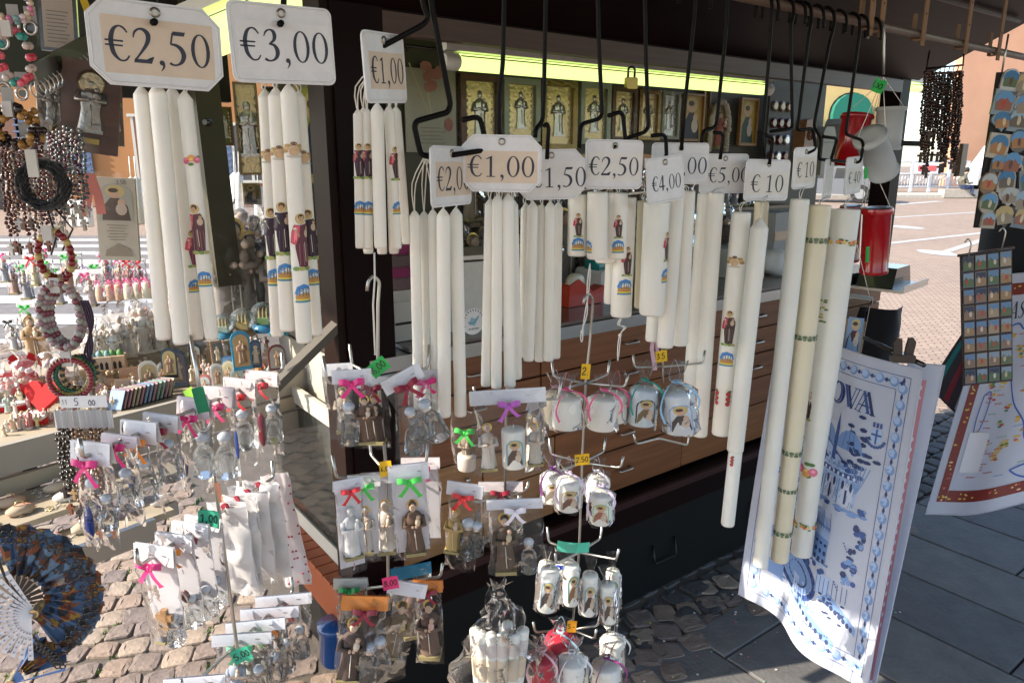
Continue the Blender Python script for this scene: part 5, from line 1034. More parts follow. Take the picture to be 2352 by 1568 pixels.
bagP('bag with pale bow, dark saint statuette and medal bottle', 1182, 1158, .975, 122, 185, header=HW, bowc=(.8, .77, .86), items=(('statue', -.2, .96, .78, (.12, .085, .06), (.6, .5, .35)), ('bottle', .25, .98, .5)), head_h=.12, group=gE, yaw=2)
bagP('bag with dark red bow half hidden behind the pale bowed one', 1150, 1118, 1.07, 96, 160, header=(.75, .68, .7), bowc=DRED, items=(('bottle', .2, .9, .5),), head_h=.14, group=gE)
# big sack of rolled candles
p = on_n(1145, 1335, 1.0); sk = thing('candle_sack', 'big clear sack of candles with paper labels hanging below the middle rack', 'bag', p, 4); w_, h_ = px(p, 215), px(p, 270)
b = MB(); cello_bag(b, w_, h_, .09, 'sack', 91); b.build('cellophane', sk)
b = MB(); b.tube([(.013 * math.cos(a), .012 * math.sin(a), -.026) for a in [k * .7 for k in range(9)]], .003, m_black, 5, None, True); b.build('tie', sk)
for i, (dx, tilt, y_) in enumerate(((-.17, 2, -.012), (-.075, 1, -.018), (.025, -1, -.02), (.13, -3, -.016), (-.22, 3, .0), (.08, -2, .015), (.21, -5, -.005))):
    b = MB(); F = TR(dx * w_, y_, -h_ * .98) @ RY(-tilt); pillar(b, (0, 0, 0), .0115, h_ * .53, m_wax3); b.lathe([(.0119, h_ * .08), (.0119, h_ * .3)], mat((.72, .6, .45), 'paper'), 14, None, caps=False); b.lathe([(.0119, h_ * .33), (.0119, h_ * .45)], mat((.7, .64, .6), 'paper'), 14, None, caps=False)
    o = b.build('labelled_candle', sk); o.matrix_local = F
# ================================================================ INSIDE THE KIOSK
def framed(label, x0, y0, x1, y1, n, fc, bg, rel=None, fk='wood', cel=True, fw=.13, yaw=KYAW, group='framed icons on the kiosk back wall', portrait=None, name='framed_icon', rot=0):
    a, c = on_n(x0, y1, n), on_n(x1, y1, n); e = on_n((x0 + x1) / 2, y0, n); w_ = (c - a).length; h_ = e.z - (a.z + c.z) / 2; p = (a + c) / 2
    t = thing(name, label, 'icon', p, 0, group, rot=(Matrix.Rotation(rad(yaw), 4, 'Z') @ Matrix.Rotation(rad(rot), 4, 'Y')).to_euler()); f = w_ * fw
    b = MB(); b.box((0, .008, h_ / 2), (w_ * .98, .006, h_ * .98), bg); b.build('panel', t)
    if f > 0:
        for i, (cx, cz, sx, sz) in enumerate(((0, f / 2, w_, f), (0, h_ - f / 2, w_, f), (-w_ / 2 + f / 2, h_ / 2, f, h_ - 2 * f - .001), (w_ / 2 - f / 2, h_ / 2, f, h_ - 2 * f - .001))):
            b = MB(); b.box((cx, 0, cz), (sx, .018, sz), mat(fc, fk)); b.build('frame', t)
    if rel:
        b = MB(); s = h_ * .62; F = TR(0, .004, h_ * .2) @ Matrix.Diagonal((1, .35, 1, 1)); q = MB(); statue(q, (0, 0, 0), s, (.3, .27, .24), (.5, .45, .4), (.5, .44, .38), True, True, (.35, .3, .2))
        b.v = [tuple(F @ Vector(v)) for v in q.v]; b.f = q.f; b.m = q.m; b.sm = q.sm; b.mats = [m_gold if 'foil' in m.name and i else rel for i, m in enumerate(q.mats)]
        b.build('relief', t)
        b = MB()
        for k in range(9):
            for sg in (-1, 1): b.blob((sg * (w_ / 2 - f * 1.5), .003, h_ * (.12 + .09 * k)), (.0035, .003, .006), mat((.8, .75, .6), 'foil'), 5, 3)
        b.build('beading', t)
    if portrait: P = Print(plane_map(0, .0045, 0), .0005); draw_portrait(P, -w_ * (.5 - fw), h_ * fw * .6, w_ * (1 - 2 * fw), h_ * (1 - fw * 1.2), *portrait); P.build('picture', t)
    if cel: b = MB(); b.sheet(lambda u, v: ((u - .5) * w_ * 1.06, -.012 - .008 * noise.noise(Vector((u * 6 + x0, v * 8, 1))), v * h_ * 1.03 - .004), 8, 10, m_cello); b.build('cellophane', t)
    return t
NB = 2.33
pg = framed('parchment prayer sheet with a dried pink flower in cellophane', 935, 157, 1052, 352, NB, (.4, .38, .33), mat((.42, .39, .33), 'paper'), None, 'paper', True, 0, name='prayer_sheet', group=None)
P = Print(plane_map(0, .004, 0), .0006)
for k in range(5): P.stroke([(-.05 + .01 * (k % 2), .035 + .013 * k), (.055 - .012 * (k % 3), .035 + .013 * k)], .0022, pm((.2, .17, .14)))
P.stroke([(-.005, .12), (-.05, .22), (-.085, .3)], .006, pm((.5, .45, .3)), True); P.stroke([(.0, .12), (-.02, .25), (-.03, .3)], .005, pm((.55, .5, .35)), True)
for k in range(10): P.ell(random.uniform(-.03, .05), random.uniform(.22, .3), .02, .018, pm((.45, .18, .16)), 7)
P.ell(.07, .1, .018, .024, pm((.35, .12, .1))); P.build('print', pg)
PALE = (.42, .46, .38)
framed('brown framed gilt icon of a bearded saint, first behind the hooks', 1058, 172, 1150, 348, NB, (.13, .055, .03), m_gold, m_silver)
framed('pale framed gilt icon with haloed figure, second in the row', 1156, 180, 1238, 325, NB, PALE, m_gold, m_silver, 'paint')
framed('gold framed gilt icon with two figures, third in the row', 1242, 185, 1322, 345, NB, (.25, .18, .07), m_gold, m_silver, 'foil')
framed('pale green framed gilt icon, fourth in the row', 1330, 190, 1398, 332, NB, PALE, m_gold, m_silver, 'paint')
framed('brown framed gilt icon under the padlock', 1402, 200, 1458, 325, NB, (.13, .06, .03), m_gold, m_silver)
framed('gold framed gilt icon right of the padlock', 1463, 206, 1512, 322, NB, (.25, .17, .06), m_gold, m_silver, 'foil')
framed('silver relief icon in crinkled cellophane', 1516, 210, 1556, 320, NB, (.35, .36, .3), m_silver, m_silver, 'paint')
framed('icon of a mother and child in dark robes on gold', 1562, 215, 1612, 325, NB, (.3, .15, .05), m_gold, None, 'wood', False, .06, portrait=((.5, .34, .1), (.02, .02, .03)))
framed('edge of an orange brown icon panel at the end of the row', 1694, 225, 1734, 335, NB, (.35, .17, .05), m_gold, None, 'wood', False, .08, portrait=((.45, .34, .06), (.03, .06, .04)))
for i, x in enumerate(range(1062, 1700, 58)):
    framed('small framed icon in the second row behind the price cards', x, 352 + 2 * (i % 3), x + random.choice((40, 46, 52)), 440, NB, random.choice(((.2, .1, .05), (.3, .22, .1), (.12, .05, .03), (.35, .36, .32))), random.choice((m_gold, m_silver, mat((.2, .12, .08), 'gloss'))), random.choice((m_silver, mat((.3, .2, .1), 'foil'))), random.choice(('wood', 'foil')), i % 2 == 0, .12, group='small icons in the second row')
for i, (x0, x1) in enumerate(((1148, 1157), (1322, 1331), (1457, 1464), (1612, 1618))):
    framed('sliver of a narrow framed icon squeezed between the larger ones', x0 - 4, 196, x1 + 6, 330, NB + .015, (.2, .12, .06), m_gold, None, 'wood', False, .15, group='narrow icons squeezed between')
# rocky grotto plaque
p = on_n(1648, 345, NB); gr = thing('grotto_plaque', 'cream stone arch grotto with a small figure beside the icons', 'plaque', p, KYAW); w_, h_ = px(p, 74), px(p, 120)
b = MB(); m = mat((.5, .45, .36))
for k in range(34):
    a = math.pi * k / 33; b.blob((-math.cos(a) * w_ * .42, random.uniform(-.01, 0), h_ * .38 + math.sin(a) * h_ * .5), (w_ * .1, .015, w_ * .09), m, 6, 4)
for k in range(8):
    for s in (-1, 1): b.blob((s * w_ * .42, 0, h_ * k * .05), (w_ * .09, .014, w_ * .07), m, 6, 4)
b.build('stones', gr); b = MB(); b.box((0, .012, h_ * .42), (w_ * .8, .006, h_ * .8), mat((.35, .3, .24))); b.build('back', gr); b = MB(); statue(b, (0, 0, .01), h_ * .68, (.35, .12, .1)); b.build('figure', gr)
# padlock
p = on_n(1449, 205, 1.66); pl = thing('padlock', 'brass padlock hanging from the header rail', 'padlock', p, 20); s = px(p, 28)
b = MB(); b.box((0, 0, s * .45), (s, s * .45, s * .9), mat((.35, .25, .08), 'metal'), None, s * .1); b.build('body', pl)
b = MB(); b.tube(round_path([(-s * .3, 0, s * .85), (-s * .3, 0, s * 1.7), (s * .3, 0, s * 1.7), (s * .3, 0, s * .85)], s * .3, 4), s * .1, m_black, 7); b.build('shackle', pl)
# magnets card at the end of the kiosk
p = on_n(1785, 385, NB - .05); mg = thing('magnet_display', 'dark panel of round metal magnets inside the kiosk end', 'panel', p, KYAW); w_, h_ = px(p, 92), px(p, 165)
b = MB(); b.box((0, .01, h_ / 2), (w_, .012, h_), mat((.1, .1, .1), 'paint')); b.build('board', mg)
for i in range(3):
    for j in range(4):
        b = MB(); b.lathe([(w_ * .12, 0), (w_ * .13, .006), (w_ * .08, .009)], random.choice((m_silver, mat((.12, .01, .01), 'gloss'), mat((.3, .2, .1), 'gloss'))), 12, TR((i - 1) * w_ * .3, .002, h_ * (.15 + .22 * j)) @ RX(90)); b.build('magnet', mg)
# hook rail above the icons
b = MB(); c0 = on_n(930, 105, NB); b.tube([Vector((0, 0, 0)), on_n(1750, 200, NB) - c0], .005, m_black, 6)
for k in range(14): q = (on_n(930, 105, NB).lerp(on_n(1750, 200, NB), k / 13)) - c0; b.tube([q, q - Z * .02 - N * .012, q - Z * .012 - N * .022], .0022, m_black, 5)
o = b.build('icon_rail'); o.location = c0; tag(o, 'black hook rail the icons hang from', 'rail')
# goods on the counter
CT = 1.119
def stand(label, x, n_, h_, cols, cel=True, grp='bagged statuettes on the kiosk counter', z=CT, name='bagged_statuette', y=560):
    r = ray(x, y); p = CAM + r * (n_ / r.dot(N)); p.z = z; t = thing(name, label, 'statuette', p, KYAW + random.uniform(-20, 20), grp)
    b = MB(); statue(b, (0, 0, .001), h_, cols, None, (.4, .28, .2)); b.build('figure', t)
    if cel: b = MB(); cello_bag(b, h_ * .62, h_ * 1.15, h_ * .4, 'flat', x, top=.5, F=TR(0, 0, h_ * 1.15)); b.build('cellophane', t)
for i, x in enumerate(range(1090, 1700, 26)):
    stand('brown bagged statuette standing on the counter behind the candles', x, 2.08 + .14 * (i % 2), random.uniform(.2, .33), random.choice(((.12, .07, .05), (.2, .14, .09), (.08, .06, .05), (.3, .2, .15), (.25, .22, .2))))
for i, x in enumerate(range(1082, 1740, 22)): stand('dark wrapped figure on the upper shelf below the icons', x, 2.27, random.uniform(.14, .21), random.choice(((.1, .06, .045), (.3, .24, .18), (.06, .05, .05), (.35, .16, .1), (.2, .2, .22))), True, 'wrapped figures on the upper shelf', 1.386)
b = MB(); kbox(b, KT0 + .1, 3.5, 2.2, 2.36, 1.37, 1.384, mat((.2, .12, .07), 'wood')); b.build('shelf', kio)
for i, x in enumerate((892, 915, 938)): stand('small bagged figure on the counter right of the maroon post', x, 2.15, random.uniform(.24, .3), ((.12, .1, .1), (.2, .15, .12), (.1, .07, .06))[i], grp='bagged figures by the post')
def prop(name, label, cat, x, y, n_, yaw, parts, z=None, group=None):
    p = on_n(x, y, n_)
    if z is not None: p.z = z
    t = thing(name, label, cat, p, yaw, group)
    for nm, fn in parts: b = MB(); fn(b); b.build(nm, t)
    return t
prop('tape_dispenser', 'orange red tape dispenser on the counter', 'tape dispenser', 1335, 690, 1.85, KYAW, [('body', lambda b: b.prism([(-.08, 0), (.08, 0), (.085, .06), (.03, .045), (-.03, .09), (-.075, .07)], -.025, .025, mat((.5, .04, .015), 'gloss'))), ('tape_roll', lambda b: b.lathe([(.018, -.012), (.035, -.012), (.035, .012), (.018, .012)], mat((.6, .55, .45), 'gloss'), 16, TR(-.03, 0, .075) @ RX(90)))], CT)
prop('card_terminal', 'white printer with a teal roll on the counter', 'printer', 1385, 680, 1.95, KYAW, [('body', lambda b: b.box((0, 0, .05), (.16, .14, .1), mat((.6, .6, .6), 'plastic'), None, .012)), ('teal_roll', lambda b: b.lathe([(.04, -.05), (.04, .05)], mat((.02, .2, .2), 'gloss'), 16, TR(-.02, -.01, .11) @ RY(90))), ('keypad', lambda b: b.box((.03, -.074, .06), (.07, .006, .05), m_dark))], CT)
prop('kitchen_scale', 'white weighing scale with a slanted panel on the counter', 'scale', 1085, 700, 1.80, KYAW - 8, [('housing', lambda b: b.prism([(-.12, 0), (.1, 0), (.1, .13), (.03, .2), (-.12, .2)], -.06, .1, mat((.68, .68, .64), 'plastic'))), ('socket', lambda b: b.box((.03, -.063, .16), (.05, .006, .025), mat((.45, .45, .43), 'plastic'), None, .008)), ('screw', lambda b: b.lathe([(.005, 0), (.005, .004)], m_dark, 8, TR(.04, -.06, .1) @ RX(90))), ('tray', lambda b: b.box((-.02, .02, .215), (.24, .2, .012), m_steel))], CT)
# round sticker on the vitrine pane by the scale
p = on_n(1087, 738, 1.64); sk_ = thing('round_sticker', 'round white sticker with a blue emblem below the scale', 'sticker', p, KYAW); R = px(p, 31)
b = MB(); b.lathe([(R, 0), (R, .001)], m_card, 28, RX(90)); b.build('disc', sk_)
P = Print(plane_map(0, -.0012, 0), .0003); P.poly([(-R * .45, -R * .2), (R * .1, -R * .35), (R * .5, R * .3), (R * .1, R * .2), (-R * .2, R * .35)], pm((.3, .5, .6))); P.curve([(-R * .5, 0), (0, -R * .1), (R * .45, R * .4)], R * .08, pm((.15, .3, .4)))
for k in range(15): a = rad(200 - k * 15.7); P.stroke([(R * .78 * math.cos(a), R * .78 * math.sin(a)), (R * .93 * math.cos(a + .05), R * .93 * math.sin(a + .05))], R * .07, m_ink)
for k in range(7): P.stroke([(-R * .4 + k * R * .13, -R * .62), (-R * .37 + k * R * .13, -R * .48)], R * .06, m_ink)
P.build('print', sk_)
prop('cash_box', 'white metal box with a steel latch right of the post', 'box', 945, 750, 1.76, KYAW, [('case', lambda b: b.box((0, .06, .055), (.17, .16, .11), mat((.55, .54, .5), 'paint'), None, .006)), ('latch', lambda b: b.box((.05, -.024, .08), (.025, .008, .03), m_steel)), ('slot', lambda b: b.box((-.03, -.022, .05), (.06, .005, .006), m_dark))], CT)
prop('pink_parcel', 'stack of pink cloth in clear wrap right of the maroon post', 'parcel', 915, 690, 2.0, KYAW, [('cloth', lambda b: [b.box((0, 0, .02 + .035 * k), (.13, .1, .03), mat((.45, .05, .2) if k % 2 else (.3, .2, .22), 'fabric'), None, .006) for k in range(4)]), ('wrap', lambda b: b.box((0, 0, .085), (.14, .11, .17), m_cello, None, .01))], CT + .1)
for i, (x, y, w_, h_, c) in enumerate(((1480, 690, .14, .16, (.45, .45, .42)), (1660, 640, .2, .12, (.5, .5, .48)), (1755, 590, .18, .26, (.35, .34, .33)))):
    prop('carton', ('pale carton behind the thick candles', 'low pale carton at the counter end', 'tall pale carton at the far counter end')[i], 'carton', x, y, 2.0, KYAW + 5 * i, [('box', lambda b: b.box((0, 0, h_ / 2), (w_, .16, h_), mat(c, 'paper'))), ('tape', lambda b: b.box((0, -.0815, h_ * .6), (w_ * .98, .001, .04), mat((.4, .3, .18), 'gloss')))], CT)
prop('toilet_roll', 'white paper roll on the far end of the counter', 'paper roll', 1778, 615, 1.85, KYAW, [('roll', lambda b: b.lathe([(.02, -.05), (.055, -.05), (.055, .05), (.02, .05)], m_card, 20, TR(0, 0, .056) @ RX(90)))], CT)
prop('wooden_stamp', 'carved brown wooden block near the kiosk end', 'block', 1845, 350, 2.1, KYAW, [('block', lambda b: b.prism([(-.05, 0), (.05, 0), (.06, .1), (.03, .16), (-.04, .15)], -.03, .03, mat((.25, .12, .05), 'wood'))), ('spiral', lambda b: b.tube([(.03 * math.cos(a) * (1 - a / 16), -.033, .08 + .03 * math.sin(a) * (1 - a / 16)) for a in [k * .5 for k in range(26)]], .004, mat((.15, .06, .02)), 5))])
for i, (x, y) in enumerate(((1880, 380), (1920, 360))): prop('paper_sack', 'cream box standing at the kiosk end, %s one' % ('nearer', 'farther')[i], 'box', x, y, 2.25, KYAW, [('box', lambda b: b.prism([(-.06, -.05), (.06, -.05), (.06, .16), (.035, .2), (-.04, .2), (-.06, .17)], -.05, .05, mat((.4, .38, .32), 'paper'))), ('fold', lambda b: b.box((0, -.052, .12), (.1, .002, .006), mat((.3, .28, .24))))])
# far end: tray shelf sticking out, dark chair back
prop('tray_shelf', 'steel edged tray sticking out at the far end of the kiosk', 'tray', 2040, 655, 1.55, KYAW + 8, [('tray', lambda b: b.box((0, 0, 0), (.32, .22, .012), m_steel)), ('lip', lambda b: b.box((0, -.112, .012), (.32, .005, .03), m_steel)), ('box', lambda b: b.prism([(-.13, .006), (.1, .006), (.06, .09), (-.1, .09)], -.06, .09, mat((.02, .02, .022), 'gloss')))])
ch = thing('dark_jacket', 'black jacket hung over a chair behind the towel rod', 'jacket', on_n(2000, 850, 1.5), 10)
b = MB(); b.sheet(lambda u, v: (.2 * (u - .5) * (1 + .4 * v) + .03, .06 * math.cos((u - .5) * 4) * -1 + .02 * noise.noise(Vector((u * 5, v * 5, 3))), .28 - .5 * v), 12, 12, mat((.012, .013, .018), 'fabric')); b.build('cloth', ch)
# ================================================================ SIDE SHELF (WING)
Wo = Vector((-.71, 2.125, 0)); Wd = Vector((-.624, -.781, 0)); Wn = Vector((-.781, .624, 0)); WYAW = math.degrees(math.atan2(.781, .624))
def WG(s, e, z): return Wo + Wd * s + Wn * e + Z * z
wg = thing('side_shelf', 'cream stepped display shelf folded out beside the kiosk', 'display shelf', Wo, WYAW)
# local frame: x runs from far (+) to near (-), y goes back
m_cream = mat((.42, .36, .27), 'paint'); m_board = mat((.38, .35, .3), 'paint')
def wbox(name, x0, x1, y0, y1, z0, z1, m): b = MB(); b.box(((x0 + x1) / 2, (y0 + y1) / 2, (z0 + z1) / 2), (x1 - x0, y1 - y0, z1 - z0), m); return b.build(name, wg)
wbox('shelf_board', -1.5, .12, .0, .33, .945, .962, m_cream); wbox('shelf_board', -1.5, .12, .335, .60, 1.005, 1.022, m_cream); wbox('shelf_riser', -1.5, .12, .33, .345, .963, 1.02, m_cream)
wbox('shelf_board', -.25, .2, .45, .75, 1.07, 1.086, m_board); wbox('shelf_riser', -.25, .2, .44, .45, 1.023, 1.08, m_board)
for k, (z0, z1) in enumerate(((.905, .975), (.862, .9), (.80, .857))): wbox('fascia_plank', -1.5, .13, -.018 - .012 * k, -.002 - .012 * k, z0, z1, m_board if k != 1 else m_cream)
wbox('lower_tray', -1.5, -.42, -.2, -.04, .845, .858, m_cream); wbox('lower_tray', -1.5, -.5, -.3, -.205, .80, .815, m_cream); wbox('steel_edge', -1.5, -.55, -.315, -.301, .765, .815, m_steel); wbox('steel_edge', -1.3, -.45, -.215, -.203, .755, .79, m_steel)
for x in (-1.3, -.7, -.05): wbox('bracket', x, x + .03, .0, .55, .80, .94, mat((.1, .09, .08), 'paint'))
def wl(x, y, z): return on_z(x, y, z)
gS = 'small souvenirs on the side shelf'
def plaque(label, x, y, z, wpx, hpx, fc, inner, arch=True, lean=12, yaw=None, fig=True, kind='gloss', group='upright plaques on the side shelf'):
    p = wl(x, y, z); w_, h_ = px(p, wpx), px(p, hpx); t = thing('icon_plaque', label, 'plaque', p, 0, group, rot=(Matrix.Rotation(rad(WYAW - 30 + random.uniform(-12, 12) if yaw is None else yaw), 4, 'Z') @ Matrix.Rotation(rad(-lean), 4, 'X')).to_euler())
    def out(f):
        a = w_ / 2 * f; z0 = h_ * (1 - f) / 2
        if not arch: return [(-a, z0), (a, z0), (a, h_ - z0), (-a, h_ - z0)]
        r = a; zz = h_ - z0 - r; return [(-a, z0), (a, z0), (a, zz)] + [(r * math.cos(q), zz + r * math.sin(q)) for q in [math.pi * k / 8 for k in range(1, 8)]] + [(-a, zz)]
    b = MB(); b.prism(out(1), 0, .012, mat(fc, kind)); b.build('frame', t)
    b = MB(); b.prism(out(.8), -.002, .004, mat(inner, 'gloss')); b.build('inset', t)
    if fig:
        b = MB(); q = MB(); statue(q, (0, 0, 0), h_ * .62, (.35, .22, .14) if inner[0] > .3 else (.5, .42, .3)); F = TR(0, -.004, h_ * .16) @ Matrix.Diagonal((1, .3, 1, 1)); b.v = [tuple(F @ Vector(v)) for v in q.v]; b.f, b.m, b.sm, b.mats = q.f, q.m, q.sm, q.mats; b.build('relief', t)
    return t
T1, T2 = .963, 1.023
plaque('cream arched plaque with gilt inset on the side shelf', 348, 905, T2 - .06, 40, 78, (.7, .66, .55), (.55, .36, .12))
plaque('narrow white arched plaque beside the cream one', 377, 893, T1, 20, 62, (.75, .73, .68), (.5, .46, .4))
plaque('black framed gold oval plaque partly behind the candles', 392, 868, T2 - .03, 34, 70, (.02, .02, .02), (.6, .42, .12))
plaque('large black arched plaque with brown inset below the candles', 412, 888, T1, 44, 88, (.015, .012, .012), (.09, .035, .02))
plaque('black and white slanted arched plaque right of the rack stem', 452, 858, T1, 26, 70, (.02, .02, .02), (.65, .6, .5))
plaque('square wooden plaque with carved face', 306, 900, T1, 48, 58, (.42, .22, .1), (.38, .19, .08), False)
plaque('brown leather fronted plaque leaning at the shelf front', 286, 925, T1, 34, 56, (.35, .2, .09), (.3, .16, .07), False)
plaque('tan heart shaped wooden plaque', 262, 918, T1, 30, 50, (.4, .22, .1), (.34, .18, .08))
plaque('dusky pink leather plaque at the shelf front', 236, 925, T1, 26, 44, (.3, .12, .1), (.26, .1, .08))
plaque('small wooden framed picture of a standing saint', 503, 838, T2, 26, 56, (.3, .17, .09), (.12, .1, .08), False)
plaque('blue arched plaque with golden group of figures', 560, 850, T2, 42, 92, (.02, .25, .42), (.5, .3, .1))
plaque('dark narrow plaque right of the blue arched one', 590, 845, T2, 24, 66, (.015, .015, .03), (.05, .05, .1))
plaque('red and white arched plaque at the shelf front', 472, 915, T1, 28, 56, (.6, .15, .1), (.7, .68, .62))
plaque('white arched plaque in the front row', 502, 890, T1, 26, 56, (.72, .7, .66), (.5, .46, .4))
plaque('ivory arched plaque with yellow figure', 527, 888, T1, 28, 60, (.66, .58, .4), (.6, .5, .25))
plaque('pale beaded arched plaque beside the ivory one', 548, 900, T1, 30, 56, (.66, .6, .52), (.45, .5, .4))
plaque('white framed picture card right of the blue arched plaque', 606, 862, T1, 30, 42, (.7, .64, .56), (.5, .36, .26), False)
plaque('sky blue picture card leaning on the plaques', 531, 862, T1 + .03, 36, 46, (.25, .45, .75), (.3, .5, .75), False, 25)
plaque('round brown dish plaque at the rear of the shelf', 640, 850, T2, 40, 60, (.15, .03, .03), (.4, .36, .3))
# row of thin black edged magnets leaning like books
for i in range(13):
    p = wl(262 + i * 9.5, 942 - i * 2.6, T1); t = thing('picture_magnet', 'thin black edged picture magnet leaning in the row at the shelf front', 'magnet', p, 0, 'row of leaning magnets', rot=(Matrix.Rotation(rad(WYAW - 62), 4, 'Z') @ Matrix.Rotation(rad(-28), 4, 'X')).to_euler())
    b = MB(); b.box((0, .002, .028), (.045, .004, .056), m_black); b.build('magnet_back', t); b = MB(); b.box((0, -.0008, .028), (.042, .0012, .052), mat(random.choice(((.3, .45, .65), (.6, .5, .35), (.55, .3, .35), (.35, .5, .4))), 'gloss')); b.build('picture', t)
# small figurines crowding the shelf
FC = ((.75, .73, .68), (.7, .62, .5), (.72, .7, .7), (.6, .45, .3), (.65, .5, .45), (.55, .6, .62))
def figs(label, grp, spots_, z, hmin, hmax, cel=False, cols=FC):
    for (x, y) in spots_:
        p = wl(x, y, z); t = thing('figurine', label, 'figurine', p, random.uniform(-30, 60), grp); h_ = px(p, random.uniform(hmin, hmax))
        b = MB(); statue(b, (0, 0, 0), h_, random.choice(cols), random.choice(cols), (.6, .45, .35), random.random() < .4, True, random.choice(cols)); b.build('figure', t)
        if cel: b = MB(); cello_bag(b, h_ * .62, h_ * 1.12, h_ * .4, 'flat', x * .1, top=.6, F=TR(0, 0, h_ * 1.12)); b.build('cellophane', t)
figs('tiny pale figurine in the crowded front rows of the side shelf', 'tiny figurines in front', [(236 + 13 * i + random.uniform(-4, 4), 922 - 3.0 * i + random.uniform(-10, 8)) for i in range(30)], T1, 28, 48)
figs('little pastel figurine in the middle rows of the side shelf', 'little pastel figurines', [(20 + 16 * i + random.uniform(-5, 5), 962 - 3.6 * i + random.uniform(-26, -10)) for i in range(38)], T1, 30, 56, False, FC + ((.7, .4, .4), (.4, .5, .45), (.75, .72, .5)))
figs('white angel figurine in cellophane at the rear of the side shelf', 'angels in cellophane', [(215 + 17 * i + random.uniform(-4, 4), 838 - 4.5 * i + random.uniform(-14, 6)) for i in range(12)], T2, 70, 110, True, ((.78, .76, .72), (.74, .7, .62), (.7, .62, .52)))
figs('small bright figurine between the plaques', 'bright figurines', [(560 + 12 * i, 885 - 4 * i + random.uniform(-6, 6)) for i in range(6)], T1, 24, 36, False, ((.2, .5, .6), (.7, .3, .1), (.7, .6, .2), (.6, .1, .1)))
figs('tall cream statue standing among the bags', 'tall cream statues', [(82, 832), (105, 830)], T2, 100, 125, False, ((.72, .66, .5), (.4, .26, .14)))
figs('bagged saint statuette in the side window', 'saints in the side window', [(523, 748), (540, 730), (556, 744), (572, 722), (588, 738), (602, 726), (640, 742), (660, 730)], 1.087, 170, 250, True, ((.25, .2, .16), (.35, .3, .26), (.2, .15, .13)))
figs('brown bagged statuette beside the post in the side window', 'statuettes beside the post', [(698, 726), (712, 718), (726, 730), (740, 712), (756, 722)], 1.087, 190, 270, True, ((.2, .15, .12), (.3, .24, .18), (.14, .1, .08)))
# snow globes
for i, (x, y, r_, c) in enumerate(((515, 775, 30, (.05, .2, .3)), (560, 770, 34, (.25, .16, .1)), (608, 760, 36, (.06, .25, .45)), (642, 768, 28, (.05, .3, .4)))):
    p = wl(x, y, 1.087); R = px(p, r_ * .8); t = thing('snow_globe', ('small clear snow globe on a teal base', 'snow globe with a golden model and brown base', 'snow globe with green model and blue base', 'snow globe half hidden by the €3,00 candles')[i], 'snow globe', p, 0, 'snow globes in the side window')
    b = MB(); b.lathe([(R * 1.0, 0), (R * 1.05, R * .2), (R * .8, R * .5), (R * .7, R * .6)], mat(c, 'gloss'), 16); b.build('base', t)
    b = MB(); b.blob((0, 0, R * 1.35), R, mat((.9, .95, .95), 'clear'), 16, 10); b.build('globe', t)
    b = MB(); b.box((0, 0, R * .85), (R * .9, R * .6, R * .5), mat(((.3, .35, .3), (.5, .32, .12), (.2, .3, .12), (.3, .3, .25))[i])); [b.lathe([(R * .14, R * 1.1), (R * .12, R * 1.5), (.001, R * 1.9)], mat((.4, .3, .15)), 6, TR(d * R, 0, 0)) for d in (-.3, 0, .3)]; b.build('model', t)
# tall framed foil icons and painting in the side window
framed('tall crinkled foil icon in cellophane in the side window', 553, 190, 604, 402, 2.35, (.18, .13, .06), m_gold, m_silver, 'foil', True, .1, KYAW - 20, 'icons in the side window')
framed('gold framed painted saint beside the post in the side window', 690, 186, 768, 420, 2.3, (.4, .28, .1), mat((.3, .3, .08), 'gloss'), None, 'foil', False, .12, KYAW - 8, 'icons in the side window', ((.34, .34, .06), (.02, .03, .06)))
framed('wooden cut plaque with a small figure beside the post', 722, 590, 772, 702, 1.95, (.4, .24, .11), mat((.42, .25, .12), 'wood'), mat((.15, .08, .04)), 'wood', False, .1, KYAW - 10, None, None, 'wood_plaque')
for i, (x0, y0, x1, y1, n_) in enumerate(((468, 250, 500, 330, 2.75), (504, 246, 538, 335, 2.75), (612, 200, 650, 330, 2.5), (655, 195, 690, 400, 2.45), (560, 420, 600, 470, 2.5), (606, 345, 650, 440, 2.5), (652, 410, 690, 470, 2.45))):
    framed('gilt framed picture crowded into the side window', x0, y0, x1, y1, n_, random.choice(((.2, .12, .05), (.35, .25, .1), (.1, .05, .03))), random.choice((m_gold, mat((.2, .22, .06), 'gloss'), mat((.12, .08, .06), 'gloss'))), m_silver if i % 2 else None, random.choice(('foil', 'wood')), i % 2 == 0, .13, KYAW - 10, 'pictures crowded into the side window', None if i % 2 else ((.3, .28, .1), (.05, .04, .05)))
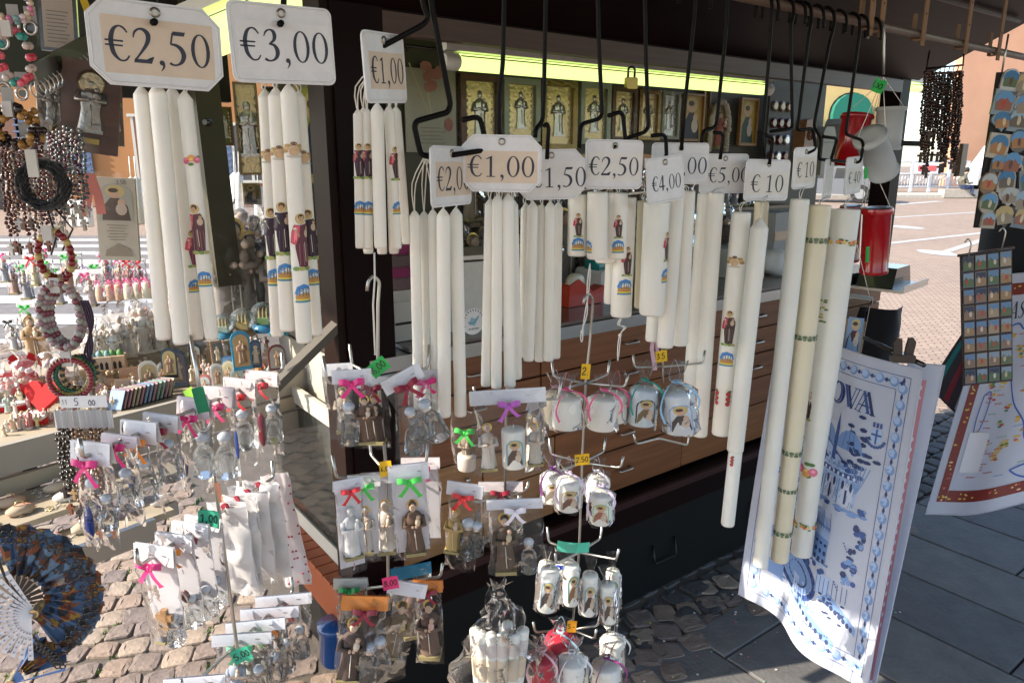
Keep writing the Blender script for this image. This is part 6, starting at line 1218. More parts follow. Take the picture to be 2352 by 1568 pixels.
# pinecone-like amber bauble, model houses, bunches of wrapped favours
p = wl(342, 800, T2); t = thing('amber_bauble', 'glittering amber cone shaped bauble at the rear of the shelf', 'bauble', p, 0); b = MB(); h_ = px(p, 95)
for k in range(11):
    for j in range(9): a = j * .7 + k * .35; rr = h_ * .2 * math.sin(math.pi * (k + 1) / 13); b.blob((rr * math.cos(a), rr * math.sin(a), h_ * k / 10.5), h_ * .055, mat((.4, .12, .02), 'gloss'), 5, 3)
b.build('cone', t)
for i, (x, y, c) in enumerate(((262, 845, (.5, .35, .22)), (232, 848, (.55, .42, .3)), (30, 925, (.4, .32, .28)), (78, 920, (.35, .45, .45)))):
    p = wl(x, y, T2 if i < 2 else T1); w_ = px(p, 52); t = thing('model_basilica', ('model church with green roof below the angels', 'beige model church beside the green roofed one', 'brown model church near the red heart boxes', 'teal topped model church near the red heart boxes')[i], 'model', p, 20, 'model churches')
    b = MB(); b.box((0, 0, w_ * .3), (w_, w_ * .6, w_ * .6), mat(c)); b.build('walls', t); b = MB()
    for d in (-.3, 0, .3): b.lathe([(w_ * .16, w_ * .6), (w_ * .15, w_ * .7), (w_ * .08, w_ * .8), (.001, w_ * .85)], mat((.12, .3, .1) if i == 0 else (.25, .4, .42)), 10, TR(d * w_, 0, 0))
    b.build('domes', t); b = MB()
    for d in (-.3, -.1, .1, .3): b.prism([(d * w_ - w_ * .06, w_ * .05), (d * w_ + w_ * .06, w_ * .05), (d * w_ + w_ * .06, w_ * .3), (d * w_, w_ * .4), (d * w_ - w_ * .06, w_ * .3)], -w_ * .31, -w_ * .3 - .001, m_dark)
    b.build('arches', t)
for i, (x, y) in enumerate(((15, 905), (60, 880), (120, 860), (150, 872), (330, 735), (370, 790), (300, 740), (265, 745))):
    p = wl(x, y, T2); h_ = px(p, 80); t = thing('wrapped_favour', 'crinkled clear bunch of favours on the side shelf', 'favour', p, 10 * i, 'wrapped favours on the side shelf')
    b = MB(); cello_bag(b, h_ * .7, h_, h_ * .5, 'gather', i + 50, F=TR(0, 0, h_)); b.build('cellophane', t); b = MB()
    for k in range(9): b.blob((random.uniform(-.2, .2) * h_, random.uniform(-.12, .12) * h_, random.uniform(.05, .45) * h_), h_ * .08, mat(random.choice(((.75, .74, .72), (.75, .5, .55), (.6, .35, .3), (.8, .76, .6)))), 6, 4)
    b.build('favours', t)
for r_, (e0, z_) in enumerate(((-.09, .859), (-.15, .859), (-.25, .816))):
    for k in range(9):
        p = WG(.5 + .085 * k + random.uniform(-.01, .01), e0 + random.uniform(-.01, .01), z_); t = thing('ring_cushion', 'small padded cushion with a ring on the lower trays of the side shelf', 'ring cushion', p, WYAW + random.uniform(-15, 15), 'ring cushions on the lower trays')
        b = MB(); b.blob((0, 0, .008), (.03, .02, .012), mat(random.choice(((.6, .56, .5), (.3, .02, .03), (.12, .12, .16), (.5, .4, .28))), 'velvet' if k % 2 else 'fabric'), 10, 5); b.build('pad', t)
        b = MB(); b.tube([(.009 * math.cos(a), 0, .02 + .009 * math.sin(a)) for a in [q * .63 for q in range(10)]], .0016, m_silver if k % 3 else m_gold, 5, None, True); b.build('ring', t)
# red velvet heart ring boxes
def heart(s): return [(s * .5 * (16 * math.sin(a) ** 3) / 16, s * .5 * (13 * math.cos(a) - 5 * math.cos(2 * a) - 2 * math.cos(3 * a) - math.cos(4 * a)) / 16) for a in [2 * math.pi * k / 26 for k in range(26)]]
m_vel = mat((.5, .004, .008), 'velvet')
for i, (x, y, s_, yw, z_) in enumerate(((30, 936, 80, 20, T1), (74, 968, 86, -5, T1), (50, 872, 56, 35, T2))):
    p = wl(x, y, z_); s = px(p, s_); t = thing('ring_box', ('open red velvet heart ring box, middle one of the three', 'open red velvet heart ring box at the front', 'small red velvet heart box at the back')[i], 'ring box', p, yw, 'red heart ring boxes')
    F = RX(-90); b = MB(); b.prism(heart(s), -s * .14, s * .12, m_vel, RX(90)); b.build('base', t); b = MB(); b.prism(heart(s * .88), -.001, .006, m_card, TR(0, 0, s * .145) @ RX(90)); b.build('cushion', t)
    b = MB(); b.tube([(.008 * math.cos(a), 0, s * .15 + .008 + .008 * math.sin(a)) for a in [k * .6 for k in range(11)]], .0015, m_silver, 5, None, True); b.blob((0, 0, s * .15 + .018), .004, m_silver, 6, 4); b.build('ring', t)
    b = MB(); b.prism(heart(s), -s * .1, s * .1, m_vel, TR(s * .12, s * .42, s * .62) @ RX(-18)); b.build('lid', t)
figs('assorted trinket figure near the front edge of the side shelf', 'assorted trinkets at the shelf front', [(8 + 11 * i + random.uniform(-4, 4), 1000 - 2.6 * i + random.uniform(-14, 0)) for i in range(24)], T1, 24, 46, False, FC + ((.6, .5, .2), (.4, .12, .12), (.2, .25, .3)))
figs('tiny metal trinket on the lower trays', 'tiny trinkets on the lower trays', [(5 + 12 * i, 1058 - 3.4 * i + random.uniform(-6, 6)) for i in range(9)], .859, 18, 30, False, ((.5, .48, .44), (.5, .36, .14)))
b = MB()
for k in range(150): q = WG(random.uniform(.55, 1.3), random.uniform(-.28, -.05), 0); q.z = .862 if (q - Wo).dot(Wn) > -.2 else .819; b.tube([q + Vector((.006 * math.cos(a), .006 * math.sin(a), .003 * math.sin(a))) for a in (0, 1.5, 3, 4.5)], .0013, random.choice((m_silver, m_gold)), 4, None, True)
tag(b.build('loose_rings'), 'scatter of silver and gold rings on the lower trays', 'rings', None, 'stuff')
# things hanging behind the shelf
gH = 'bags hanging behind the side shelf'
for i, (x, y, d, wpx, hpx, bc, col) in enumerate(((75, 590, 2.5, 42, 75, RED, (.5, .45, .3)), (60, 700, 2.4, 40, 95, GRN, (.3, .3, .28)), (22, 735, 2.4, 34, 80, (.02, .02, .02), (.6, .6, .6)), (105, 600, 2.6, 30, 70, GRN, (.6, .5, .5)), (200, 625, 2.6, 70, 90, PNK, (.6, .5, .48)))):
    p = on_d(x, y, d); bag(('little bag with red top hanging over the zebra crossing', 'clear bag with green bow and grey figure at the left', 'little white candle bag with black bow at the left edge', 'tiny clear bag behind the red bead bracelets', 'round pink wrapped medallion bag')[i], p, px(p, wpx), px(p, hpx), bowc=bc, header=(.7, .7, .68), items=(('statue', 0, .95, .7, col),), group=gH)
for i in range(14):
    p = on_d(4 + i * 24 + random.uniform(-5, 5), 560 + random.uniform(0, 60), 2.75 + .1 * (i % 3)); bag('small clear bag of trinkets hanging in the row behind the side shelf', p, px(p, 34), px(p, random.uniform(70, 100)), bowc=random.choice((RED, GRN, PNK, LAV)), header=(.6, .6, .58), items=(('statue', 0, .95, .75, random.choice(((.55, .45, .3), (.6, .58, .55), (.4, .25, .2), (.3, .32, .36)))),), group='trinket bags behind the side shelf')
for i in range(6):
    p = on_d(228 + i * 21, 632 - i * 1.5, 2.7); gift('pale candle with bright pink ribbon in the row behind the shelf', 0, 0, 1, 1, 1, PNK) if False else bag('pale candle with bright pink ribbon in the row behind the shelf', p, px(p, 26), px(p, 66), style='gather', ties=PNK, bowc=PNK, items=(('pillar', 0, .98, .55, .46, mat((.75, .5, .35), 'wax') if i < 3 else m_wax2),), d_=.03, group='pink ribboned candles behind the shelf')
for i, (x, y, xb, yb) in enumerate(((500, 385, 508, 520), (538, 395, 540, 520), (548, 395, 550, 520), (592, 420, 596, 520), (300, 405, 310, 515), (312, 405, 322, 515), (165, 455, 172, 522), (185, 455, 190, 520), (200, 455, 206, 520))):
    p, q = on_d(x, y, 2.9), on_d(xb, yb, 2.9); F = frame_between(q, p); t = thing('candle', ('cream candle hanging in the daylight behind the upright' if i < 4 else 'honey coloured candle beside the holy card' if i < 6 else 'cream candle hanging behind the bead strings'), 'candle', q, 0, 'candles hanging behind the side window', rot=F.to_euler())
    L_ = (p - q).length; b = MB(); R = px(p, 10); b.lathe([(R * .9, 0), (R, .004), (R, L_ - R), (R * .3, L_ - R * .2), (.001, L_)], m_wax2 if 4 <= i < 6 else m_wax, 14); b.build('wax', t); b = MB(); b.tube([(0, 0, L_ - .01), (0, 0, L_ + .08)], .002, m_wick, 4); b.build('wick', t)
# ================================================================ STRINGS AND PLAQUES AT THE LEFT EDGE
def bead_loop(b, c, rx, rz, nb, r, cols, yaw=20, kind='gloss', jit=0, sq=1.0):
    u = Vector((math.cos(rad(yaw)), math.sin(rad(yaw)), 0))
    for k in range(nb):
        a = 2 * math.pi * k / nb; q = c + u * rx * math.cos(a) + Z * rz * math.sin(a) + Vector((random.uniform(-jit, jit), random.uniform(-jit, jit), random.uniform(-jit, jit)))
        b.blob(q, (r, r, r * sq), mat(cols[k % len(cols)], kind), 7, 4)
def bracelet(label, x, y, d, rxp, rzp, nb, rp, cols, n=1, tabs=True, kind='gloss', yaw=15, group='bead bracelets strung at the left', jit=.0):
    p = on_d(x, y, d); t = thing('bracelet', label, 'bracelet', p, 0, group); b = MB()
    for k in range(n): bead_loop(b, Vector((random.uniform(-.004, .004) * (n > 1), k * .006 - n * .003, random.uniform(-.003, .003) * (n > 1))), px(p, rxp) * (1 - .06 * k), px(p, rzp) * (1 - .05 * k), nb, px(p, rp), cols[k % len(cols)] if isinstance(cols[0][0], tuple) else cols, yaw + 8 * k, kind, jit)
    b.build('beads', t)
    if tabs: b = MB(); b.box((0, -.012, px(p, rzp)), (px(p, 22), .003, px(p, 34)), mat((.5, .48, .45), 'paper')); b.build('paper_tab', t)
    return t
bracelet('pink flower bead bracelet near the top left corner', 38, 132, .95, 33, 58, 14, 9, ((.7, .08, .12), (.6, .5, .45), (.05, .35, .3), (.75, .15, .2)), 2)
bracelet('pastel bead bracelet at the very top left corner', 30, 12, .95, 42, 34, 18, 7, ((.6, .5, .35), (.65, .2, .35), (.2, .4, .4), (.7, .55, .6)), 2)
bracelet('amber and black bead bunch at the left edge', 38, 292, .96, 46, 38, 16, 9, ((.03, .015, .01), (.3, .14, .02), (.4, .2, .04), (.02, .01, .01)), 4, True, 'gloss', 15, jit=.006)
bracelet('dark red bead bracelet with gold spacers', 130, 590, .95, 34, 56, 22, 9, ((.22, .01, .015), (.2, .01, .012), (.5, .36, .12)), 2)
dusky = bracelet('dusky pink and grey bracelet with dark cords', 150, 725, .95, 40, 74, 30, 8.5, ((.3, .18, .2), (.35, .34, .3), (.2, .05, .07), (.4, .38, .36)), 4)
bracelet('rasta coloured bead bracelet in red, green and yellow', 172, 862, .94, 43, 45, 34, 6.5, (((.25, .02, .03),), ((.4, .28, .05), (.45, .32, .12)), ((.02, .12, .06), (.02, .09, .05)), ((.4, .25, .1), (.02, .02, .02))), 4)
# black cord coil
p = on_d(100, 425, .95); t = thing('cord_coil', 'thick coil of black cord bracelets at the left', 'cord', p, 0); b = MB()
for k in range(16):
    rr = px(p, 54) * random.uniform(.72, 1.02); b.tube([(rr * math.cos(a) + random.uniform(-.001, .001), random.uniform(-.012, .012), rr * 1.05 * math.sin(a)) for a in [2 * math.pi * j / 20 for j in range(20)]], .0022, mat((.008, .008, .009), 'fabric'), 5, None, True)
b.build('cords', t); b = MB(); b.box((.0, -.016, px(p, 48)), (px(p, 24), .003, px(p, 60)), mat((.5, .48, .43), 'paper')); b.build('paper_tab', t)
b = MB(); b.tube([(0, 0, -px(p, 54)), (.006, 0, -px(p, 120)), (-.004, 0, -px(p, 160))], .0015, m_black, 4); b.tube([(.01, 0, -px(p, 52)), (.03, 0, -px(p, 100)), (.012, 0, -px(p, 150))], .0015, m_black, 4); b.build('loose_ends', t)
for k in range(4):
    P_ = [on_d(x, y, .94) for x, y in ((186 + 5 * k, 690), (202 + 4 * k, 740), (212 - 6 * k, 790 + 8 * k), (205 + 4 * k, 830))]; b = MB(); b.tube([q - dusky.location for q in smooth_path(P_, 4)], .0016, mat((.03, .01, .03), 'fabric'), 5); b.build('cord', dusky)
# rosaries
def rosary(label, x, y0, y1, d, cols, rp=4.5, cross=(.12, .05, .03), group='rosaries hanging at the left', sway=6):
    p = on_d(x, y0, d); q = on_d(x + (y1 - y0) * .09, y1, d); t = thing('rosary', label, 'rosary', p, 0, group); b = MB(); r = px(p, rp); L_ = (q - p).length; nb = int(L_ / (r * 2.05))
    for k in range(nb):
        f = k / nb; w_ = math.sin(math.pi * f) * px(p, sway)
        for s in (-1, 1): v = (q - p) * f + Vector((w_ * s + random.uniform(-.001, .001), random.uniform(-.003, .003), 0)); b.blob(v, r * random.uniform(.85, 1.1), mat(cols[(k + (s > 0)) % len(cols)], 'gloss'), 6, 4)
    b.build('beads', t); b = MB(); e = q - p; s = px(p, 26); b.tube([e, e - Z * s * .4], .0008, m_silver, 4); b.box(e - Z * s * .9, (s * .24, .004, s), mat(cross, 'wood')); b.box(e - Z * s * .72, (s * .66, .0045, s * .22), mat(cross, 'wood')); b.build('cross', t)
    return t
sets = (((.09, .012, .012), (.06, .01, .012)), ((.14, .05, .02), (.1, .035, .015)), ((.22, .2, .19), (.16, .07, .08)), ((.03, .02, .02), (.18, .11, .05)), ((.14, .02, .03), (.25, .21, .19)))
for i in range(13): rosary('dark red and amber rosary in the dense bunch at the left edge', 3 + i * 8.5, 320 + random.uniform(-20, 30), 520 + random.uniform(-30, 60), .98 + .04 * (i % 3), sets[i % 5], 4.6, random.choice(((.12, .04, .02), (.4, .38, .36), (.06, .03, .02))))
for i in range(9): rosary('glittering crystal rosary behind the black cord coil', 112 + i * 9, 298 + random.uniform(-8, 20), 470 + random.uniform(-30, 50), 1.08, (((.22, .21, .21), (.1, .02, .05)), ((.12, .01, .03), (.25, .22, .2)), ((.05, .1, .12), (.2, .18, .17)))[i % 3], 4.5, (.5, .46, .4), 'crystal rosaries')
for i in range(11): rosary('wooden bead rosary on the 5,00 card', 133 + i * 10.5, 955 + random.uniform(0, 10), (1150 if i > 2 else 1170) + random.uniform(-110, 60), .95 + .02 * (i % 2), (((.02, .015, .012),), ((.28, .16, .08),), ((.12, .06, .03),))[0 if i < 3 else 1 + i % 2], 5.2, ((.03, .02, .02), (.25, .09, .04), (.4, .26, .13))[i % 3], 'rosaries on the 5,00 card', 3)
# handwritten 5,00 card with clear tops
p = on_d(192, 922, .93); t = thing('price_label', 'white handwritten 5,00 strip above the wooden rosaries', 'price label', p, 4); w_, h_ = px(p, 104), px(p, 28)
b = MB(); b.box((0, 0, 0), (w_, .0012, h_), m_card); b.build('strip', t); P = Print(plane_map(0, -.0008, 0), .0003); P.hand('5', -w_ * .2, -h_ * .3, h_ * .62, m_ink, .1); P.hand('00', w_ * .1, -h_ * .32, h_ * .46, m_ink, .12); P.hand('11', -w_ * .46, -h_ * .2, h_ * .4, m_ink, .08); P.build('handwriting', t)
for i in range(9):
    p = on_d(133 + 15 * i, 962, .94); b = MB(); b.sheet(lambda u, v: ((u - .5) * px(p, 16), .004 * math.sin(u * 9 + i), -v * px(p, 44)), 4, 4, m_frost); o = b.build('plastic_sleeve'); o.location = p + Z * px(p, 22); tag(o, 'milky plastic sleeve holding a wooden rosary', 'sleeve', 'rosary sleeves')
# ring rail and plaques
p, q = on_d(78, 172, 1.05), on_d(236, 84, 1.22); t = thing('ring_rail', 'perforated grey metal rail with wire rings at the top left', 'rail', p); b = MB(); d_ = q - p; F = d_.to_track_quat('X', 'Z').to_matrix().to_4x4(); b.box((d_.length / 2, 0, 0), (d_.length, .004, .03), mat((.22, .21, .18), 'metal'), F); b.build('strip', t)
for k in range(18): b = MB(); c = d_ * (k + .5) / 18 - Z * .022; b.tube([c + Vector((.0, .011 * math.cos(a), .013 * math.sin(a))) + Vector((.005 * math.cos(a), 0, 0)) for a in [j * .63 for j in range(10)]], .0012, m_steel, 5, None, True); b.build('ring', t)
def slab(label, x, y, d, wpx, hpx, yaw, fc, kind, fn, roll=0, name='hanging_plaque', tilt=0, group='plaques hanging at the top left', cel=True):
    p = on_d(x, y, d); w_, h_ = px(p, wpx), px(p, hpx); t = thing(name, label, 'plaque', p, 0, group, rot=(Matrix.Rotation(rad(yaw), 4, 'Z') @ Matrix.Rotation(rad(tilt), 4, 'X') @ Matrix.Rotation(rad(-roll), 4, 'Y')).to_euler())
    b = MB(); b.box((0, .004, -h_ / 2), (w_, .009, h_), mat(fc, kind)); b.build('board', t); fn(t, w_, h_)
    if cel: b = MB(); b.sheet(lambda u, v: ((u - .5) * w_ * 1.1, -.012 - .012 * noise.noise(Vector((u * 5 + x, v * 7, 2))), .01 - v * h_ * 1.08), 8, 12, m_cello); b.build('cellophane', t)
    return t
def relief(t, w_, h_):
    b = MB(); q = MB(); statue(q, (0, 0, 0), h_ * .62, (.3, .28, .25)); F = TR(0, -.003, -h_ * .78) @ Matrix.Diagonal((1.25, .4, 1, 1)); b.v = [tuple(F @ Vector(v)) for v in q.v]; b.f, b.m, b.sm = q.f, q.m, q.sm; b.mats = [mat((.3, .28, .25), 'foil')] * len(q.mats); b.build('silver_relief', t)
    b = MB(); b.ring = None; b.lathe([(w_ * .2, 0), (w_ * .26, .003), (w_ * .2, .006)], mat((.4, .32, .2), 'foil'), 20, TR(0, .001, -h_ * .24) @ RX(90)); b.build('halo', t); b = MB(); b.box((0, -.003, -h_ * .87), (w_ * .34, .004, h_ * .06), mat((.3, .2, .06), 'metal')); b.build('name_plate', t)
slab('dark wooden plaque with silver saint relief in cellophane', 213, 142, 1.12, 118, 205, 25, (.09, .035, .018), 'wood', relief, -9)
slab('narrow silver framed plaque behind the dark wooden one', 118, 170, 1.16, 62, 140, 40, (.2, .16, .12), 'foil', relief, -5)
slab('second narrow silvery plaque beside the dark wooden one', 148, 165, 1.2, 34, 140, 50, (.18, .1, .06), 'wood', relief, -6)
def prayer(t, w_, h_):
    P = Print(plane_map(0, -.001, 0), .0005); P.rect(-w_ * .4, -h_ * .95, w_ * .4, -h_ * .02, pm((.4, .33, .26)), 2, 2); P.ell(0, -h_ * .15, w_ * .34, h_ * .1, pm((.2, .3, .42)))
    for k in range(9): P.stroke([(-w_ * .3, -h_ * (.42 + .055 * k)), (w_ * (.28 - .05 * (k % 3)), -h_ * (.42 + .055 * k))], h_ * .015, pm((.15, .13, .12)))
    P.build('print', t)
slab('framed prayer picture in cellophane at the top left', 128, -40, 1.15, 78, 150, 18, (.03, .02, .02), 'gloss', prayer, -4)
def holy(t, w_, h_):
    P = Print(plane_map(0, -.001, 0), .0005); draw_portrait(P, -w_ * .42, -h_ * .52, w_ * .84, h_ * .45, (.42, .42, .36), (.1, .07, .05), True)
    for k in range(6): P.stroke([(-w_ * .26 + w_ * .05 * (k % 2), -h_ * (.57 + .035 * k)), (w_ * .26 - w_ * .04 * (k % 3), -h_ * (.57 + .035 * k))], h_ * .01, pm((.25, .2, .15)))
    P.poly([(-w_ * .35, -h_ * .95), (w_ * .35, -h_ * .95), (w_ * .3, -h_ * .86), (w_ * .1, -h_ * .82), (0, -h_ * .79), (-w_ * .1, -h_ * .82), (-w_ * .3, -h_ * .87)], pm((.3, .25, .18))); P.hand('3.50', w_ * .05, -h_ * .075, h_ * .05, m_ink, .12); P.build('print', t)
slab('tall parchment holy card with arched saint picture marked 3,50', 262, 408, 1.3, 86, 190, 12, (.55, .5, .4), 'paper', holy, -3, 'holy_card')
p = on_d(205, 400, 1.2); b = MB(); b.ribbon([Vector((0, 0, 0)), Vector((-.006, 0, -.03)), Vector((-.014, -.004, -.07))], .014, mat((.6, .2, .16), 'ribbon'), (1, .3, 0)); b.ribbon([Vector((.002, 0, 0)), Vector((.01, 0, -.035)), Vector((.014, -.004, -.065))], .014, mat((.6, .2, .16), 'ribbon'), (1, .3, 0)); o = b.build('salmon_ribbon'); o.location = p; tag(o, 'salmon pink ribbon tails hanging beside the holy card', 'ribbon')
b = MB(); p = on_d(188, -10, 1.25); b.ribbon([Vector((0, 0, 0)), on_d(203, 30, 1.25) - p, on_d(210, 50, 1.25) - p], .012, mat((.6, .4, .02), 'ribbon'), (1, .2, .1)); o = b.build('yellow_ribbon'); o.location = p; tag(o, 'yellow ribbon at the top left', 'ribbon')
# ================================================================ TEA TOWELS
def towel_surface(TL, TRc, BL, BR, W_, H_, amp, nfold, seed, drop=0):
    nrm = ((TRc - TL).cross(BL - TL)).normalized()
    if nrm.dot(CAM - TL) < 0: nrm = -nrm
    def S(u, v, h=0):                              # u 0..W from left, v 0..H from the bottom
        a, c = u / W_, 1 - v / H_
        p = (TL * (1 - a) + TRc * a) * (1 - c) + (BL * (1 - a) + BR * a) * c
        f = amp * (.35 + .65 * c) * (math.sin(a * nfold * 2 * math.pi + seed + c * 1.2) + .5 * noise.noise(Vector((a * 3, c * 2, seed)))) 
        q = p + nrm * (f + h); q.z += -drop * math.sin(a * math.pi) * (1 - c) + .012 * math.sin(a * 6 + seed) * c
        return q
    return S, nrm
def towel(label, corners, W_, H_, amp, nfold, seed, name='tea_towel', drop=0, col=(.7, .73, .83)):
    P4 = [on_d(*c) for c in corners]; o = P4[0]; S, nrm = towel_surface(*P4, W_, H_, amp, nfold, seed, drop)
    t = thing(name, label, 'tea towel', o); b = MB(); fn = lambda u, v, h=0: S(u, v, h) - o
    b.sheet(lambda a, c: fn(a * W_, (1 - c) * H_, 0), 36, 36, mat(col, 'cloth')); b.sheet(lambda a, c: fn(a * W_, (1 - c) * H_, -.0012), 36, 36, mat(col, 'cloth')); b.build('cloth', t)
    b = MB()
    for edge in (lambda k: fn(.002, k * H_, 0), lambda k: fn(W_ - .002, k * H_, 0), lambda k: fn(k * W_, .002, 0), lambda k: fn(k * W_, H_ - .002, 0)): b.tube([edge(k / 30) for k in range(31)], .0018, mat(col, 'cloth'), 5)
    b.build('hem', t); return t, fn
B1c, B2c, B3c, B4c = pm((.05, .1, .3)), pm((.2, .33, .62)), pm((.42, .55, .8)), pm((.025, .045, .14))
W_, H_ = .47, .78
tw, fn = towel('white tea towel printed with blue Padova landmarks, clipped to a rod', ((1792, 742, 2.26), (2118, 848, 1.86), (1705, 1368, 2.26), (1985, 1600, 1.84)), W_, H_, .019, 1.7, .6, drop=.012)
P = Print(fn, .0012, .00006, .02)
def line(x0, y0, x1, y1, w_=.0016, m=B1c, n=16): P.stroke([(x0 + (x1 - x0) * k / n, y0 + (y1 - y0) * k / n) for k in range(n + 1)], w_, m)
for i0 in (.028, .062): line(i0, i0, W_ - i0, i0); line(W_ - i0, i0, W_ - i0, H_ - i0); line(i0, i0, i0, H_ - i0); line(i0, H_ - i0, W_ - i0, H_ - i0)
def medal(x, y, tx, ty): P.base(); P.ell(x, y, .0125, .0125, B2c, 12); P.ell(x - .002, y + .002, .009, .009, B3c, 10); P.ell(x + tx, y + ty, .004, .006, B4c, 6); P.ell(x + tx * 1.3, y + ty * .8, .003, .003, B1c, 6); P.ell(x + tx * .8, y + ty * 1.3, .003, .003, B1c, 6)
for k in range(18): medal(W_ - .045, .05 + k * .0395, .0, .0195); medal(.045, .05 + k * .0395, 0, .0195)
for k in range(9): medal(.085 + k * .0395, .045, .0195, 0); medal(.085 + k * .0395, H_ - .045, .0195, 0)
P.text('PADOVA', .075, H_ - .142, .055, B4c, 1.1); P.up(); P.text('PADOVA', .073, H_ - .14, .053, B1c, 1.1)
# crest
cx, cy = W_ - .092, H_ - .19; P.poly([(cx - .014, cy + .02), (cx + .014, cy + .02), (cx + .014, cy - .005), (cx, cy - .02), (cx - .014, cy - .005)], B3c); line(cx, cy - .016, cx, cy + .02, .005, B1c, 3); line(cx - .013, cy + .006, cx + .013, cy + .006, .005, B1c, 3)
for k in range(9): a = rad(200 + k * 17.5); P.ell(cx + .024 * math.cos(a), cy + .024 * math.sin(a), .005, .004, B1c, 6)
for k in (-1, 0, 1): P.rect(cx + k * .009 - .003, cy + .024, cx + k * .009 + .003, cy + .036, B1c)
# basilica: gable, domes, spires, arcade
bx, by, bw = .09, .40, .26; P.base()
P.poly([(bx, by), (bx + bw, by), (bx + bw, by + .08), (bx + bw * .5, by + .15), (bx, by + .08)], B3c)
for d in (.16, .5, .84):
    P.poly([(bx + bw * d + .042 * math.cos(a), by + .135 + .05 * math.sin(a)) for a in [math.pi * k / 8 for k in range(9)]], B2c); line(bx + bw * d, by + .18, bx + bw * d, by + .205, .002, B4c, 3)
    for q in (-.02, 0, .02): line(bx + bw * d + q, by + .137, bx + bw * d + q * .6, by + .178, .0015, B1c, 4)
for d in (.33, .67): P.poly([(bx + bw * d - .007, by + .1), (bx + bw * d + .007, by + .1), (bx + bw * d + .006, by + .18), (bx + bw * d, by + .22), (bx + bw * d - .006, by + .18)], B1c)
line(bx, by + .08, bx + bw * .5, by + .15, .004, B1c); line(bx + bw * .5, by + .15, bx + bw, by + .08, .004, B1c); P.up()
P.ring(bx + bw * .5, by + .1, (.018, .018), (.012, .012), B4c); P.rect(bx, by + .068, bx + bw, by + .08, B1c, 8); P.up()
for k in range(16): P.ell(bx + bw * (k + .5) / 16, by + .073, .004, .005, pm((.7, .74, .84)), 6)
for k in range(5):
    x = bx + bw * (k + .5) / 5; P.poly([(x - .02, by), (x + .02, by), (x + .02, by + .04)] + [(x + .02 * math.cos(a), by + .04 + .018 * math.sin(a)) for a in (.5, 1.1, 1.57, 2.1, 2.6)] + [(x - .02, by + .04)], B1c if k == 2 else pm((.6, .66, .8))); line(x, by + .005, x, by + .04, .006, B4c, 3)
    line(x - .024, by, x - .024, by + .062, .004, B2c, 4)
for k in range(22): P.ell(bx + random.uniform(-.01, bw + .02), by - .008 + random.uniform(-.008, .004), .014, .004, B2c, 7)
for k in range(14): x, y = bx + bw + random.uniform(-.05, .05), by + .15 + random.uniform(-.06, .09); P.ell(x, y, .012, .005, B4c, 6, random.uniform(-1, 0))
# palace of reason
qx, qy, qw = .10, .27, .2; P.base()
P.poly([(qx, qy + .045), (qx + qw, qy + .03), (qx + qw, qy + .06), (qx + qw * .85, qy + .095), (qx - .01, qy + .11)], B3c); P.poly([(qx, qy - .02), (qx + qw, qy - .03), (qx + qw, qy + .03), (qx, qy + .045)], B2c); P.up()
for r in range(3):
    for k in range(13): P.ell(qx + qw * (k + .5) / 13, qy + .03 - r * .02 - k * .0012, .0052, .0065 if r else .004, B4c, 6)
for k in range(9): line(qx + qw * k / 8, qy + .06, qx + qw * k / 8 - .006, qy + .098, .0012, B1c, 4)
# oval square, bridges, side figures
P.base(); P.ring(.2, .165, (.085, .055), (.07, .042), B1c, 28); P.ell(.2, .165, .068, .04, B2c, 18); P.ring(.2, .165, (.05, .028), (.044, .023), B4c, 20)
for k in range(20): a = rad(k * 18); P.ell(.2 + .077 * math.cos(a), .165 + .048 * math.sin(a), .003, .006, B4c, 5)
for k in range(16): P.ell(.14 + random.uniform(0, .17), .225 + random.uniform(-.012, .014), .009, .007, B1c, 6)
def bridge(x, y, w_):
    P.base()
    P.poly([(x, y), (x + w_ * .3, y + .025), (x + w_, y - .03), (x + w_, y - .05), (x + w_ * .5, y - .01)], B2c); P.rect(x - .01, y + .01, x + w_ * .3, y + .06, B3c, 2); P.up()
    for k in range(8): P.ell(x + w_ * (.2 + .1 * k), y + .005 - .006 * k, .005, .007, B4c, 6); line(x - .008 + .012 * k, y + .015, x - .008 + .012 * k, y + .055, .0016, B1c, 3)
for k in range(60):                                # hatching on the church and palace
    x = bx + bw * random.random(); y0_ = by + random.uniform(.0, .06); line(x, y0_, x + .002, y0_ + random.uniform(.008, .02), .0011, random.choice((B1c, B4c)), 2)
for k in range(40): x = qx + qw * random.random(); line(x, qy + .05, x - .004, qy + .085, .0009, B1c, 2)
for k in range(26): x = bx + bw * random.random(); line(x, by + .085, x, by + .085 + random.uniform(.005, .03), .001, B1c, 2)
P.poly([(.11, .335), (.3, .325), (.3, .332), (.11, .345)], B2c); P.poly([(.08, .2), (.12, .215), (.12, .24), (.08, .235)], B2c)
for k in range(30): P.base(); P.ell(.1 + random.uniform(0, .22), by - .004 + random.uniform(-.012, .0), .01, .003, random.choice((B1c, B2c)), 6)
for k in range(16): P.base(); P.ell(.3 + random.uniform(0, .06), by + .12 + random.uniform(-.05, .08), .011, .006, random.choice((B1c, B4c)), 6, random.uniform(-1, 0))
bridge(.19, .1, .16); bridge(.29, .155, .11); P.rect(.085, .105, .135, .145, B2c, 2)
for k in range(4): line(.088 + .014 * k, .145, .09 + .014 * k, .175, .003, B3c, 3)
for k in range(12): P.ell(.32 + random.uniform(-.02, .05), .145 + random.uniform(-.03, .03), .006, .003, B4c, 6, random.random())
for x, y in ((W_ - .095, .36), (W_ - .105, .26)):
    for k in range(20): P.ell(x + random.uniform(-.014, .014), y + random.uniform(-.045, .045), random.uniform(.004, .01), random.uniform(.004, .009), random.choice((B1c, B2c, B4c)), 6, random.random() * 3)
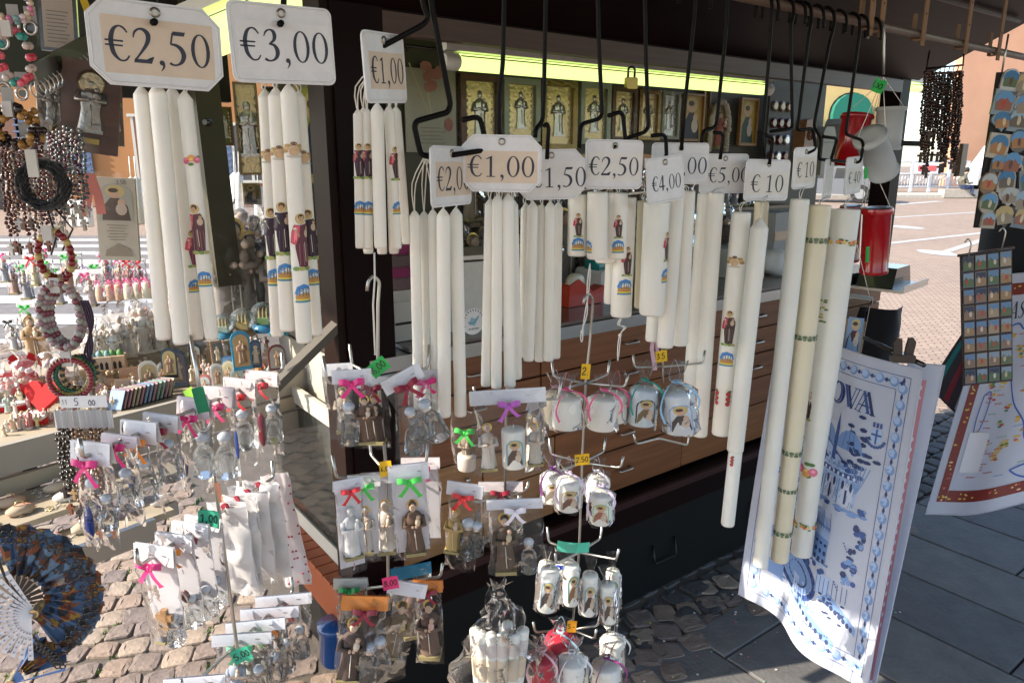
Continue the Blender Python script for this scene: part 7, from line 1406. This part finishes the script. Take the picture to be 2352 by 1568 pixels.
for k in range(6): P.curve([(W_ - .12, .44), (W_ - .12 + (k - 2.5) * .006, .475), (W_ - .12 + (k - 2.5) * .011, .51)], .0022, B2c)
def caption(x, y, w_, m=B1c, ang=0):
    n = int(w_ / .0065)
    for k in range(n): dx = k * .0065; P.stroke([(x + dx * math.cos(ang), y + dx * math.sin(ang)), (x + (dx + .004) * math.cos(ang), y + (dx + .004) * math.sin(ang) + random.uniform(-.001, .001))], .0036, m)
for k in range(5):
    x = bx + bw * (k + .5) / 5
    for j in (-.012, .012): P.base(6); P.ell(x + j, by + .05, .0045, .012, B4c, 7)
for k in range(34): P.base(3); P.ell(bx + bw * random.random(), by + random.uniform(.085, .12), .006, .004, random.choice((B2c, B1c)), 6)
for k in range(24): P.base(3); P.ell(qx + qw * random.random(), qy - .03 + random.uniform(-.008, .004), .012, .003, random.choice((B1c, B3c)), 6)
for k in range(30): P.base(3); P.ell(.2 + random.uniform(-.09, .09), .105 + random.uniform(-.01, .012), .01, .003, random.choice((B2c, B3c)), 6)
P.base(2); caption(.19, .378, .05); caption(.13, .225, .11); caption(.26, .055 + .02, .08); caption(W_ - .13, .315, .03, B1c, -1); caption(W_ - .14, .215, .03, B1c, -1)
P.build('print', tw)
# turned over corner of a second, red towel folded behind it
t2, f2 = towel('white tea towel with a pale red border folded behind the Padova one', ((2085, 830, 1.94), (2172, 838, 1.90), (1985, 1600, 1.92), (2008, 1590, 1.88)), .12, .78, .008, .6, 2.0)
P = Print(f2, .0012); [P.stroke([(.055 + .0 * k, .04 + .7 * k / 30) for k in range(31)], .03, pm((.62, .25, .28)))]; P.up(); P.up(); [P.ell(.055, .05 + .024 * k, .006, .006, pm((.75, .72, .78)), 6) for k in range(29)]; P.build('print', t2)
b = MB(); a_, c_ = on_d(1986, 776, 2.11), on_d(2122, 838, 1.86); b.tube([Vector((0, 0, 0)), c_ - a_], .007, m_black, 8); o = b.build('towel_rod'); o.location = a_; tag(o, 'black rod sticking out from the stall that carries the towels', 'rod')
p = on_d(2074, 812, 1.88); t = thing('binder_clip', 'black plastic clamp holding the Padova towel to its rod', 'clip', p, -10); s = px(p, 40)
for q in (-1, 1):
    b = MB(); b.prism([(q * s * .1, -s * .1), (q * s * .55, -s * .05), (q * s * .62, s * .7), (q * s * .45, s * .95), (q * s * .2, s * .9), (q * s * .12, s * .3)], -.006 + .004 * q, .004 + .004 * q, m_black); b.build('lever', t)
b = MB(); b.box((0, 0, -s * .25), (s * 1.3, .02, s * .5), m_black, None, s * .1); b.build('jaw', t)
# pasta towel
W2, H2 = .5, .72
tp, fp = towel('white tea towel printed with pasta shapes and a blue map', ((2292, 632, 2.25), (2560, 600, 2.05), (2122, 1188, 2.3), (2425, 1150, 2.12)), W2, H2, .016, 1.3, 2.2, drop=.0)
P = Print(fp, .0014, .00006, .02); m_rb, m_ye, m_rd = pm((.2, .022, .014)), pm((.72, .48, .08)), pm((.5, .06, .08))
def band(x0, y0, x1, y1): P.rect(x0, y0, x1, y1, m_rb, 24 if x1 - x0 > .1 else 2, 24 if y1 - y0 > .1 else 2)
band(.03, .04, .065, H2 - .03); band(W2 - .065, .04, W2 - .03, H2 - .03); band(.066, .04, W2 - .066, .075); band(.066, H2 - .065, W2 - .066, H2 - .03)
for k in range(120):
    f = random.random(); e = random.choice(((.0475, f * H2), (W2 - .0475, f * H2), (f * W2, .0575), (f * W2, H2 - .0475))); x = min(max(e[0], .04), W2 - .04); y = min(max(e[1], .05), H2 - .04); P.ell(x + random.uniform(-.01, .01), y + random.uniform(-.01, .01), random.uniform(.003, .009), .0028, random.choice((m_ye, m_ye, pm((.75, .62, .3)), m_rd)), 6, random.random() * 3)
P.text('PASTA', .08, H2 - .135, .05, m_ink, .9); P.up(); m_bl = pm((.03, .1, .45))
P.curve([(.1, .55), (.16, .57), (.2, .55), (.27, .57), (.3, .52), (.26, .47), (.29, .4), (.34, .33), (.4, .27), (.39, .22), (.42, .2), (.37, .23), (.35, .19), (.32, .22), (.3, .27), (.24, .33), (.2, .4), (.17, .45), (.1, .48), (.1, .55)], .005, m_bl)
P.curve([(.3, .12), (.36, .13), (.41, .125), (.39, .09), (.37, .085), (.33, .1), (.3, .12)], .005, m_bl); P.curve([(.1, .36), (.125, .37), (.13, .32), (.12, .26), (.1, .25), (.095, .3), (.1, .36)], .004, m_bl)
for k in range(95):
    x, y = random.uniform(.09, W2 - .1), random.uniform(.1, H2 - .18)
    if k % 3 == 0:
        for j in range(5): P.ell(x + random.uniform(-.012, .012), y + random.uniform(-.01, .01), .01, .0035, random.choice((m_ye, m_ye, pm((.6, .36, .06)), pm((.1, .25, .08)), m_rd)), 6, random.random() * 3)
    else: caption(x, y, random.uniform(.02, .05), random.choice((m_rd, m_rd, pm((.25, .4, .3)), B2c)))
P.poly([(.085, .13), (.17, .13), (.17, .25), (.085, .25)], pm((.72, .72, .78))); P.up()
for k in range(11): caption(.092, .24 - .01 * k, .07, pm((.3, .3, .45)))
for k in range(5): P.stroke([(.2 + .006 * k, .17), (.24 + .006 * k, .22)], .003, m_ye)
P.build('print', tp)
tq, fq = towel('second layer of white towel hanging behind the pasta map towel', ((2330, 640, 2.36), (2600, 610, 2.3), (2225, 1150, 2.36), (2440, 1130, 2.3)), .4, .66, .012, 1.1, .4); P = Print(fq, .0014); P.rect(.02, .03, .38, .06, m_rb, 16); P.build('print', tq)
# striped scarves beside the towel
ts, fs_ = towel('striped dark scarf hanging behind the magnet cards', ((2262, 690, 2.55), (2330, 680, 2.5), (2128, 900, 2.55), (2262, 980, 2.5)), .2, .42, .02, 1.0, 1.1, 'scarf', col=(.12, .1, .11)); ts['category'] = 'scarf'
P = Print(fs_, .0012)
for k, c in enumerate(((.02, .28, .25), (.35, .03, .04), (.45, .44, .42), (.05, .12, .08), (.4, .05, .04))): P.stroke([(.02 + .04 * k, .01 + .4 * j / 20) for j in range(21)], .016, pm(c))
P.build('stripes', ts)

# ================================================================ MAGNET AND POSTCARD PANELS (right edge)
def panel_frame(TL, TRc, BL):
    x = (TRc - TL); w_ = x.length; x.normalize(); dn = (BL - TL); h_ = dn.length; dn = (dn - x * dn.dot(x)).normalized(); y = dn.cross(x)
    if y.dot(TL - CAM) < 0: y = -y
    return Matrix((x, y, -dn)).transposed().to_4x4(), w_, h_
def magnet(parent_p, F, x, z, s, i):
    t = thing('souvenir_magnet', ('oval painted souvenir magnet on the tall black board', 'arched painted souvenir magnet on the tall black board', 'square picture magnet on the tall black board', 'heart shaped souvenir magnet on the tall black board')[i % 4], 'magnet', parent_p + F @ Vector((x, -.004, z)), 0, 'souvenir magnets on the tall board', rot=(F @ RY(random.uniform(-12, 12))).to_euler())
    if i % 4 == 0: o_ = [(s * .42 * math.cos(a), s * .55 * math.sin(a)) for a in [k * .4488 for k in range(14)]]
    elif i % 4 == 1: o_ = [(-s * .4, -s * .5), (s * .4, -s * .5), (s * .4, s * .15)] + [(s * .4 * math.cos(a), s * .15 + s * .4 * math.sin(a)) for a in (.5, 1, 1.57, 2.1, 2.6)] + [(-s * .4, s * .15)]
    elif i % 4 == 2: o_ = [(-s * .42, -s * .5), (s * .42, -s * .5), (s * .42, s * .5), (-s * .42, s * .5)]
    else: o_ = heart(s)
    b = MB(); b.prism(o_, -.007, .002, mat(random.choice(((.4, .36, .3), (.18, .11, .07), (.06, .14, .26), (.45, .45, .46), (.14, .2, .26), (.04, .04, .05))), 'gloss')); b.build('plate', t)
    P = Print(plane_map(0, -.0075, 0), .0004); P.ell(0, .1 * s, .37 * s, .36 * s, pm(random.choice(((.12, .32, .6), (.3, .45, .6), (.05, .2, .42), (.45, .5, .52), (.5, .4, .2)))), 10); P.poly([(-.3 * s, -.32 * s), (.3 * s, -.32 * s), (.33 * s, 0), (.2 * s, .04 * s), (.08 * s, .2 * s), (.0, .06 * s), (-.14 * s, .16 * s), (-.32 * s, .0)], pm(random.choice(((.4, .2, .08), (.3, .12, .08), (.3, .26, .2), (.14, .12, .1), (.1, .16, .08))))); P.ell(random.uniform(-.1, .1) * s, -.05 * s, .08 * s, .2 * s, pm(random.choice(((.12, .06, .05), (.5, .06, .05), (.6, .55, .4)))), 7); P.build('picture', t)
TL = on_d(2293, 166, 2.05); TRc = TL + Vector((math.cos(rad(-4)), math.sin(rad(-4)), 0)) * .235; BL = TL - Z * .435 - Vector((.028, 0, 0)); F, w_, h_ = panel_frame(TL, TRc, BL)
t = thing('magnet_board', 'tall black hanging board covered in souvenir magnets', 'magnet board', TL, 0, rot=F.to_euler()); b = MB(); b.box((w_ / 2, .006, -h_ / 2), (w_, .01, h_), mat((.03, .03, .032), 'paint')); b.build('board', t)
b = MB(); b.tube([(.01, 0, 0), (.012, 0, .1)], .0025, m_steel, 6); b.build('hanger', t)
i = 0
for r in range(8):
    for c in range(5):
        i += 1; magnet(TL, F, w_ * (c + .5 + random.uniform(-.2, .2)) / 5, -h_ * (r + .5 + random.uniform(-.2, .2)) / 8, min(w_ / 5, h_ / 8) * random.uniform(1.05, 1.5), random.randrange(4))
TL = on_d(2209, 588, 1.98); TRc = TL + Vector((math.cos(rad(-8)), math.sin(rad(-8)), .16)).normalized() * .125; BL = TL - Z * .37 + Vector((.02, 0, 0)); F, w_, h_ = panel_frame(TL, TRc, BL); h_ *= 1.0
t = thing('postcard_panel', 'black sleeve panel of small landmark cards hung on two hooks', 'card panel', TL, 0, rot=F.to_euler()); b = MB(); b.box((w_ / 2, .006, -h_ / 2), (w_ * 1.03, .006, h_ * 1.02), mat((.02, .02, .022), 'gloss')); b.build('sleeve', t); b = MB(); b.tube([(-.01, 0, .002), (w_ * 1.05, 0, .004)], .004, m_black, 6); b.build('bar', t)
for c in range(4):
    for r in range(8):
        b = MB(); x0, z0, cw, chh = w_ * (c + .06) / 4, -h_ * (r + .94) / 8, w_ * .22, h_ * .11; tt = MB(); tt.box((x0 + cw / 2, 0, z0 + chh / 2), (cw, .002, chh), mat(random.choice(((.16, .22, .3), (.25, .2, .14), (.12, .13, .15), (.3, .28, .24))), 'gloss')); cd = tt.build('card', t)
        P = Print(plane_map(x0, -.001, z0), .0004); P.rect(cw * .05, chh * .55, cw * .95, chh * .95, pm(random.choice(((.16, .3, .5), (.3, .4, .5), (.05, .07, .12)))), 1); P.poly([(cw * .05, chh * .05), (cw * .95, chh * .05), (cw * .95, chh * .4), (cw * .7, chh * .65), (cw * .5, chh * .5), (cw * .25, chh * .75), (cw * .05, chh * .45)], pm(random.choice(((.4, .26, .14), (.3, .2, .14), (.12, .2, .1), (.45, .36, .24))))); P.ell(cw * random.uniform(.3, .7), chh * .4, cw * .14, chh * .2, pm(random.choice(((.6, .5, .36), (.5, .1, .08), (.7, .66, .6)))), 7); P.build('view', cd)
b = MB(); b.sheet(lambda u, v: (u * w_, -.004, -v * h_), 6, 8, mat((.9, .9, .92), 'tint')); b.build('clear_pocket', t)
for i, x in enumerate((2222, 2300)):
    p = on_d(x, 600 - 25 * i, 1.95); b = MB(); b.tube([Vector(q) for q in round_path([(0, 0, 0), (.004, 0, .05), (-.008, 0, .062), (-.014, 0, .05)], .008)], .002, m_steel, 6); o = b.build('wire_hook'); o.location = p; tag(o, ('steel S-hook at the left corner of the landmark card panel', 'steel S-hook at the right corner of the landmark card panel')[i], 'hook')
price_tag('turquoise tag hanging over the pasta towel', 2343, 612, 1.35, 40, 44, 20, (.15, .62, .6), '', 25, .1)
# dark garment behind the panels
b = MB(); p = on_d(2352, 520, 2.5); b.sheet(lambda u, v: ((u - .35) * .42, .05 * math.sin(u * 7), .0 - v * .5), 10, 10, mat((.01, .01, .012), 'fabric')); o = b.build('dark_garment'); o.location = p; tag(o, 'black garment hanging behind the magnet board', 'garment')
# rosaries on the wire comb, right
p, q = on_n(2128, 158, 1.25), on_n(2212, 150, 1.25); t = thing('rosary_comb', 'wire comb carrying the dark rosaries under the canopy', 'rack', p); b = MB(); b.tube([Vector((0, 0, 0)), q - p], .004, m_rod, 6); b.tube([Vector((.0, 0, 0)), on_n(2135, 118, 1.2) - p], .003, m_rod, 5); b.tube([q - p, on_n(2215, 112, 1.2) - p], .003, m_rod, 5); b.build('bar', t)
for k in range(9): b = MB(); c = (q - p) * k / 8; b.tube([c, c - Z * .02 - T * .004, c - Z * .032 + T * .004], .0018, mat((.2, .06, .04), 'metal'), 5); b.build('tine', t)
dsets = (((.05, .022, .015),), ((.09, .035, .02),), ((.03, .015, .012), (.07, .03, .02)))
for i in range(14):
    x = 2126 + i * 6.4; P0 = on_n(x, 165 + random.uniform(0, 6), 1.25 + .02 * (i % 3)); y1 = 300 + random.uniform(-10, 90); Q0 = on_n(x - 10, y1, 1.25 + .02 * (i % 3)); d_ = depth(P0)
    t = thing('rosary', 'dark wooden rosary on the wire comb under the canopy', 'rosary', P0, 0, 'dark rosaries on the wire comb'); b = MB(); L_ = (Q0 - P0).length; nb = int(L_ / .0105)
    for k in range(nb):
        for s in (-1, 1): b.blob((Q0 - P0) * k / nb + Vector((s * .005 * math.sin(3.1 * k / nb) + random.uniform(-.002, .002), random.uniform(-.004, .004), 0)), .0062, mat(dsets[i % 3][k % len(dsets[i % 3])], 'gloss'), 6, 4)
    b.build('beads', t); e = Q0 - P0; b = MB(); b.box(e - Z * .018, (.009, .004, .036), mat((.09, .04, .025), 'wood')); b.box(e - Z * .012, (.024, .0045, .008), mat((.09, .04, .025), 'wood')); b.build('cross', t)
b = MB(); a_ = on_n(2100, 330, 1.35); b.box((0, 0, 0), (.26, .02, .018), m_dark, RZ(KYAW)); o = b.build('dark_crossbar'); o.location = a_; tag(o, 'dark horizontal bar behind the rosaries', 'bar')
prop('wooden_crosses', 'bunch of small brown wooden boards behind the rosaries', 'boards', 2205, 400, 1.4, KYAW, [('board', lambda b: b.box((0, 0, .06), (.05, .015, .13), mat((.12, .06, .03), 'wood'))), ('cross_board', lambda b: b.box((.03, .017, .04), (.07, .012, .1), mat((.1, .05, .025), 'wood')))])
# ================================================================ FANS bottom left
def leaf_mat(seed):                                # printed town scene in small patches of colour
    m = bpy.data.materials.new('fan_print'); nt, b, out = nodes(m); L = nt.links; tc = nt.nodes.new('ShaderNodeTexCoord'); mp = nt.nodes.new('ShaderNodeMapping'); mp.inputs['Location'].default_value = (seed, 0, seed * .3)
    v = nt.nodes.new('ShaderNodeTexVoronoi'); v.inputs['Scale'].default_value = 85; nz = nt.nodes.new('ShaderNodeTexNoise'); nz.inputs['Scale'].default_value = 20; nz.inputs['Detail'].default_value = 4
    L.new(tc.outputs['Object'], mp.inputs[0]); L.new(mp.outputs[0], v.inputs['Vector']); L.new(mp.outputs[0], nz.inputs['Vector'])
    sp_ = nt.nodes.new('ShaderNodeSeparateColor'); L.new(v.outputs['Color'], sp_.inputs[0]); ad = nt.nodes.new('ShaderNodeMath'); ad.operation = 'MULTIPLY_ADD'; ad.inputs[1].default_value = .35; L.new(sp_.outputs[0], ad.inputs[0]); L.new(nz.outputs[0], ad.inputs[2])
    cr = nt.nodes.new('ShaderNodeValToRGB'); cr.color_ramp.interpolation = 'CONSTANT'; cr.color_ramp.elements[0].color = (.02, .03, .05, 1); cr.color_ramp.elements[1].position = .95; cr.color_ramp.elements[1].color = (.35, .3, .25, 1)
    for pos, c in ((.48, (.05, .1, .2)), (.6, (.03, .03, .035)), (.66, (.2, .06, .025)), (.71, (.34, .2, .04)), (.735, (.1, .045, .03)), (.79, (.12, .2, .3)), (.86, (.04, .05, .07)), (.92, (.3, .1, .06))): el = cr.color_ramp.elements.new(pos); el.color = (*c, 1)
    L.new(ad.outputs[0], cr.inputs[0]); L.new(cr.outputs[0], b.inputs['Base Color']); b.inputs['Roughness'].default_value = .8; return m
def fan(label, x, y, d, rpx, a0, a1, inner, col, ribs, kind):
    p = on_d(x, y, d); R = px(p, rpx); t = thing('hand_fan', label, 'fan', p, 12, 'hand fans')
    n = ribs * 2
    if kind == 'print':
        b = MB(); lm = leaf_mat(x)
        for k in range(n):
            f0, f1 = k / n, (k + 1) / n; A, C_ = rad(a0 + (a1 - a0) * f0), rad(a0 + (a1 - a0) * f1); y0, y1 = (.0, .006) if k % 2 else (.006, 0); r0, r1 = R * inner, R * (1 + .02 * (k % 2))
            b.add([(r0 * math.cos(A), y0, r0 * math.sin(A)), (r1 * math.cos(A), y0, r1 * math.sin(A)), (r1 * math.cos(C_), y1, r1 * math.sin(C_)), (r0 * math.cos(C_), y1, r0 * math.sin(C_))], [(0, 1, 2, 3)], lm)
        b.build('leaf', t); b = MB()
        for k in range(n * 2):
            a = rad(a0 + (a1 - a0) * (k + .5) / (n * 2)); r_ = R * (.92 if k % 2 else .84); b.tube([(r_ * math.cos(a) + R * .05 * math.cos(q), -.003, r_ * math.sin(a) + R * .05 * math.sin(q)) for q in [j * 1.05 for j in range(6)]], .001, m_black, 4, None, True)
        b.build('lace', t)
    for k in range(ribs + 1):
        a = rad(a0 + (a1 - a0) * k / ribs); b = MB(); ca, sa = math.cos(a), math.sin(a); L_ = R * (inner + .06 if kind == 'print' else 1.0); hw = R * (.03 if kind == 'print' else .055)
        if k in (0, ribs): L_ = R
        b.add([(-sa * hw * .3, -.004 - .0008 * k, ca * hw * .3), (sa * hw * .3, -.004 - .0008 * k, -ca * hw * .3), (ca * L_ + sa * hw, -.004 - .0008 * k, sa * L_ - ca * hw), (ca * L_ - sa * hw, -.004 - .0008 * k, sa * L_ + ca * hw)], [(0, 1, 2, 3)], mat(col, 'plastic'))
        if kind == 'sticks':
            for j in range(5): r_ = R * (.35 + .13 * j); b.lathe([(R * .018, 0), (R * .022, .0006)], mat((.3, .3, .38)), 7, TR(ca * r_, -.0052 - .0008 * k, sa * r_) @ RX(90))
        b.build('stick', t)
    b = MB(); b.lathe([(.004, -.014), (.005, -.01), (.005, .008)], m_gold, 10, RX(90)); b.build('pivot', t)
    return t
fan('open fan with painted city scene and black lace edge at the left', 38, 1374, .84, 180, 100, -68, .3, (.02, .02, .02), 13, 'print')
fan('white pierced plastic sticks of a fan at the left edge', 84, 1400, .79, 108, 112, 262, .0, (.72, .72, .76), 14, 'sticks')
fan('blue edged fan folded below the lace fan', 30, 1560, .85, 120, 60, 10, .2, (.1, .2, .45), 5, 'print')
# odd objects low by the stall
b = MB(); p = on_n(772, 1515, 1.72); b.lathe([(.04, 0), (.045, .01), (.042, .1), (.046, .105), (.046, .12), (.0, .125)], mat((.006, .05, .18), 'gloss'), 16); o = b.build('blue_bottle'); o.location = p; tag(o, 'blue plastic tub beside the terracotta ledge', 'tub')

for i, (x, y, d, wp, hp, c) in enumerate(((22, 352, 1.5, 60, 130, (.06, .04, .03)), (250, 180, 1.75, 50, 150, (.1, .06, .035)), (85, 345, 1.45, 52, 120, (.14, .1, .06)), (268, 60, 1.7, 70, 120, (.03, .025, .02)), (190, 20, 1.5, 60, 130, (.08, .07, .05)), (300, 20, 1.9, 60, 160, (.05, .035, .02)))):
    slab('dark framed icon in cellophane crowded behind the strings', x, y, d, wp, hp, 15 + 8 * (i % 3), c, 'wood', relief, -4, 'crowded_icon', 0, 'icons crowded behind the strings')
# dark backing board of the side display, key rings and more strings at the top left
b = MB(); p = on_d(60, 60, 1.42); b.box((0, 0, 0), (px(p, 250), .012, px(p, 260)), mat((.03, .035, .022), 'paint'), RZ(20)); o = b.build('backing_board'); o.location = p; tag(o, 'dark olive board behind the strings at the top left', 'board')
for i, (x, y) in enumerate(((12, 205), (32, 60), (52, 215), (8, 98), (60, 330), (20, 250), (72, 65))):
    p = on_d(x, y, .97); t = thing('key_ring', 'small steel key ring medal on a white card tab at the left edge', 'key ring', p, 15, 'key rings at the left edge'); s_ = px(p, 12)
    b = MB(); b.tube([(s_ * math.cos(a), -.003, s_ * math.sin(a) * 1.2) for a in [k * .57 for k in range(11)]], .0018, m_silver, 5, None, True); b.build('ring', t); b = MB(); b.lathe([(s_ * .7, 0), (s_ * .7, .001)], mat((.08, .05, .04), 'gloss'), 12, RX(90)); b.build('medal', t); b = MB(); b.box((.0, .003, s_ * 2.4), (s_ * 2, .0012, s_ * 3), mat((.42, .41, .39), 'paper')); b.build('card_tab', t)
# ---------------------------------------------------------------- tell alike neighbours apart by their place
def scr_x(o): v = o.matrix_world.translation - CAM; return v.x / (v.y * cp - v.z * sp)
bpy.context.view_layer.update()
same = {}
for o in bpy.data.objects:
    if o.parent is None and 'category' in o: same.setdefault(o['label'], []).append(o)
ORD = 'first second third fourth fifth sixth seventh eighth ninth tenth eleventh twelfth'.split()
for lab, os_ in same.items():
    if 1 < len(os_) <= 12 and len(lab.split()) <= 12:
        os_.sort(key=scr_x)
        for k, o in enumerate(os_): o['label'] = lab + ', %s from the left' % ORD[k]
